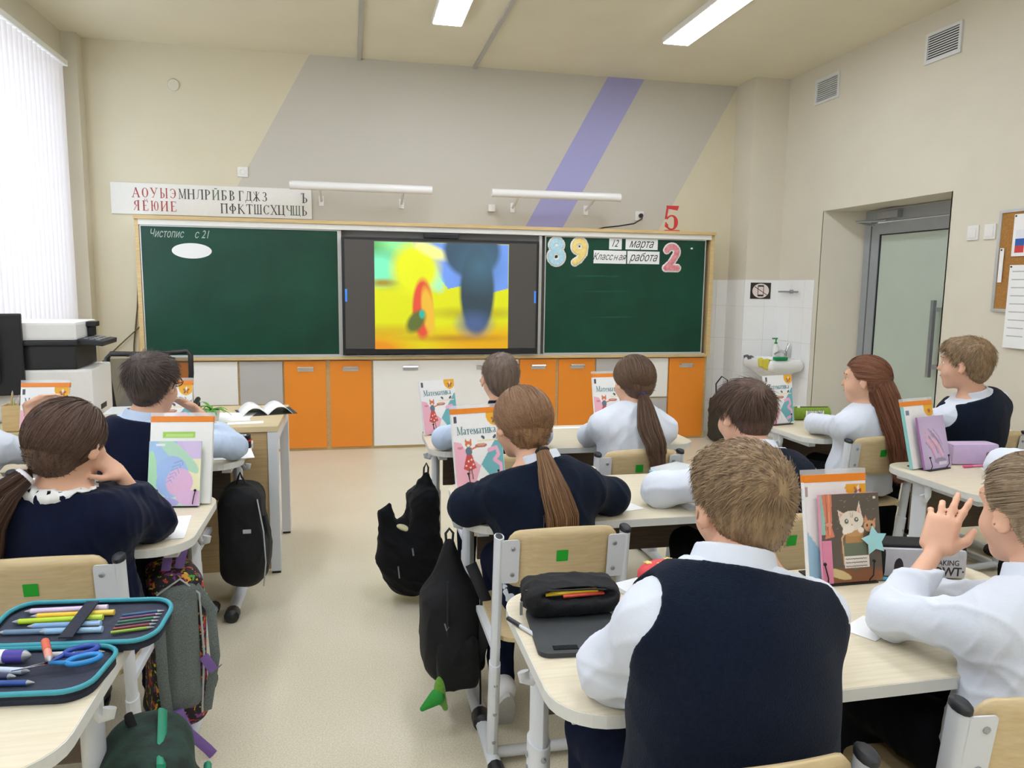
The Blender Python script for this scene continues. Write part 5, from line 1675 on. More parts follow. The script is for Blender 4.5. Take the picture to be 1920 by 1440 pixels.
    if tail is not None:
        pts = [Vector(q[0]) for q in tail]; rd = [q[1] for q in tail]
        TS = Sdf(min(h, 0.007))
        for i in range(len(pts) - 1):
            TS.cone(pts[i], pts[i + 1], rd[i] * 0.80, rd[i + 1] * 0.80, 0.012)
        TS.grid()
        to = TS.build('ponytail' if style == 'pony' else 'long_hair', HM, root, wob=0.002, wsc=70, smooth_it=2, seed=seed); loc(to)
        nt_ = int(nh * 0.55)
        # strands following the tail
        cum = [0]
        for i in range(len(pts) - 1): cum.append(cum[-1] + (pts[i + 1] - pts[i]).length)
        tt = np.linspace(0, cum[-1], 12)
        cx = np.stack([np.interp(tt, cum, [p[i] for p in pts]) for i in range(3)], 1)
        rx = np.interp(tt, cum, rd)
        a = gen.uniform(0, 2 * PI, nt_); q = np.sqrt(gen.uniform(0.35, 1.05, nt_))
        tg = np.gradient(cx, axis=0); tg /= np.linalg.norm(tg, axis=1)[:, None]
        e1 = np.cross(tg, np.array((0.3, 1, 0.1))); e1 /= np.linalg.norm(e1, axis=1)[:, None]
        e2 = np.cross(tg, e1)
        ph = gen.uniform(0, 6.28, (nt_, 1)); aw = a[:, None] + 0.25 * np.sin(tt[None, :] * 12 + ph) * (tt / tt[-1])[None, :]
        S2 = cx[None] + (rx * q[:, None])[..., None] * (np.cos(aw)[..., None] * e1[None] + np.sin(aw)[..., None] * e2[None])
        S2 += gen.normal(size=(nt_, 1, 3)) * 0.006 * (tt / tt[-1])[None, :, None]
        endf = gen.uniform(0.82, 1.05, nt_)
        S2 = cx[0] + (S2 - cx[0]) * np.where(np.linspace(0, 1, 12)[None, :, None] > 0.8, endf[:, None, None], 1)
        shade = np.clip(gen.beta(1.6, 1.5, nt_)[:, None], 0, 1)
        ts = ribbons('tail_strands', S2, 0.0012, MATS['hairs'], root, None, dk * (1 - shade) + lt * shade); loc(ts); ts['kind'] = 'stuff'
        if tie_mat:
            d = (pts[1] - pts[0]).normalized()
            tm = MB()
            ring = [Vector(tie) + (d.orthogonal().normalized() * math.cos(w) + d.cross(d.orthogonal().normalized()) * math.sin(w)) * (rd[0] * 0.85) for w in [2 * PI * i / 14 for i in range(15)]]
            tm.tube(ring, 0.0065, 8)
            loc(tm.build('hair_tie', tie_mat, root, True))
    if spec:
        gl = MB()
        for s in (-1, 1):
            rim = [hw((s * 0.031 + 0.021 * math.cos(w), 0.100, 0.002 + 0.016 * math.sin(w))) for w in [2 * PI * i / 16 for i in range(17)]]
            gl.tube(rim, 0.0018, 6)
            gl.tube([hw((s * 0.052, 0.099, 0.006)), hw((s * 0.080, 0.06, 0.006)), hw((s * 0.084, -0.002, 0.002)), hw((s * 0.083, -0.012, -0.014))], 0.0020, 6)
        gl.tube([hw((-0.010, 0.100, 0.004)), hw((0.010, 0.100, 0.004))], 0.0018, 6)
        loc(gl.build('spectacles', 'spectacle', root, True))
    return root

mat('tie_black', '#1a1a1c', 0.7, noise=0.1)
mat('tie_blue', '#2b2f74', 0.7, noise=0.1)
mat('tie_white', '#eceaf0', 0.8, noise=0.05)

# boy in the large navy vest, back to the camera
person('sandy-haired boy in a large navy knitted vest over a white shirt, seen from behind', (0.585, 1.005, 0.49), (0.590, 1.045, 0.905), (0.630, 1.10, 0.994), hy=0.02, hp=0.12,
       g=1.24, sh=0.132, elL=(0.420, 1.125, 0.712), wrL=(0.56, 1.33, 0.692), elR=(0.745, 1.21, 0.715), wrR=(0.68, 1.40, 0.692), vest='navy_knit', bottom='navy_trouser',
       hair='sandy', style='short', h=0.006, nh=16000, seed=1, hs=0.93, tuft=0.019, whorl=(0.012, -0.085, 0.035), tops=0.02, folds=0.0075)
# girl with the raised hand
person('fair-haired girl in a loose white blouse, one hand raised beside her face', (1.20, 1.01, 0.49), (1.225, 1.07, 0.825), (1.245, 1.125, 0.945), hy=0.05, hp=0.10,
       g=1.08, sh=0.125, elL=(1.045, 1.225, 0.712), wrL=(1.212, 1.312, 0.800), elR=(1.42, 1.17, 0.712), wrR=(1.26, 1.36, 0.690),
       handL=dict(fd=(0.42, 0.22, 0.88), pn=(0.62, 0.72, -0.35), curl=(0.10, 0.20, 0.50, 0.80), spread=0.24, sc=1.0),
       hair='blond', style='up', tie=(1.275, 1.035, 1.00), tail=[((1.275, 1.035, 1.00), 0.03), ((1.285, 1.01, 0.97), 0.034), ((1.285, 1.00, 0.93), 0.02)], tie_mat='tie_white',
       h=0.005, nh=9000, seed=2, cuff=-0.012, hem=0.12, folds=0.009, tops=0.013, collar='white_cotton', bottom='dark_trouser')
# girl in navy jumper with auburn ponytail
person('girl with a long auburn ponytail in a navy jumper with a white collar', (0.55, 2.03, 0.48), (0.535, 2.065, 0.835), (0.492, 2.125, 0.950), hy=0.30, hp=0.10,
       g=0.98, sh=0.126, elL=(0.325, 2.10, 0.712), wrL=(0.42, 2.30, 0.692), elR=(0.775, 2.12, 0.712), wrR=(0.64, 2.33, 0.692), top='navy_knit', bottom='navy_trouser',
       hair='auburn', style='pony', tie=(0.528, 2.025, 0.885), tie_mat='tie_black',
       tail=[((0.528, 2.025, 0.885), 0.018), ((0.535, 1.985, 0.84), 0.027), ((0.548, 1.955, 0.78), 0.038), ((0.563, 1.935, 0.72), 0.042), ((0.563, 1.930, 0.64), 0.040), ((0.55, 1.935, 0.56), 0.022)],
       under=True, h=0.007, nh=9000, seed=3, tops=0.024, folds=0.0075, feet=[(0.44, 2.14, 0.13), (0.62, 2.28, 0.085), 1.0], knee=((0.46, 2.30, 0.47), (0.66, 2.33, 0.47)), shoe='shoe_white')
# tousled dark boy beside her
person('boy with tousled dark brown hair, his white sleeve stretched along the desk', (1.23, 2.00, 0.48), (1.245, 2.085, 0.835), (1.238, 2.17, 0.950), hy=0.22, hp=0.12,
       g=1.0, elL=(0.955, 2.17, 0.712), wrL=(1.14, 2.33, 0.692), elR=(1.45, 2.17, 0.712), wrR=(1.30, 2.36, 0.692), vest='navy_knit',
       hair='darkbrown', style='full', h=0.007, nh=9000, seed=4, hs=1.0, tuft=0.036, tops=0.024, folds=0.009, shoe='shoe_white')
# short-haired boy at the front middle desk
person('boy with close-cropped brown hair in a light blue shirt and navy vest', (0.60, 2.90, 0.48), (0.592, 2.90, 0.865), (0.585, 2.93, 0.985), hy=0.02, hp=0.06,
       elL=(0.375, 3.09, 0.712), wrL=(0.52, 3.27, 0.692), elR=(0.80, 3.09, 0.712), wrR=(0.68, 3.29, 0.692), top='blue_cotton', collar='navy_knit', vest='navy_knit', bottom='navy_trouser', hair='buzz', style='buzz', h=0.009, nh=7000, seed=5, tuft=0.011)
# ponytail girl at the front middle desk
person('girl with a dark brown ponytail in a white blouse, facing the cabinets', (1.125, 2.90, 0.48), (1.158, 2.905, 0.850), (1.158, 2.94, 0.963), hy=0.18, hp=0.06,
       elL=(1.005, 3.06, 0.712), wrL=(1.14, 3.28, 0.692), elR=(1.365, 3.05, 0.725), wrR=(1.26, 3.28, 0.692), hair='brown', style='pony', tie=(1.165, 2.855, 0.915), tie_mat='tie_blue',
       tail=[((1.165, 2.855, 0.915), 0.017), ((1.165, 2.825, 0.88), 0.030), ((1.16, 2.765, 0.80), 0.042), ((1.165, 2.695, 0.735), 0.034), ((1.165, 2.672, 0.66), 0.022), ((1.155, 2.668, 0.61), 0.008)],
       h=0.009, nh=6000, seed=6, folds=0.0075, shoe='shoe_white', collar=None)
# girl with lace collar on the left
person('girl in a navy velvet dress with a white lace collar, hand on her cheek', (-0.715, 2.035, 0.48), (-0.715, 1.995, 0.835), (-0.690, 2.005, 0.955), hy=-0.42, hp=0.04, hr=0.05,
       g=1.0, sh=0.130, elL=(-0.86, 2.17, 0.715), wrL=(-0.625, 2.115, 0.690), elR=(-0.530, 2.10, 0.715), wrR=(-0.590, 2.06, 0.855),
       handL=dict(fd=(1, 0.02, -0.06), pn=(0, 0, -1), curl=(0.18, 0.2, 0.22, 0.28), spread=0.25), handR=dict(fd=(-0.55, -0.28, 0.62), pn=(-0.75, 0.25, -0.55), curl=(0.35, 0.35, 0.4, 0.45)),
       top='navy_velvet', bottom='navy_trouser', collar=None, hair='darkbrown', style='pony', tie=(-0.767, 1.945, 0.885), tie_mat='tie_white',
       tail=[((-0.767, 1.945, 0.885), 0.022), ((-0.80, 1.915, 0.855), 0.032), ((-0.835, 1.895, 0.79), 0.036), ((-0.85, 1.895, 0.70), 0.034), ((-0.855, 1.90, 0.62), 0.02)],
       lace=True, h=0.006, nh=9000, seed=7, hem=0.08, folds=0.007, tops=0.024)
# boy with glasses
person('dark-haired boy with glasses in a navy vest, hand at his mouth', (-0.745, 2.86, 0.48), (-0.735, 2.84, 0.862), (-0.697, 2.865, 0.988), hy=-0.36, hp=0.06,
       elL=(-0.93, 3.02, 0.712), wrL=(-0.78, 3.20, 0.692), elR=(-0.455, 3.03, 0.715), wrR=(-0.585, 2.99, 0.875), handR=dict(fd=(-0.6, -0.35, 0.5), pn=(-0.4, -0.5, -0.6), curl=(0.5, 0.5, 0.55, 0.6)),
       top='blue_cotton', collar='blue_cotton', vest='navy_velvet', hair='black', style='full', h=0.008, nh=8000, seed=8, tuft=0.04, spec=True, feet=[(-0.82, 2.86, 0.085), (-0.66, 2.92, 0.085)], shoe='shoe_white', bottom='navy_trouser')
# pupil in white by the window, almost out of the picture
person('pupil in a white shirt at the window end, one hand raised', (-1.37, 2.87, 0.48), (-1.36, 2.87, 0.855), (-1.345, 2.90, 0.98), hp=0.05,
       elL=(-1.56, 3.05, 0.712), wrL=(-1.40, 3.22, 0.692), elR=(-1.13, 3.02, 0.715), wrR=(-1.165, 3.02, 0.895), handR=dict(fd=(0.75, 0.12, 0.40), pn=(-0.2, -0.3, -0.9), curl=(0.3, 0.3, 0.35, 0.4)),
       hair='brown', style='short', h=0.009, nh=2000, seed=9)
# girl with long red hair
person('girl with long loose reddish hair in a white top, seen in profile by the door', (2.295, 2.985, 0.48), (2.285, 2.915, 0.835), (2.255, 2.925, 0.955), hy=0.78, hp=0.02,
       ty=0.25, elL=(2.185, 3.17, 0.712), wrL=(2.345, 3.185, 0.692), elR=(2.47, 3.13, 0.712), wrR=(2.36, 3.26, 0.692), handL=dict(fd=(1, 0.0, 0), pn=(0, 0, -1), curl=(0.6, 0.6, 0.6, 0.6)),
       hair='red', style='loose', tie=(2.32, 2.845, 0.975),
       tail=[((2.292, 2.888, 0.945), 0.058), ((2.305, 2.865, 0.89), 0.064), ((2.322, 2.840, 0.82), 0.060), ((2.34, 2.80, 0.72), 0.050), ((2.355, 2.785, 0.62), 0.044), ((2.36, 2.785, 0.53), 0.026)],
       h=0.008, nh=8000, seed=10, hem=0.06, collar=None, folds=0.0075)
# boy by the door wall
person('boy in a navy vest and white shirt, in profile near the corkboard', (2.87, 2.96, 0.49), (2.79, 2.875, 0.880), (2.735, 2.885, 1.025), hy=0.62, hp=0.0,
       ty=0.15, g=1.12, sh=0.14, elL=(2.53, 3.06, 0.715), wrL=(2.62, 3.26, 0.692), elR=(3.04, 3.08, 0.715), wrR=(2.90, 3.28, 0.692), vest='navy_knit', hair='sandy', style='short',
       h=0.008, nh=8000, seed=11, hs=1.10, tuft=0.022, tops=0.02, folds=0.0075)
# pupil at the lavender pencil case, only a sleeve in the picture
person('pupil in a white shirt leaning on the desk with the lavender pencil case', (2.62, 2.0, 0.48), (2.60, 2.06, 0.84), (2.63, 2.11, 0.96), hp=0.1,
       elL=(2.37, 2.27, 0.712), wrL=(2.55, 2.42, 0.692), elR=(2.90, 2.18, 0.712), wrR=(2.78, 2.36, 0.692), hair='brown', style='short', h=0.009, nh=2000, seed=12, tops=0.03)
# ------------------------------------------------------------------ textbooks and notebooks on stands
ZK = 0.6608
mat('teal_ink', '#5f8f93', 0.7, noise=0.05)
mat('book_pages', '#f0ece0', 0.8, noise=0.08, nscale=200)
mat('wire_black', '#1c1c1e', 0.4, 0.3, noise=0.1)
ORANGE = '#f08a24'
def math_cover():
    c = Canvas(84, 110, '#f1f1f0')
    c.rect(0.03, 0.88, 0.09, 0.97, '#4b4b58')
    c.ell(0.86, 0.97, 0.17, 0.155, '#efb12f').rect(0.69, 0.97, 1, 1.0, '#efb12f')
    for k in range(5):
        a = k * 2 * PI / 5 + 0.3
        c.ell(0.865 + 0.045 * math.cos(a), 0.90 + 0.035 * math.sin(a), 0.03, 0.018, ['#b5493a', '#f1ede6', '#c26a3c', '#6c6a72', '#a8743a'][k], ang=a)
    c.poly([(0, 0), (0, 0.62), (0.14, 0.60), (0.30, 0.40), (0.52, 0.26), (0.36, 0)], '#f0b6c6')
    c.poly([(0.52, 0.28), (0.95, 0.72), (1, 0.74), (1, 0.02), (0.78, 0.02)], '#6fb4bd')
    c.line([(0.70, 0.47), (0.86, 0.50), (0.90, 0.40), (0.80, 0.33), (0.93, 0.26), (0.92, 0.14), (0.76, 0.10)], 0.030, '#f0b0cc')
    # fox cook in a spotted skirt holding a dish, two birds over a table
    c.poly([(0.24, 0.44), (0.16, 0.24), (0.27, 0.20), (0.42, 0.24), (0.34, 0.44)], '#d0524a')
    for (u, v) in ((0.22, 0.28), (0.30, 0.25), (0.36, 0.29), (0.27, 0.34), (0.33, 0.36)): c.ell(u, v, 0.018, 0.013, '#f3e6e0')
    c.ell(0.29, 0.48, 0.07, 0.06, '#66788c').ell(0.29, 0.575, 0.07, 0.042, '#d77a52').poly([(0.22, 0.60), (0.235, 0.66), (0.27, 0.61)], '#d77a52').poly([(0.31, 0.61), (0.345, 0.66), (0.36, 0.60)], '#d77a52').ell(0.29, 0.555, 0.03, 0.018, '#f3e3d4')
    c.line([(0.27, 0.22), (0.26, 0.10)], 0.012, '#7d5a4a').line([(0.32, 0.22), (0.33, 0.10)], 0.012, '#7d5a4a')
    c.line([(0.34, 0.50), (0.46, 0.53)], 0.012, '#d77a52').ell(0.55, 0.545, 0.12, 0.030, '#b9705a').ell(0.55, 0.555, 0.09, 0.018, '#d9a08a')
    c.rect(0.47, 0.60, 0.95, 0.615, '#efe2ae').ell(0.60, 0.655, 0.04, 0.022, '#4d545c', ang=-0.5).ell(0.84, 0.655, 0.04, 0.022, '#4d545c', ang=0.5).ell(0.12, 0.53, 0.06, 0.02, '#d98c9c')
    c.poly([(0.50, 0.25), (0.78, 0.02), (0.40, 0.02)], '#f1f1f0')
    return c
def book(x, y, yaw, tilt, w, h, canvas, label, name='textbook', group=None, title=None, strip=False, thick=0.012, z=ZK, cat='book', spine='#efefee', lift=0.0, blank_from=None):
    b = empty(name, (x, y, z + lift), yaw, label, cat, group)
    Rt = Matrix.Rotation(-tilt, 4, 'X')
    def T(o): o.data.transform(Rt); return o
    T(MB().box(-w / 2 + 0.002, w / 2 - 0.003, 0.001, thick - 0.001, 0.002, h - 0.003).build('page_block', 'book_pages', b))
    T(MB().box(-w / 2, w / 2, -0.0008, 0.0008, 0, h).box(-w / 2, w / 2, thick - 0.0008, thick + 0.0008, 0, h).box(-w / 2 - 0.0012, -w / 2, -0.0008, thick + 0.0008, 0, h).build('binding', mat('bind_' + spine, spine, 0.5, noise=0.04), b))
    canvas.build('cover_print', w, h, Rt @ FR((0, -0.0011, 0), (1, 0, 0), (0, 0, 1)), 'printed', b)
    if title:
        serif_word(title[0], Rt @ FR((title[2], -0.0013, title[3]), (1, 0, 0), (0, 0, 1)), title[1], title[4], MATS['teal_ink'], b)
    if strip:
        T(MB().box(-w / 2 - 0.001, w / 2 + 0.001, -0.0022, thick + 0.002, h + 0.0002, h + 0.018).build('orange_flap', mat('orange_flap', ORANGE, 0.35, noise=0.05), b))
        T(MB().box(-w / 2 - 0.001, w / 2 + 0.001, -0.0026, thick + 0.003, h + 0.0185, h + 0.030).build('clear_wrapper', 'clear_plastic', b))
    return b
def stand(x, y, yaw, label, w=0.13, pn=True):
    s = empty('book_stand', (x, y, ZK), yaw, label, 'book stand', 'book stands on the desks')
    MB().box(-w / 2, w / 2, -0.022, 0.075, -0.0002, 0.0038, bev=0.0012).build('base', 'wire_black', s)
    for sx in (-1, 1):
        MB().tube([(sx * w * 0.36, -0.014, 0.003), (sx * w * 0.40, -0.022, 0.02), (sx * w * 0.44, -0.0135, 0.05)], 0.0016, 6).build('page_clip', 'wire_black', s)
        MB().ball((sx * w * 0.44, -0.0135, 0.052), 0.0042).build('clip_knob', 'wire_black', s, True)
    MB().tube([(-w * 0.3, 0.07, 0.004), (0, 0.078, 0.12), (w * 0.3, 0.07, 0.004)], 0.0022, 6).build('back_leg', 'wire_black', s)
    return s
GB = 'mathematics textbooks on stands'
TITLE = ('Математика', 0.027, -0.004, 0.178, 0.80)
def math_book(x, y, yaw, lab, strip=False, tilt=0.22, w=0.185, h=0.25):
    stand(x, y, yaw, lab.replace('mathematics textbook', 'black stand holding the mathematics textbook'))
    return book(x, y, yaw, tilt, w, h, math_cover(), lab, title=TITLE, strip=strip, group=GB, lift=0.0042)
math_book(0.412, 3.44, 0.42, 'mathematics textbook propped beside the close-cropped boy')
math_book(0.437, 2.50, 0.25, 'mathematics textbook with an orange flap before the navy girl', strip=True)
math_book(1.262, 3.46, 0.10, 'mathematics textbook in front of the ponytail girl in white', strip=True)
math_book(2.165, 3.43, 0.22, 'mathematics textbook beside the green pencil case', tilt=0.16)
math_book(2.80, 3.46, 0.15, 'mathematics textbook behind the long reddish hair')
math_book(-1.255, 3.38, -0.05, 'mathematics textbook behind the pupil by the window', strip=True)
math_book(-0.775, 3.40, -0.05, 'mathematics textbook in front of the boy with glasses', strip=True)

# workbook with a pastel notebook in front (left column)
c = Canvas(60, 80, '#f3f2ef')
c.rect(0.20, 0.80, 0.72, 0.88, '#a5d65a').rect(0.24, 0.82, 0.68, 0.86, '#c4e58a')
for i in range(8): c.rect(0.08 + i * 0.09, 0.715, 0.135 + i * 0.09, 0.755, '#d8605c' if i < 4 else '#e9b9b4')
c.ell(0.0, 0.25, 0.12, 0.10, '#8fb4d8')
stand(-0.535, 2.425, -0.12, 'black stand under the pastel notebook')
book(-0.533, 2.432, -0.12, 0.24, 0.188, 0.255, c, 'white workbook with an orange flap behind the pastel notebook', 'workbook', strip=True, lift=0.0042)
c = Canvas(70, 90, '#cfe5d4')
c.ell(0.05, 0.95, 0.6, 0.5, '#a9c9ee').ell(0.95, 0.95, 0.42, 0.28, '#d9c4ea').poly([(0.62, 1), (1, 1), (1, 0.58), (0.86, 0.62)], '#ddc9ec').ell(0.95, 0.45, 0.35, 0.28, '#f3edc4').ell(0.55, 0.80, 0.5, 0.12, '#b8dfc4', ang=-0.6).ell(0.45, 0.45, 0.33, 0.32, '#a8c4f0').ell(0.60, 0.36, 0.26, 0.22, '#e9bede').ell(0.1, 0.05, 0.5, 0.10, '#b9b4ec').ell(0.85, 0.12, 0.30, 0.12, '#e6bfe2').ell(0.04, 0.45, 0.12, 0.4, '#b4e2b6')
for k in range(6): c.line([(0.34 + 0.03 * k, 0.36 + 0.06 * k), (0.42 + 0.045 * k, 0.40 + 0.06 * k), (0.46 + 0.04 * k, 0.36 + 0.05 * k)], 0.006, '#8fa6dc')
c.rect(0.12, 0.93, 0.30, 0.96, '#f4f4fa')
book(-0.545, 2.408, -0.12, 0.24, 0.155, 0.200, c, 'pastel notebook with soft coloured swirls on the book stand', 'notebook', thick=0.005, lift=0.0042, spine='#cfe5d4')

# kitten notebook stack
c = Canvas(60, 80, '#f2f1ee')
c.ell(0.88, 0.93, 0.22, 0.14, '#efb12f').rect(0.86, 0.80, 1, 1.0, '#efb12f').rect(0, 0.97, 1, 1, '#f1f1ee')
for k in range(5):
    a = k * 2 * PI / 5
    c.ell(0.86 + 0.04 * math.cos(a), 0.90 + 0.03 * math.sin(a), 0.028, 0.017, ['#b5493a', '#f1ede6', '#c26a3c', '#6c6a72', '#e8e4dc'][k], ang=a)
c.rect(0.0, 0.86, 0.05, 0.95, '#b09a98').poly([(0, 0), (0, 0.5), (0.2, 0.3), (0.2, 0)], '#9fc9e0')
stand(1.145, 1.505, 0.0, 'black stand holding the kitten notebook', w=0.15)
book(1.138, 1.512, 0.0, 0.20, 0.165, 0.232, c, 'white textbook with an orange flap behind the kitten notebook', strip=True, lift=0.0042)
c = Canvas(110, 150, '#5f564c')
c.rect(0, 0.0, 1, 0.10, '#c07a44').ell(0.5, 0.06, 0.6, 0.10, '#8a5a3c', soft=0.3).ell(0.25, 0.10, 0.22, 0.05, '#d9c38e', ang=-0.25)
c.rect(0.0, 0.55, 0.07, 1, '#9cc4b4').poly([(0.03, 1), (0.20, 1), (0.18, 0.62), (0.22, 0.52), (0.06, 0.50), (0.08, 0.64)], '#d98265').line([(0.10, 1), (0.11, 0.55)], 0.008, '#b5644c').line([(0.15, 1), (0.14, 0.55)], 0.008, '#eda080').ell(0.13, 0.66, 0.06, 0.02, '#e09a80')
for k in range(26):
    u, v = random.uniform(0.25, 0.95), random.uniform(0.62, 0.98)
    c.line([(u, v), (u + random.uniform(-0.04, 0.04), v + random.uniform(-0.02, 0.02))], 0.003, '#a59a86', op=0.6)
c.ell(0.55, 0.36, 0.24, 0.26, '#7d5b40').ell(0.55, 0.36, 0.20, 0.22, '#6a7460').rect(0.40, 0.44, 0.70, 0.56, '#b98a55').ell(0.55, 0.56, 0.17, 0.05, '#c99a66').line([(0.36, 0.2), (0.34, 0.5), (0.42, 0.58)], 0.012, '#d2b08a')
c.poly([(0.32, 0.66), (0.29, 0.82), (0.43, 0.76)], '#e4d8c6').poly([(0.60, 0.76), (0.66, 0.91), (0.71, 0.70)], '#e4d8c6').poly([(0.335, 0.69), (0.315, 0.79), (0.40, 0.75)], '#dfa79c').poly([(0.62, 0.77), (0.655, 0.86), (0.685, 0.72)], '#dfa79c')
c.ell(0.52, 0.69, 0.20, 0.115, '#e8ddcb').ell(0.46, 0.60, 0.10, 0.05, '#efe6d8').ell(0.43, 0.685, 0.035, 0.028, '#5b6458').ell(0.60, 0.70, 0.035, 0.028, '#5b6458').ell(0.435, 0.69, 0.012, 0.010, '#f4f4f0').ell(0.605, 0.705, 0.012, 0.010, '#f4f4f0').ell(0.52, 0.645, 0.015, 0.010, '#c98a80').line([(0.50, 0.78), (0.51, 0.73)], 0.006, '#b8a68e').line([(0.54, 0.78), (0.535, 0.73)], 0.006, '#b8a68e')
c.poly([(0.72, 0.66), (0.76, 0.75), (0.80, 0.68)], '#c98d62').poly([(0.86, 0.67), (0.93, 0.71), (0.92, 0.62)], '#c98d62').ell(0.82, 0.62, 0.10, 0.065, '#d3a077').ell(0.78, 0.63, 0.018, 0.016, '#3d3428').ell(0.86, 0.63, 0.018, 0.016, '#3d3428').ell(0.67, 0.58, 0.05, 0.032, '#f0e7da').ell(0.40, 0.57, 0.05, 0.032, '#f0e7da')
c.rect(0.36, 0.16, 0.78, 0.29, '#efe9df')
c.rect(0.90, 0.93, 0.95, 0.955, '#e8e4dc')
kb = book(1.158, 1.490, 0.0, 0.20, 0.158, 0.208, c, 'notebook with a kitten in a school bag on its cover', 'notebook', thick=0.006, lift=0.0042, spine='#e79ab4')
def scribble(parent, Rt, x0, x1, z, m, yoff=-0.0018, amp=0.0016, n=26, r=0.0006):
    pts = [(x0 + (x1 - x0) * i / n, yoff, z + amp * math.sin(i * 2.1) * (0.6 + 0.4 * math.sin(i * 0.7))) for i in range(n + 1)]
    o = MB().tube(pts, r, 4).build('label_writing', m, parent)
    o.data.transform(Rt)
Rk = Matrix.Rotation(-0.20, 4, 'X')
for i in range(3): scribble(kb, Rk, -0.019, 0.038, 0.054 - i * 0.0085, 'ink')
MB().box(-0.079, -0.055, -0.003, -0.0014, 0.0, 0.10).build('pink_edge', mat('pink_edge', '#e08aa8', 0.5, noise=0.05), kb).data.transform(Rk)
st = [((0.036 if i % 2 == 0 else 0.0195) * math.cos(PI / 2 + i * PI / 5 + 0.12), (0.036 if i % 2 == 0 else 0.0195) * math.sin(PI / 2 + i * PI / 5 + 0.12)) for i in range(10)]
so = MB().prism(st, 0, 0.001, FR((0, 0, 0), (1, 0, 0), (0, 0, 1))).build('star_note', mat('cyan_paper', '#a6dfe4', 0.7, noise=0.04))
so.matrix_world = Matrix.Translation((1.215, 1.486, ZK + 0.0042)) @ Matrix.Rotation(-0.20, 4, 'X') @ Matrix.Translation((0, -0.003, 0.095))
tag(so, 'pale turquoise star-shaped paper note stuck on the kitten notebook', 'sticky note')

# lavender notebook on the right-hand desk, several books behind it
c = Canvas(60, 80, '#f2f1ee')
c.ell(0.86, 0.95, 0.18, 0.14, '#efb12f').ell(0.86, 0.90, 0.05, 0.035, '#c26a3c').rect(0.04, 0.86, 0.16, 0.93, '#7c8aa0')
stand(2.235, 2.455, 0.26, 'black stand under the lavender notebook')
book(2.212, 2.470, 0.26, 0.26, 0.175, 0.245, c, 'white textbook with an orange flap behind the lavender notebook', strip=True, lift=0.0042, spine='#8fd0cc')
c = Canvas(60, 80, '#b9a6c4')
c.ell(0.5, 0.5, 0.5, 0.6, '#c9b5d6', soft=0.6)
for k in range(22):
    u = 0.5 + 0.18 * math.sin(k * 1.7); v = 0.62 - 0.012 * k
    c.line([(u - 0.16, v + 0.14), (u, v), (u + 0.1, v - 0.18)], 0.018, random.choice(['#dba2b8', '#e7bccb', '#a58fb4', '#8f86a6', '#d98aa2']), op=0.75)
c.ell(0.62, 0.14, 0.22, 0.06, '#9a90a8').rect(0.55, 0.06, 0.85, 0.12, '#e4dbe8')
book(2.243, 2.448, 0.26, 0.26, 0.160, 0.205, c, 'lavender notebook with pink flowing shapes on its cover', 'notebook', thick=0.006, lift=0.0042, spine='#a56fa8')

# loose papers and notebooks
def paper(x, y, yaw, w, d, lab, name='paper_sheet', z=ZK, m='paper', cat='paper'):
    o = MB().box(-w / 2, w / 2, -d / 2, d / 2, 0, 0.0007).build(name, m)
    o.location = (x, y, z); o.rotation_euler = (0, 0, yaw)
    return tag(o, lab, cat)
paper(-0.545, 2.20, 0.10, 0.165, 0.21, 'white sheet under the hand of the girl with the lace collar')
paper(-0.70, 2.115, -0.3, 0.12, 0.10, 'small white sheet beside the navy velvet sleeve')
paper(1.035, 1.275, 0.5, 0.10, 0.07, 'white paper scrap beside the elbow of the girl with the raised hand')
paper(0.785, 1.215, -0.1, 0.15, 0.17, 'white sheet at the right elbow of the boy in the large navy vest')
paper(2.47, 2.36, -0.5, 0.15, 0.10, 'white sheet beside the pink pen')
paper(0.83, 2.19, 0.3, 0.10, 0.12, 'white paper corner by the elbow of the girl in navy')
paper(1.075, 2.14, 0.1, 0.10, 0.06, 'white sheet under the stretched sleeve of the tousled boy')
paper(1.10, 2.50, 0.3, 0.06, 0.05, 'white eraser-sized paper beside the flat exercise books')
paper(1.06, 3.50, 0.0, 0.22, 0.04, 'white strip of paper along the far edge of the front desk')
paper(1.33, 1.50, 0.15, 0.10, 0.10, 'white sheet under the grey lettered pencil case')
paper(-0.475, 3.14, 0.2, 0.15, 0.18, 'white sheets under the elbow of the boy with glasses')
mat('cover_blue', '#a9d6ea', 0.4, noise=0.05); mat('cover_teal', '#8ec6bf', 0.4, noise=0.05); mat('cover_pink', '#e7a9c0', 0.4, noise=0.05); mat('cover_clear', '#e8eef0', 0.25, noise=0.03)
def flat_book(x, y, yaw, w, d, t, m, lab, z=ZK, name='exercise_book'):
    b = empty(name, (x, y, z), yaw, lab, 'book')
    MB().box(-w / 2 + 0.001, w / 2 - 0.001, -d / 2 + 0.001, d / 2 - 0.001, 0.0008, t - 0.0008).build('page_block', 'book_pages', b)
    MB().box(-w / 2, w / 2, -d / 2, d / 2, 0, 0.0009).box(-w / 2, w / 2, -d / 2, d / 2, t - 0.0009, t).box(-w / 2 - 0.001, -w / 2, -d / 2, d / 2, 0, t).build('cover', m, b)
    return b
flat_book(1.215, 2.545, 0.55, 0.16, 0.20, 0.008, 'cover_blue', 'lower of the two flat exercise books near the tousled boy')
flat_book(1.22, 2.545, 0.50, 0.16, 0.20, 0.008, 'cover_clear', 'upper of the two flat exercise books near the tousled boy', z=ZK + 0.0084)
lbx = empty('pencil_box', (-0.675, 2.36, ZK), 0.05, 'light blue flat pencil box behind the pastel notebook', 'pencil case')
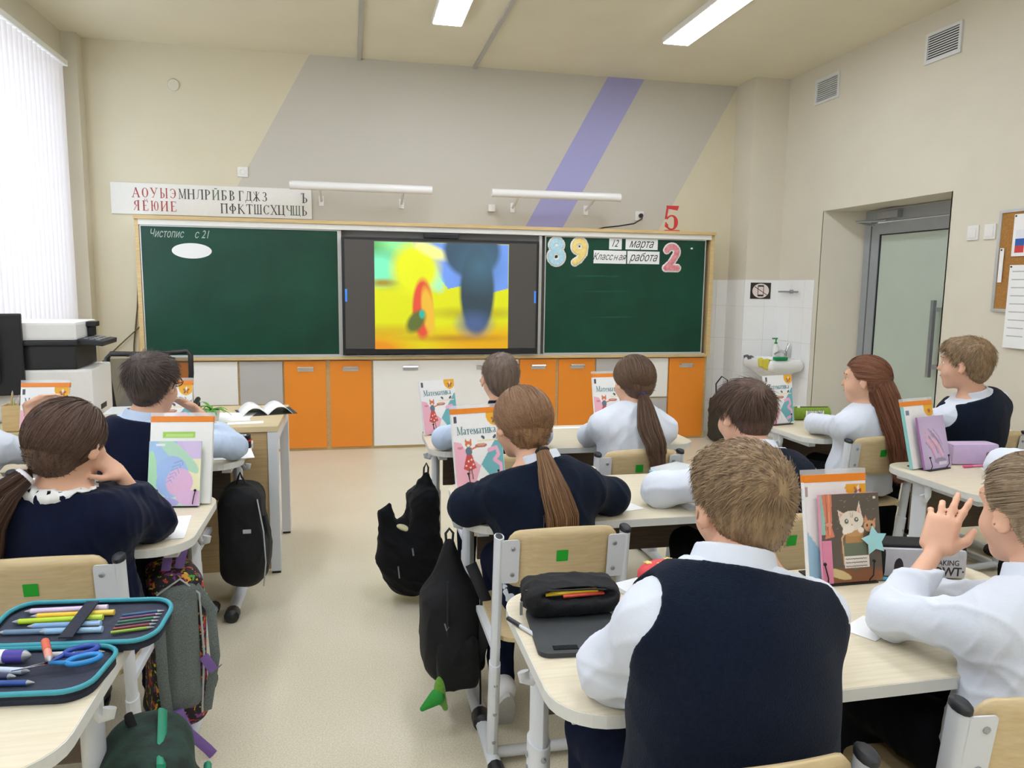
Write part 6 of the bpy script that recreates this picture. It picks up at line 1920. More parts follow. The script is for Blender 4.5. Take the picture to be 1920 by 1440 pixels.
MB().box(-0.09, 0.09, -0.05, 0.05, 0, 0.028, bev=0.008).build('box_body', 'cover_blue', lbx); MB().box(-0.088, 0.088, -0.048, 0.048, 0.029, 0.040, bev=0.005).build('lid', 'cover_blue', lbx)
flat_book(0.68, 1.52, 0.35, 0.15, 0.16, 0.010, 'cover_clear', 'white exercise books under the red round pouch', name='exercise_book')

# ------------------------------------------------------------------ pens
PEN = {}
def pen(x, y, z, yaw, L, r, col, lab, cap=None, pitch=0.0, clip=False, name='pen', cat='pen', group=None):
    p = empty(name, (x, y, z), yaw, lab, cat, group)
    p.rotation_euler = (0, -pitch, yaw)
    m = mat('pen_' + col, col, 0.35, noise=0.05)
    MB().tube([(-L / 2, 0, 0), (L / 2 - 0.012, 0, 0)], r, 10).build('barrel', m, p, True)
    MB().tube([(L / 2 - 0.012, 0, 0), (L / 2 - 0.002, 0, 0), (L / 2, 0, 0)], [r * 0.95, r * 0.35, r * 0.15], 10).build('tip', 'grey_metal', p, True)
    if cap: MB().tube([(-L / 2 - 0.003, 0, 0), (-L / 2 + 0.04, 0, 0)], r * 1.12, 10).build('cap', mat('pen_' + cap, cap, 0.35, noise=0.05), p, True)
    if clip: MB().box(-L / 2 + 0.002, -L / 2 + 0.04, -r * 0.3, r * 0.3, r * 1.15, r * 1.4).build('clip', 'chrome', p)
    return p
pen(0.338, 1.385, ZK + 0.0045, -1.15, 0.13, 0.0042, '#c9ccd2', 'silver pen beside the dark clip folder', cap='#22242a')
pen(2.43, 2.455, ZK + 0.005, 0.05, 0.13, 0.0048, '#ef8fb0', 'pink pen on the desk with the lavender pencil case', cap='#e0608c')
pen(1.29, 1.475, ZK + 0.005, -0.35, 0.13, 0.0045, '#3fa7c9', 'turquoise patterned pen beside the kitten notebook')
pen(1.27, 1.325, ZK + 0.018, 0.9, 0.13, 0.0045, '#2f6fc0', 'blue pen in the hand of the girl with the raised hand', cap='#f0f0f0', pitch=0.12)

# ------------------------------------------------------------------ large open turquoise pencil case
mat('turq_zip', '#3f9fae', 0.5, noise=0.1, nscale=80)
mat('case_navy', '#23293a', 0.8, noise=0.3, nscale=60, bump=0.3)
mat('case_inner', '#33384a', 0.8, noise=0.25, nscale=50, bump=0.3)
tc_ = empty('pencil_case', (-0.575, 1.455, ZK), math.radians(-6), 'large open turquoise-edged pencil case full of pens', 'pencil case')
def case_half(y0, y1, nm, par, tilt):
    o = rrect(-0.155, 0.155, y0, y1, 0.045, 6)
    s = empty(nm, (0, 0, 0), parent=par)
    MB().prism(o, 0.0, 0.012).build('shell', 'case_navy', s)
    ring = [(p[0], p[1], 0.020) for p in o] + [(o[0][0], o[0][1], 0.020)]
    MB().tube(ring, 0.0045, 8).build('zip_edge', 'turq_zip', s, True)
    w = MB()
    n = len(o)
    for i in range(n):
        a, b_ = o[i], o[(i + 1) % n]
        w.quad((*a, 0.010), (*b_, 0.010), (*b_, 0.021), (*a, 0.021))
    w.build('wall', 'case_navy', s)
    MB().prism(rrect(-0.148, 0.148, y0 + 0.006, y1 - 0.006, 0.04, 6), 0.0122, 0.0135).build('lining', 'case_inner', s)
    return s
h1 = case_half(-0.165, -0.004, 'lower_half', tc_, 0)
h2 = case_half(0.004, 0.145, 'upper_half', tc_, 0)
h2.rotation_euler = (0.16, 0, 0)
h2.location = (0.05, 0, 0.004)
MB().box(-0.12, 0.13, -0.008, 0.008, 0.004, 0.014, bev=0.002).build('spine', 'case_navy', tc_)
MB().box(-0.012, 0.012, 0.006, 0.125, 0.030, 0.0325).build('elastic', 'case_navy', h2)
Mc = Matrix.Translation((-0.575, 1.455, ZK)) @ Matrix.Rotation(math.radians(-6), 4, 'Z')
def in_case(x, y, z, upper=False):
    v = Vector((x, y, z))
    if upper: v = Matrix.Translation((0.05, 0, 0.004)) @ (Matrix.Rotation(0.16, 4, 'X') @ v)
    return Mc @ v
for (x, y, yaw, L, r, col, cap, lab, cl) in (
        (-0.02, 0.118, 0.05, 0.15, 0.0052, '#d9c6e6', '#e4d4ee', 'lilac felt pen in the lid of the turquoise case', False),
        (0.0, 0.100, 0.04, 0.15, 0.0052, '#f0c23c', '#f2cf5a', 'yellow felt pen in the lid of the turquoise case', False),
        (-0.02, 0.083, 0.05, 0.16, 0.0054, '#b8d832', '#c4e04a', 'lime green felt pen in the lid of the turquoise case', False),
        (0.0, 0.064, 0.02, 0.13, 0.0056, '#7fa4cf', '#9fc3e2', 'blue clip pen in the lid of the turquoise case', True),
        (-0.05, 0.047, 0.0, 0.12, 0.0050, '#6f8aa6', '#88a2ba', 'grey blue ruler pen in the lid of the turquoise case', False),
        (0.02, 0.045, 0.02, 0.11, 0.0056, '#8fb6d8', '#a9cbe6', 'light blue clip pen in the lid of the turquoise case', True)):
    q = in_case(x - 0.03, y, 0.0135 + r * 1.15, True)
    o = pen(q.x, q.y, q.z, yaw - math.radians(6) + PI, L, r, col, lab, cap, 0, cl, 'felt_pen', 'pen', 'pens in the turquoise case')
for k in range(6):
    q = in_case(0.105, 0.042 + k * 0.011, 0.019, True)
    pen(q.x, q.y, q.z, 0.25 - math.radians(6), 0.075, 0.0032, ['#8aa83a', '#7a2f3a', '#39424c', '#2f6b4e', '#6b3a5e', '#24507a'][k], 'short %s pencil in the lid of the turquoise case' % ['olive green', 'dark red', 'charcoal', 'dark green', 'plum', 'dark blue'][k], None, 0, False, 'pencil', 'pencil', 'pencils in the turquoise case')
for (x, y, yaw, L, r, col, cap, lab) in (
        (-0.06, -0.045, -0.03, 0.15, 0.0115, '#4a3f9e', '#5648b4', 'thick violet marker with a white label in the turquoise case'),
        (-0.05, -0.078, -0.16, 0.17, 0.0060, '#c9d6ea', '#3b46a8', 'white and blue pen in the turquoise case'),
        (-0.06, -0.098, -0.12, 0.16, 0.0058, '#2a3350', '#39446a', 'navy pen in the turquoise case'),
        (-0.02, -0.125, -0.05, 0.16, 0.0050, '#2d4f9a', '#2a3f80', 'blue pen at the zipped edge of the turquoise case'),
        (0.085, -0.028, 0.05, 0.09, 0.0045, '#4d6f5a', '#c9ccd2', 'green and silver pen beside the scissors in the turquoise case')):
    q = in_case(x, y, 0.0138 + r * 1.15)
    o = pen(q.x, q.y, q.z, yaw - math.radians(6), L, r, col, lab, cap, 0, False, 'pen', 'pen', 'pens in the turquoise case')
    if 'violet' in lab: MB().tube([(-0.045, 0, 0), (0.03, 0, 0)], r * 1.06, 12).build('white_label', 'paper', o, True)
sc_ = empty('scissors', in_case(0.08, -0.075, 0.030), 0.35, 'blue-handled scissors in the turquoise pencil case', 'scissors')
mat('scissor_blue', '#2f8fd6', 0.35, noise=0.05); mat('scissor_navy', '#2b4aa6', 0.35, noise=0.05)
for k, (cx, cy, mm) in enumerate(((0.032, -0.014, 'scissor_blue'), (0.030, 0.020, 'scissor_navy'))):
    ring = [(cx + 0.026 * math.cos(t), cy + 0.015 * math.sin(t), 0.002 * k) for t in [2 * PI * i / 18 for i in range(19)]]
    MB().tube(ring, 0.0048, 8).build('finger_loop', mm, sc_, True)
    MB().tube([(cx - 0.024, cy, 0.002 * k), (-0.02, 0.0, 0.001)], [0.0048, 0.003], 8).build('shank', mm, sc_, True)
    MB().prism([(-0.02, -0.004 + 0.004 * k), (-0.02, 0.004 + 0.004 * k), (-0.075, 0.002)], -0.001, 0.0005).build('blade', 'chrome', sc_)
q = in_case(0.055, -0.072, 0.046)
pen(q.x, q.y, q.z, -1.15, 0.085, 0.0062, '#e59a86', 'pinkish plastic spreader lying across the turquoise case', '#d9674a', name='glue_spatula', cat='spatula')

# ------------------------------------------------------------------ other pencil cases
mat('black_nylon', '#131417', 0.75, spec=0.3, noise=0.3, nscale=70, bump=0.35, bscale=240, sheen=0.03)
def soft_case(name, x, y, yaw, L, W, H, m, lab, slit=False, z=ZK, rd=0.02, wob=0.0018, seed=0):
    e = empty(name, (x, y, z), yaw, lab, 'pencil case')
    S = Sdf(0.005)
    S.items = [('b', A3((0, 0, H / 2)), A3((L / 2, W / 2, H / 2)), None, rd, 0.01)]
    S.pad = 0.02
    S.grid()
    if slit: S.apply(('e', A3((0.01, -W * 0.40, H * 0.74)), A3((L * 0.38, W * 0.30, H * 0.17)), None, 0.012), 's')
    S.build('pouch', MATS[m], e, wob=wob, wsc=55, seed=seed, fold=True)
    return e
bc = soft_case('pencil_case', 0.447, 1.462, -0.08, 0.205, 0.115, 0.062, 'black_nylon', 'black fabric pencil case gaping open on the dark clip folder', slit=True, z=ZK + 0.0105, rd=0.026, wob=0.006)
mat('zip_silver', '#8c8f94', 0.35, 0.7, noise=0.1)
MB().tube([(-0.098, -0.02, 0.05), (-0.04, -0.045, 0.058), (0.04, -0.045, 0.058), (0.098, -0.03, 0.048)], 0.0022, 6).build('zip', 'black_plastic', bc, True)
MB().tube([(-0.04, 0.03, 0.060), (0.04, 0.03, 0.060), (0.09, 0.015, 0.055)], 0.0022, 6).build('zip', 'black_plastic', bc, True)
MB().box(-0.113, -0.107, -0.045, -0.04, 0.008, 0.036, bev=0.001).build('zip_pull', 'zip_silver', bc)
MB().box(0.105, 0.112, -0.055, -0.05, 0.016, 0.040, bev=0.001).build('zip_pull', mat('pull_orange', '#c4583a', 0.4, noise=0.05), bc)
def inside(x, y, z, L, col, lab, nm, w=0.012):
    o = MB().box(-L / 2, L / 2, -w / 2, w / 2, -0.002, 0.002, bev=0.0008).build(nm, mat('in_' + col, col, 0.4, noise=0.05))
    o.location = (0.447 + x, 1.462 + y, ZK + 0.0105 + z); o.rotation_euler = (0.3, 0, 0.03)
    tag(o, lab, nm.replace('_', ' '))
inside(-0.005, -0.030, 0.048, 0.115, '#d9b52a', 'yellow ruler inside the gaping black pencil case', 'ruler')
inside(0.02, -0.036, 0.043, 0.09, '#d8503e', 'red pencil inside the gaping black pencil case', 'pencil', 0.008)
inside(-0.01, -0.026, 0.041, 0.08, '#34384a', 'dark pencil inside the gaping black pencil case', 'pencil', 0.008)
mat('folder_dark', '#3b3e40', 0.7, noise=0.2, nscale=30, bump=0.15)
cf = empty('clip_folder', (0.452, 1.372, ZK), -0.09, 'dark grey folder with two velcro patches under the black pencil case', 'folder')
MB().prism(rrect(-0.108, 0.108, -0.105, 0.10, 0.022, 5), 0.0, 0.009).build('folder_cover', 'folder_dark', cf)
for x in (-0.055, 0.055): MB().box(x - 0.024, x + 0.024, -0.092, -0.076, 0.0092, 0.0102).build('velcro_patch', 'black_fabric', cf)
mat('mint_trim', '#9cc6bf', 0.6, noise=0.05)
MB().prism([(0.062, 0.09), (0.084, 0.09), (0.107, -0.06), (0.094, -0.06)], 0.0092, 0.0099).build('mint_strip', 'mint_trim', cf)
rp = empty('round_pouch', (0.690, 1.535, ZK + 0.0106), 0.2, 'red round pouch with yellow shapes beside the sandy-haired boy', 'pouch')
mat('pouch_red', '#d9434a', 0.6, noise=0.08, nscale=30)
Sx = Sdf(0.006).ell((0, 0, 0.030), (0.062, 0.045, 0.030)); Sx.grid().build('pouch', MATS['pouch_red'], rp, wob=0.001)
for (x, y) in ((-0.01, -0.012), (0.02, 0.008), (-0.03, 0.012)):
    stp = [((0.012 if i % 2 == 0 else 0.006) * math.cos(i * PI / 5), (0.012 if i % 2 == 0 else 0.006) * math.sin(i * PI / 5)) for i in range(10)]
    zt_ = 0.030 + 0.030 * math.sqrt(max(0, 1 - (x / 0.062) ** 2 - (y / 0.045) ** 2))
    MB().prism(stp, zt_ - 0.001, zt_ + 0.002, Matrix.Translation((x, y, 0))).build('yellow_star', mat('star_yellow', '#efd27a', 0.6, noise=0.05), rp)

rc = empty('pencil_case', (-0.487, 3.275, ZK), -0.05, 'black and red zipped hard pencil case with white lettering', 'pencil case')
MB().prism(rrect(-0.065, 0.065, -0.035, 0.035, 0.03), 0, 0.028).build('lower_shell', 'black_nylon', rc)
MB().prism(rrect(-0.068, 0.068, -0.038, 0.038, 0.033), 0.0285, 0.034).build('red_band', mat('band_red', '#c4222e', 0.5, noise=0.05), rc)
MB().prism(rrect(-0.063, 0.063, -0.033, 0.033, 0.028), 0.0345, 0.052).build('upper_shell', 'black_nylon', rc)
text_mesh('lettering', 'ROAD', 0.036, MATS['paper'], rc, FR((0, 0.0, 0.0526), (1, 0, 0), (0, 1, 0)), sx=0.95, offset=0.001)
gc = empty('pencil_case', (2.405, 3.535, ZK), -0.1, 'green cylindrical pencil case with a white text label', 'pencil case')
mat('green_felt', '#7c9a2e', 0.8, noise=0.2, nscale=60, bump=0.25)
MB().tube([(-0.10, 0, 0.036), (-0.096, 0, 0.036), (0.096, 0, 0.036), (0.10, 0, 0.036)], [0.030, 0.036, 0.036, 0.030], 20).build('tube', 'green_felt', gc, True)
MB().tube([(-0.09, -0.012, 0.070), (0.09, -0.012, 0.070)], 0.0025, 6).build('zip', 'black_plastic', gc, True)
MB().box(-0.085, -0.07, -0.018, -0.012, 0.066, 0.080, bev=0.001).build('zip_pull', 'paper', gc)
lb2 = MB().box(-0.045, 0.055, -0.0385, -0.0365, 0.016, 0.054).build('label_patch', 'paper', gc)
text_mesh('lettering', 'ВЕСЁЛЫЙ', 0.022, MATS['ink'], gc, FR((0.005, -0.0388, 0.045), (1, 0, 0), (0, 0, 1)), sx=0.8)
text_mesh('lettering', 'ПОНЧИК', 0.022, MATS['ink'], gc, FR((0.005, -0.0388, 0.025), (1, 0, 0), (0, 0, 1)), sx=0.9)
lv = empty('pencil_case', (2.455, 2.525, ZK), -0.12, 'lavender pencil case with a glittery heart', 'pencil case')
mat('lavender_vinyl', '#cdb6d8', 0.4, noise=0.06, nscale=30)
MB().box(-0.10, 0.10, -0.04, 0.04, 0, 0.085, bev=0.018).build('pouch', 'lavender_vinyl', lv, True)
MB().tube([(-0.098, -0.030, 0.078), (0.098, -0.030, 0.078)], 0.0022, 6).build('zip', mat('zip_lilac', '#a58fb4', 0.5, noise=0.1), lv, True)
hp_ = []
for i in range(28):
    t = 2 * PI * i / 28
    hp_.append((0.0013 * 16 * math.sin(t) ** 3, 0.0013 * (13 * math.cos(t) - 5 * math.cos(2 * t) - 2 * math.cos(3 * t) - math.cos(4 * t))))
MB().prism(hp_, 0, 0.0015, FR((0.062, -0.0402, 0.038), (1, 0, 0), (0, 0, 1))).build('glitter_heart', mat('glitter', '#a98b78', 0.35, 0.4, noise=0.6, nscale=900), lv)
mw = empty('pencil_case', (1.352, 1.525, ZK + 0.001), -0.28, 'grey and black pencil case lettered MEOWT', 'pencil case')
mat('case_grey', '#bcbcc4', 0.7, noise=0.08, nscale=60, bump=0.2)
MB().box(-0.105, 0.105, -0.04, 0.04, 0, 0.072, bev=0.014).build('pouch', 'case_grey', mw, True)
MB().box(-0.107, 0.107, -0.030, 0.042, 0.0605, 0.078, bev=0.008).build('black_top', 'black_nylon', mw)
MB().box(-0.112, -0.085, -0.042, 0.042, -0.0002, 0.070, bev=0.012).build('black_end', 'black_nylon', mw)
text_mesh('lettering', 'ERLAKING', 0.019, MATS['ink'], mw, FR((0.048, -0.0404, 0.040), (1, 0, 0), (0, 0, 1)), sx=0.85)
text_mesh('lettering', 'MEOWT·', 0.030, MATS['ink'], mw, FR((0.045, -0.0404, 0.018), (1, 0, 0), (0, 0, 1)), sx=0.9, offset=0.0004)
MB().ball((-0.055, -0.0395, 0.026), 0.012, 0.0015, 0.024).build('cat_mark', 'black_plastic', mw)
cr = empty('pencil_case', (0.772, 2.50, ZK), -0.08, 'cream patterned pencil case near the auburn ponytail', 'pencil case')
mat('cream_cloth', '#e6dec9', 0.8, col2='#b5a58c', nscale=90, bump=0.2)
MB().box(-0.08, 0.08, -0.042, 0.042, 0, 0.05, bev=0.014).build('pouch', 'cream_cloth', cr, True)
MB().tube([(-0.075, -0.02, 0.0505), (0.075, -0.02, 0.0505)], 0.002, 6).build('zip', mat('zip_beige', '#a8977c', 0.5, noise=0.1), cr, True)

# ------------------------------------------------------------------ things on the teacher desk
pt = empty('potted_plant', (-0.648, 3.70, ZT), 0, 'small green plant in a pot on the teacher desk', 'plant')
MB().lathe([(0.028, 0), (0.036, 0.05), (0.036, 0.055), (0.03, 0.055)], 16).build('pot', mat('pot_white', '#d9d6cc', 0.5, noise=0.05), pt)
mat('leaf_green', '#56a52c', 0.45, col2='#3d8424', nscale=20)
for k in range(16):
    a = k * 2.4
    L = random.uniform(0.055, 0.095)
    up_ = random.uniform(0.35, 1.1)
    V, Q = [], []
    for i in range(6):
        t = i / 5
        w = 0.0085 * math.sin(PI * min(1, t * 0.9 + 0.1))
        r = L * t
        z = 0.052 + L * up_ * t - L * 0.75 * t * t
        cx, cy = r * math.cos(a), r * math.sin(a)
        V += [(cx - w * math.sin(a), cy + w * math.cos(a), z), (cx, cy, z - 0.002), (cx + w * math.sin(a), cy - w * math.cos(a), z)]
    for i in range(5):
        for j in range(2): Q.append((i * 3 + j, i * 3 + j + 1, i * 3 + j + 4, i * 3 + j + 3))
    mesh_np('leaf', np.array(V), np.array(Q), 'leaf_green', pt)
def open_magazine(x, y, z, yaw, w, d, lab, curl=0.03, name='magazine'):
    e = empty(name, (x, y, z), yaw, lab, 'magazine')
    for s in (-1, 1):
        V, Q = [], []
        n = 10
        for i in range(n + 1):
            t = i / n
            zz = curl * math.sin(PI * min(1, t * 1.0)) * (1 - t * 0.3) + 0.003
            for yy in (-d / 2, d / 2):
                V.append((s * w * t * (1 - 0.1 * curl / 0.03 * t), yy, zz))
        for i in range(n): Q.append((i * 2, i * 2 + 2, i * 2 + 3, i * 2 + 1))
        a = np.array(V); b_ = a.copy(); b_[:, 2] -= 0.003
        m_ = len(a)
        Qb = [(q[3] + m_, q[2] + m_, q[1] + m_, q[0] + m_) for q in Q]
        Sd = [(i * 2, i * 2 + m_, i * 2 + 2 + m_, i * 2 + 2) for i in range(n)] + [(i * 2 + 1, i * 2 + 3, i * 2 + 3 + m_, i * 2 + 1 + m_) for i in range(n)] + [(2 * n, 2 * n + m_, 2 * n + 1 + m_, 2 * n + 1)]
        mesh_np('page_spread', np.concatenate([a, b_]), np.array(Q + Qb + Sd), 'paper', e)
    MB().box(-w * 0.95, w * 1.02, -d / 2 - 0.003, d / 2 + 0.003, 0, 0.0016).build('cover', mat('mag_cover', '#4a4a4e', 0.4, noise=0.3, nscale=20), e)
    return e
open_magazine(-0.435, 3.93, ZT, 0.25, 0.14, 0.21, 'open magazine with curling pages at the corner of the teacher desk', curl=0.045)
paper(-0.60, 3.78, 0.2, 0.21, 0.24, 'printed sheets beside the small green plant', z=ZT)
paper(-0.575, 3.80, -0.1, 0.19, 0.24, 'upper printed sheet beside the open magazine', z=ZT + 0.001)
paper(-0.49, 3.63, 0.12, 0.16, 0.06, 'narrow white slip at the front edge of the teacher desk', z=ZT)
open_magazine(-0.95, 3.72, ZT, -0.2, 0.13, 0.20, 'open class register behind the boy with glasses', curl=0.05, name='class_register')
flat_book(-1.02, 3.60, 0.1, 0.21, 0.14, 0.022, mat('dark_cover', '#4a3436', 0.5, noise=0.1), 'dark hardback lying under the class register', z=ZT, name='hardback_book')
for k in range(3): flat_book(-1.08 + 0.01 * k, 3.86, 0.1 * k - 0.1, 0.17, 0.22, 0.012, ['cover_clear', 'cover_pink', 'cover_clear'][k], ['lowest book of the low pile beside the printer', 'middle pinkish book of the low pile beside the printer', 'top book of the low pile beside the printer'][k], z=ZT + 0.0124 * k, name='stacked_book')
bx = empty('pencil_holder', (-1.425, 3.58, ZT), 0.1, 'wooden box of pencils beside the monitor', 'pencil holder')
b_ = MB()
for (p, q, r, s) in ((-0.045, 0.045, -0.04, -0.036), (-0.045, 0.045, 0.036, 0.04), (-0.045, -0.041, -0.036, 0.036), (0.041, 0.045, -0.036, 0.036)): b_.box(p, q, r, s, 0, 0.115)
b_.box(-0.045, 0.045, -0.04, 0.04, 0, 0.004)
b_.build('box', 'oak_trim', bx)
for k, (dx, dy, col, L) in enumerate(((-0.02, 0.0, '#c8b27a', 0.17), (0.0, 0.01, '#e9e6df', 0.15), (0.018, -0.01, '#3a3a40', 0.16), (-0.005, -0.02, '#b9c27c', 0.14))):
    pen(-1.425 + dx, 3.58 + dy, ZT + 0.006 + L / 2, 0.3 * k, L, 0.004, col, ['tan pencil', 'white pen', 'dark pen', 'olive pencil'][k] + ' standing in the wooden box by the monitor', pitch=PI / 2 - 0.12, name='pencil', cat='pencil')
# ------------------------------------------------------------------ school bags
mat('bag_grey', '#3a3d42', 0.8, noise=0.3, nscale=80, bump=0.4, bscale=300)
mat('strap_black', '#1e1f23', 0.75, noise=0.2, nscale=60)
mat('piping_grey', '#b9bcc0', 0.5, noise=0.05)
mat('purple_web', '#7d5fa6', 0.6, noise=0.1, nscale=60)
mat('mesh_grey', '#7c8682', 0.85, noise=0.6, nscale=420, bump=0.4, bscale=500)
mat('camo_green', '#16201d', 0.8, col2='#24453a', nscale=30, bump=0.3)
mat('zip_green', '#0f8a68', 0.5, noise=0.1)
def graffiti():
    m = bpy.data.materials.new('graffiti'); m.use_nodes = True
    N, L = m.node_tree.nodes, m.node_tree.links
    b = N['Principled BSDF']; b.inputs['Roughness'].default_value = 0.75
    tc = N.new('ShaderNodeTexCoord')
    prev = (*lin('#241c22'), 1)
    for i, (c, sc, th) in enumerate((('#c2343c', 38, 0.60), ('#d99a2a', 46, 0.62), ('#7d3f80', 40, 0.63), ('#4f9a35', 52, 0.65), ('#d9d23a', 60, 0.66))):
        nz = N.new('ShaderNodeTexNoise'); nz.inputs['Scale'].default_value = sc; nz.inputs['Detail'].default_value = 2
        mp = N.new('ShaderNodeMapping'); mp.inputs['Location'].default_value = (i * 3.1, i * 1.7, i * 2.3)
        L.new(tc.outputs['Object'], mp.inputs['Vector']); L.new(mp.outputs['Vector'], nz.inputs['Vector'])
        g = N.new('ShaderNodeMath'); g.operation = 'GREATER_THAN'; g.inputs[1].default_value = th
        L.new(nz.outputs['Fac'], g.inputs[0])
        x = N.new('ShaderNodeMix'); x.data_type = 'RGBA'
        L.new(g.outputs[0], x.inputs['Factor'])
        if isinstance(prev, tuple): x.inputs['A'].default_value = prev
        else: L.new(prev, x.inputs['A'])
        x.inputs['B'].default_value = (*lin(c), 1)
        prev = x.outputs['Result']
    L.new(prev, b.inputs['Base Color'])
    MATS['graffiti'] = m
graffiti()
def bag(name, loc, yaw, label, items, m, h=0.007, wob=0.010, wsc=30, cuts=(), seed=0):
    e = empty(name, loc, yaw, label, 'backpack')
    S = Sdf(h); S.items = items; S.grid()
    for c in cuts: S.apply(c, 's')
    S.build('main_body', MATS[m], e, wob=wob, wsc=wsc, seed=seed, fold=True)
    return e
def strap(e, pts, w, m, name='shoulder_strap', t=0.004, side=(1, 0, 0)):
    MB().tube(pts, w, 8, ry=t, side=side).build(name, m, e, True)
bx_ = lambda c, hf, rd, k=0.02: ('b', A3(c), A3(hf), None, rd, k)
# origin of each bag on the floor below it; z upward
# 1 black bag on the front-left desk
b1 = bag('backpack', (-0.445, 3.13, 0), 0.0, 'black backpack with grey piping hanging by the teacher desk', [bx_((0, 0, 0.34), (0.085, 0.13, 0.20), 0.07), ('e', A3((0.02, -0.02, 0.27)), A3((0.09, 0.13, 0.15)), None, 0.04)], 'black_nylon', seed=3, wob=0.006)
strap(b1, [(0.02, 0.0, 0.535), (0.0, 0.0, 0.57), (-0.005, 0.0, 0.588), (-0.012, 0.0, 0.57), (-0.02, 0.0, 0.535)], 0.008, 'strap_black', 'top_handle', side=(0, 1, 0))
MB().tube([(0.085, -0.10, 0.14), (0.100, -0.135, 0.25), (0.095, -0.140, 0.38), (0.07, -0.10, 0.50)], 0.003, 6).build('reflective_piping', 'piping_grey', b1, True)
MB().box(0.02, 0.05, -0.157, -0.153, 0.38, 0.395).build('logo_patch', 'piping_grey', b1)
MB().tube([(0.09, -0.06, 0.42), (0.10, -0.065, 0.36), (0.098, -0.05, 0.32)], 0.006, 6).build('zip_toggle', 'strap_black', b1, True)
# 2 graffiti satchel with mesh back turned to the aisle
b2 = empty('backpack', (-0.505, 2.20, 0), 0.42, 'paint-splashed school backpack with purple straps hanging in the aisle', 'backpack')
S = Sdf(0.007); S.items = [bx_((0, 0.03, 0.31), (0.075, 0.10, 0.235), 0.05), bx_((0.02, 0.10, 0.26), (0.065, 0.07, 0.16), 0.04)]; S.grid(); S.build('main_body', MATS['graffiti'], b2, wob=0.003, wsc=30, seed=5)
S = Sdf(0.006); S.items = [bx_((-0.005, -0.060, 0.33), (0.052, 0.022, 0.185), 0.022), bx_((-0.005, -0.072, 0.32), (0.030, 0.020, 0.14), 0.02)]; S.grid(); S.build('back_padding', MATS['mesh_grey'], b2, wob=0.001, seed=6)
MB().tube([(0.045, -0.065, 0.12), (0.055, -0.075, 0.3), (0.05, -0.07, 0.48), (0.0, -0.075, 0.535), (-0.06, -0.07, 0.50)], 0.003, 6).build('grey_piping', 'piping_grey', b2, True)
MB().tube([(0.092, 0.02, 0.10), (0.098, 0.02, 0.28), (0.090, 0.02, 0.44)], 0.003, 6).build('grey_piping', 'piping_grey', b2, True)
for (p, nm) in (([(0.01, -0.02, 0.545), (0.03, 0.0, 0.60), (0.015, 0.01, 0.625), (-0.01, 0.0, 0.60), (-0.025, -0.02, 0.545)], 'top_handle'), ([(-0.02, -0.085, 0.15), (0.0, -0.10, 0.09), (0.045, -0.11, 0.03), (0.06, -0.11, 0.006)], 'loose_strap_end'), ([(0.05, -0.09, 0.30), (0.075, -0.09, 0.25), (0.10, -0.05, 0.235)], 'side_strap')):
    strap(b2, p, 0.013, 'purple_web', nm, 0.002)
strap(b2, [(-0.045, -0.06, 0.50), (-0.062, -0.10, 0.42), (-0.062, -0.11, 0.27), (-0.045, -0.075, 0.12)], 0.014, 'mesh_grey', 'shoulder_strap', 0.005)
strap(b2, [(0.04, -0.06, 0.50), (0.078, -0.075, 0.43), (0.086, -0.072, 0.28), (0.06, -0.06, 0.12)], 0.014, 'mesh_grey', 'shoulder_strap', 0.005)
MB().box(-0.05, -0.01, -0.105, -0.09, 0.135, 0.165, bev=0.004).build('buckle', 'purple_web', b2)
# 3 dark green camouflage bag below the turquoise case
b3 = bag('backpack', (-0.40, 1.46, -0.085), 0.2, 'dark green patterned backpack with a bright green zip below the turquoise pencil case', [bx_((0, 0, 0.36), (0.085, 0.125, 0.215), 0.07), bx_((0.05, -0.01, 0.30), (0.06, 0.10, 0.14), 0.04)], 'camo_green', wob=0.003, seed=8)
MB().tube([(0.0, -0.128, 0.30), (0.02, -0.130, 0.46), (0.03, -0.10, 0.560), (0.03, 0.05, 0.585)], 0.010, 8, ry=0.004).build('green_zip', 'zip_green', b3, True)
MB().tube([(0.112, -0.09, 0.42), (0.105, -0.05, 0.445), (0.108, 0.06, 0.44)], 0.008, 8).build('green_zip', 'zip_green', b3, True)
strap(b3, [(-0.02, 0.03, 0.56), (-0.03, 0.03, 0.60), (-0.03, 0.06, 0.56)], 0.008, 'strap_black', 'top_handle')
# 4 gaping black bag on the front-middle desk
b4 = bag('backpack', (0.235, 3.12, 0), 0.0, 'black soft backpack gaping open beside the front desk', [('e', A3((0.0, 0, 0.19)), A3((0.135, 0.12, 0.175)), None, 0.05), bx_((0.055, 0, 0.30), (0.065, 0.10, 0.20), 0.06, 0.05), ('c', A3((0.055, 0, 0.42)), A3((0.068, 0, 0.545)), 0.062, 0.018, 0.04),
         ('c', A3((-0.075, -0.02, 0.22)), A3((-0.105, -0.02, 0.385)), 0.062, 0.030, 0.05), ('c', A3((-0.105, -0.02, 0.385)), A3((-0.085, -0.02, 0.43)), 0.030, 0.014, 0.03)], 'black_fabric', wob=0.012, wsc=30,
         cuts=[('c', A3((-0.028, -0.06, 0.36)), A3((-0.055, -0.02, 0.50)), 0.022, 0.045, 0.02)], seed=9)
strap(b4, [(0.058, 0, 0.54), (0.060, 0.0, 0.58), (0.070, 0.0, 0.60), (0.078, 0.0, 0.58), (0.076, 0, 0.54)], 0.007, 'strap_black', 'top_handle', side=(0, 1, 0))
Sx = Sdf(0.007); Sx.items = [('e', A3((-0.030, -0.055, 0.338)), A3((0.036, 0.03, 0.011)), rot_m(0, 0, 0.35), 0.01)]; Sx.grid().build('pale_lining', mat('lining_cream', '#c9c49a', 0.8, noise=0.1), b4)
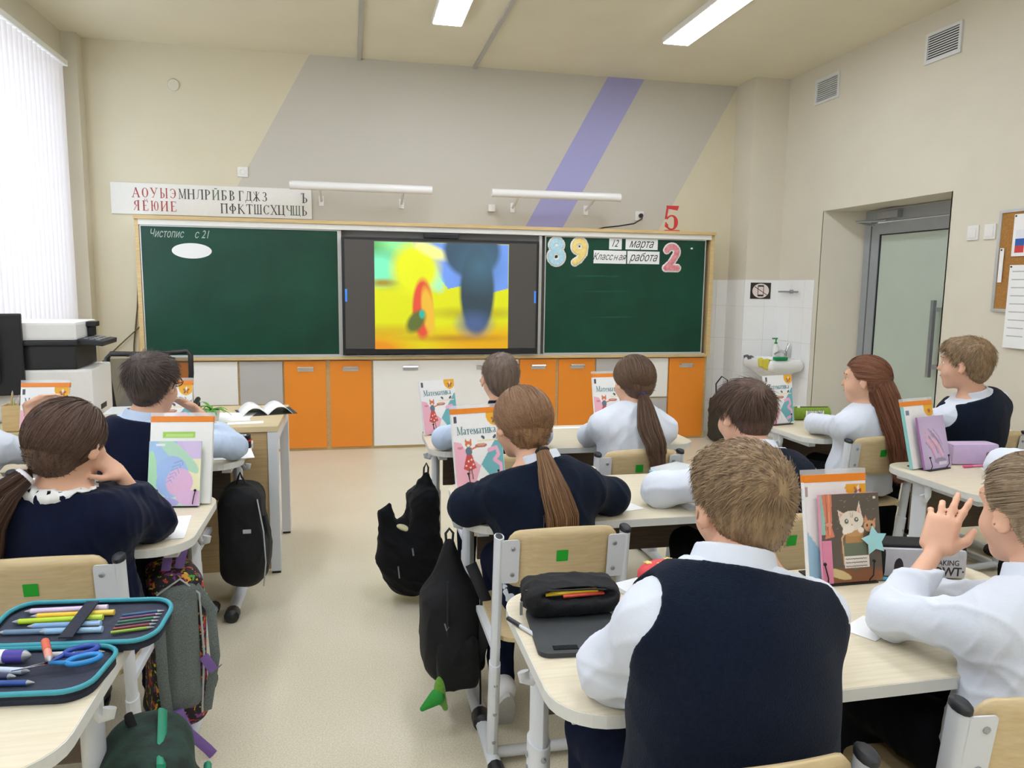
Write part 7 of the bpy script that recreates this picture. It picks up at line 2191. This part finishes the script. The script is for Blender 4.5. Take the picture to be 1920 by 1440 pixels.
MB().tube([(0.0, -0.122, 0.27), (0.004, -0.126, 0.24)], 0.004, 6).build('zip_pull', 'zip_silver', b4, True)
MB().tube([(-0.06, -0.132, 0.20), (-0.055, -0.134, 0.15)], 0.003, 6).build('zip_pull', 'zip_silver', b4, True)
# 5 black bag with the green toy on the middle desk
b5 = bag('backpack', (0.290, 2.24, 0), 0.0, 'black backpack with a green toy dangling below, beside the navy jumper', [bx_((0.0, 0, 0.28), (0.080, 0.115, 0.15), 0.065), ('e', A3((0, -0.02, 0.26)), A3((0.088, 0.125, 0.13)), None, 0.04), ('c', A3((0, 0, 0.38)), A3((0.0, 0, 0.550)), 0.080, 0.018, 0.05)], 'black_nylon', wob=0.004, seed=10)
S = Sdf(0.006); S.items = [bx_((0.012, -0.115, 0.215), (0.066, 0.032, 0.085), 0.03)]; S.grid(); S.build('front_pocket', MATS['black_nylon'], b5, wob=0.006, wsc=40, seed=21, fold=True)
S = Sdf(0.006); S.items = [bx_((0.082, 0.0, 0.22), (0.026, 0.07, 0.075), 0.022)]; S.grid(); S.build('side_pocket', MATS['black_nylon'], b5, wob=0.005, wsc=40, seed=22, fold=True)
strap(b5, [(-0.01, 0, 0.56), (-0.012, 0.0, 0.585), (0.0, 0.0, 0.60), (0.012, 0.0, 0.585), (0.01, 0, 0.56)], 0.007, 'strap_black', 'top_handle', side=(0, 1, 0))
strap(b5, [(0.06, -0.05, 0.50), (0.10, -0.09, 0.40), (0.095, -0.10, 0.27), (0.075, -0.06, 0.17)], 0.018, 'strap_black', 'shoulder_strap', 0.005)
MB().tube([(0.085, -0.08, 0.22), (0.088, -0.08, 0.10), (0.09, -0.07, 0.03), (0.092, -0.07, 0.01)], 0.005, 6, ry=0.002).build('loose_strap_end', 'strap_black', b5, True)
for (x, z) in ((-0.03, 0.35), (-0.015, 0.28)): MB().tube([(x, -0.128, z), (x + 0.005, -0.134, z - 0.02), (x + 0.012, -0.13, z - 0.01)], 0.0025, 6).build('zip_pull', 'zip_silver', b5, True)
MB().tube([(-0.02, -0.128, 0.48), (-0.022, -0.130, 0.36), (-0.02, -0.135, 0.22)], 0.003, 6).build('zip', 'strap_black', b5, True)
ty_ = empty('plush_toy', (0.232, 2.10, 0.085), 0.2, 'small green plush toy dangling under the black backpack', 'toy')
mat('plush_green', '#6aa32f', 0.9, noise=0.2, nscale=120, bump=0.4, sheen=0.4); mat('plush_dark', '#2f9a3c', 0.9, noise=0.15, nscale=120, bump=0.4)
Sx = Sdf(0.004); Sx.items = [('e', A3((0.012, 0, 0.060)), A3((0.018, 0.018, 0.045)), None, 0.02), ('c', A3((0.02, 0, 0.03)), A3((0.03, 0, 0.0)), 0.012, 0.009, 0.01)]; Sx.grid().build('body', MATS['plush_green'], ty_, wob=0.0008, wsc=120)
Sx = Sdf(0.004); Sx.items = [('c', A3((0.0, -0.008, 0.045)), A3((-0.045, -0.008, 0.018)), 0.024, 0.008, 0.02)]; Sx.grid().build('fin', MATS['plush_dark'], ty_, wob=0.0006, wsc=120)
MB().tube([(0.012, 0, 0.10), (0.02, 0.02, 0.13)], 0.0015, 5).build('cord', 'strap_black', ty_)
# 6 dark bag behind the row by the sink and one by the last cabinet
b6 = bag('backpack', (3.20, 6.03, 0), 0.1, 'dark olive bag with a looped handle standing at the end of the cabinets', [bx_((0, 0, 0.20), (0.085, 0.10, 0.20), 0.06), ('e', A3((0, -0.02, 0.36)), A3((0.07, 0.08, 0.10)), None, 0.05)], mat('olive_cloth', '#3d3a2c', 0.85, noise=0.4, nscale=50, bump=0.3) and 'olive_cloth', h=0.012, seed=12)
strap(b6, [(-0.05, 0, 0.44), (-0.055, 0, 0.52), (0.0, 0, 0.585), (0.06, 0, 0.55), (0.065, 0, 0.44)], 0.010, 'strap_black', 'top_handle', side=(0, 1, 0))

# ------------------------------------------------------------------ wash basin corner
mat('ceramic', '#f3f2ef', 0.12, noise=0.02, nscale=5, coat=0.4)
wb = empty('wash_basin', (XRW - 0.009, 5.885, 0.045), 0, 'white ceramic wash basin with a chrome tap on the tiled wall', 'wash basin')
S = Sdf(0.009)
S.items = [('b', A3((-0.175, 0, 0.665)), A3((0.175, 0.23, 0.055)), None, 0.05, 0.02), ('e', A3((-0.17, 0, 0.64)), A3((0.165, 0.20, 0.12)), None, 0.05)]
S.grid()
S.func(lambda F, X, Y, Z: np.maximum(np.maximum(F, X + 0 * Y + 0 * Z), Z - 0.715 + 0 * X + 0 * Y))
S.apply(('e', A3((-0.20, 0, 0.72)), A3((0.125, 0.185, 0.105)), None, 0.012), 's')
S.build('bowl', MATS['ceramic'], wb)
tp = MB()
tp.tube([(-0.05, 0, 0.714), (-0.05, 0, 0.775)], 0.022, 12).tube([(-0.05, 0, 0.76), (-0.10, 0, 0.775), (-0.165, 0, 0.745)], [0.016, 0.014, 0.011], 10)
tp.build('tap', 'chrome', wb, True)
MB().tube([(-0.045, 0, 0.776), (-0.04, -0.005, 0.80), (-0.03, -0.005, 0.84)], [0.018, 0.015, 0.010], 10).build('tap_lever', 'chrome', wb, True)
MB().tube([(-0.19, 0, 0.55), (-0.19, 0, 0.40), (-0.15, 0, 0.36), (-0.05, 0, 0.38), (-0.001, 0, 0.40)], 0.018, 10).build('waste_pipe', 'white_plastic', wb, True)
sp = empty('soap_dispenser', (XRW - 0.075, 6.03, 0.7605), 0, 'white soap bottle with a green pump behind the basin', 'soap bottle')
MB().lathe([(0.026, 0), (0.028, 0.01), (0.028, 0.085), (0.012, 0.105), (0.012, 0.112)], 16).build('bottle', 'white_plastic', sp, True)
MB().lathe([(0.014, 0.112), (0.014, 0.125), (0.006, 0.127), (0.006, 0.155)], 12).box(-0.035, 0.012, -0.008, 0.008, 0.153, 0.165).build('pump', mat('pump_green', '#1f8f3e', 0.4, noise=0.05), sp)
tag(MB().box(XRW - 0.30, XRW - 0.18, 5.66, 5.70, 0.7607, 0.787, bev=0.006).build('sponge', mat('sponge_green', '#179a5a', 0.9, noise=0.2, nscale=200, bump=0.5)), 'bright green sponge on the rim of the basin', 'sponge')
def drape(name, c, w, h, mname, lab, axis, tilt=0.0):
    V, Q = [], []
    n = 8
    for i in range(n + 1):
        for j in range(n + 1):
            u, v = j / n - 0.5, i / n
            if v < 0.25: q = (u * w, 0.03 - 0.12 * v, 0.006 * math.sin(3 * PI * u))
            else: q = (u * w * (1 + 0.1 * math.sin(v * 5)), 0.0 - 0.004 * math.sin(2 * PI * u * 1.5), -(v - 0.25) / 0.75 * h * (1 + 0.15 * math.sin(PI * (u + tilt))))
            V.append(q)
    for i in range(n):
        for j in range(n):
            a = i * (n + 1) + j
            Q.append((a, a + 1, a + n + 2, a + n + 1))
    V = np.array(V)
    o = mesh_np(name, V, np.array(Q), mname)
    sm = o.modifiers.new('thickness', 'SOLIDIFY'); sm.thickness = 0.003
    o.location = c; o.rotation_euler = (0, 0, axis)
    return tag(o, lab, 'cloth')
mat('cloth_yellow', '#d5c848', 0.9, noise=0.1, bump=0.2); mat('cloth_grey', '#6b6b72', 0.9, noise=0.15, bump=0.3)
drape('cleaning_cloth', (XRW - 0.366, 5.73, 0.763), 0.11, 0.075, 'cloth_yellow', 'yellow cleaning cloth hanging over the front of the basin', -PI / 2 + 0.25)
drape('cleaning_cloth', (XRW - 0.345, 6.03, 0.763), 0.13, 0.06, 'cloth_grey', 'grey cleaning cloth draped over the far corner of the basin', -PI / 2 - 0.1)
th_ = empty('towel_hook', (XRW - 0.009, 5.93, 1.335), 0, 'chrome towel holder on the tiles above the basin', 'towel holder')
MB().box(-0.012, 0, -0.022, 0.022, -0.014, 0.018, bev=0.003).build('mount', 'grey_metal', th_)
MB().tube([(-0.008, 0.0, 0.0), (-0.03, 0.05, 0.0), (-0.03, 0.16, 0.0)], 0.008, 8).tube([(-0.008, 0, 0), (-0.03, -0.06, 0), (-0.03, -0.13, 0)], 0.008, 8).build('bar', 'grey_metal', th_, True)
sg = empty('no_phone_sign', (3.602, 6.1515, 1.340), 0, 'square black sign with a crossed-out phone on the tiled pilaster', 'sign')
MB().box(-0.1, 0.1, -0.003, -0.0005, -0.072, 0.072).build('sign_plate', mat('sign_black', '#26211f', 0.5, noise=0.1), sg)
M_ = FR((0, -0.0031, 0), (1, 0, 0), (0, 0, 1))
MB().prism([(0.082 * math.cos(t), 0.064 * math.sin(t)) for t in [2 * PI * i / 32 for i in range(32)]], 0, 0.0006, M_).build('disc', mat('sign_pink', '#efdfd8', 0.5, noise=0.03), sg)
M_ = FR((0, -0.0038, 0), (1, 0, 0), (0, 0, 1))
ph_ = MB()
ph_.prism(rrect(-0.030, 0.030, -0.050, 0.050, 0.008), 0, 0.0005, M_); ph_.build('phone_outline', 'sign_black', sg)
M_ = FR((0, -0.0044, 0), (1, 0, 0), (0, 0, 1))
MB().prism([(-0.024, -0.034), (0.024, -0.034), (0.024, 0.036), (-0.024, 0.036)], 0, 0.0005, M_).build('phone_screen', 'sign_pink', sg)
M_ = FR((0, -0.0050, 0), (1, 0, 0), (0, 0, 1))
MB().prism([(-0.066, 0.036), (-0.062, 0.040), (0.066, -0.036), (0.062, -0.040)], 0, 0.0005, M_).build('slash', 'sign_black', sg)

# ------------------------------------------------------------------ switches and corkboard on the right wall
for y, lab in ((4.016, 'white square light switch next to the door niche'), (3.888, 'white square light switch next to the corkboard')):
    r = empty('light_switch', (XRW, y, 1.715), 0, lab, 'switch')
    MB().box(-0.010, -0.0005, -0.042, 0.042, -0.045, 0.045, bev=0.003).build('plate', 'white_plastic', r)
    MB().box(-0.014, -0.0102, -0.028, 0.028, -0.03, 0.03, bev=0.0015).build('rocker', 'white_plastic', r)
ck = empty('corkboard', (XRW, 3.22, 1.535), 0, 'brown corkboard with papers pinned to it on the door wall', 'noticeboard')
mat('cork', '#b58242', 0.9, col2='#9c6c34', nscale=120, bump=0.3)
MB().box(-0.012, -0.0005, -0.58, 0.58, -0.28, 0.28).build('cork_panel', 'cork', ck)
for (a, b_, p, q) in ((-0.60, 0.60, 0.28, 0.297), (-0.60, 0.60, -0.297, -0.28), (-0.60, -0.58, -0.28, 0.28), (0.58, 0.60, -0.28, 0.28)):
    MB().box(-0.018, -0.0005, a, b_, p, q).build('frame_rail', 'alu_light', ck)
def pinned(y, z, w, h, lab, paint=None, lines=0):
    e = empty('pinned_sheet', (XRW - 0.0185, y, z), 0, lab, 'paper')
    MB().box(-0.0012, 0, -w / 2, w / 2, -h / 2, h / 2).build('sheet', 'paper', e)
    if paint:
        for (z0, z1, c) in paint: MB().box(-0.0020, -0.0013, -w / 2 + 0.02, w / 2 - 0.02, z0, z1).build('printed_band', mat('band_' + c, c, 0.6, noise=0.05), e)
    for i in range(lines):
        zz = h / 2 - 0.04 - i * (h - 0.06) / max(1, lines)
        for j in range(2): MB().box(-0.0017, -0.0013, -w / 2 + 0.02 + j * w / 2, -0.02 + j * w / 2, zz, zz + 0.006).build('printed_line', mat('print_grey', '#b9bcc0', 0.7, noise=0.1), e)
    MB().ball((-0.004, w / 2 - 0.012, h / 2 - 0.01), 0.005).build('pin', 'black_plastic', e)
    return e
pinned(3.66, 1.68, 0.10, 0.24, 'white sheet with a white, blue and red flag on the corkboard', [(-0.02, 0.03, '#e9e9ee'), (-0.06, -0.02, '#2f5fae'), (-0.10, -0.06, '#cf3f3f')]) 
pinned(3.56, 1.27, 0.30, 0.48, 'long white timetable sheet hanging below the corkboard edge', None, 9)
pinned(3.775, 1.51, 0.028, 0.20, 'narrow white name strip pinned along the corkboard edge')
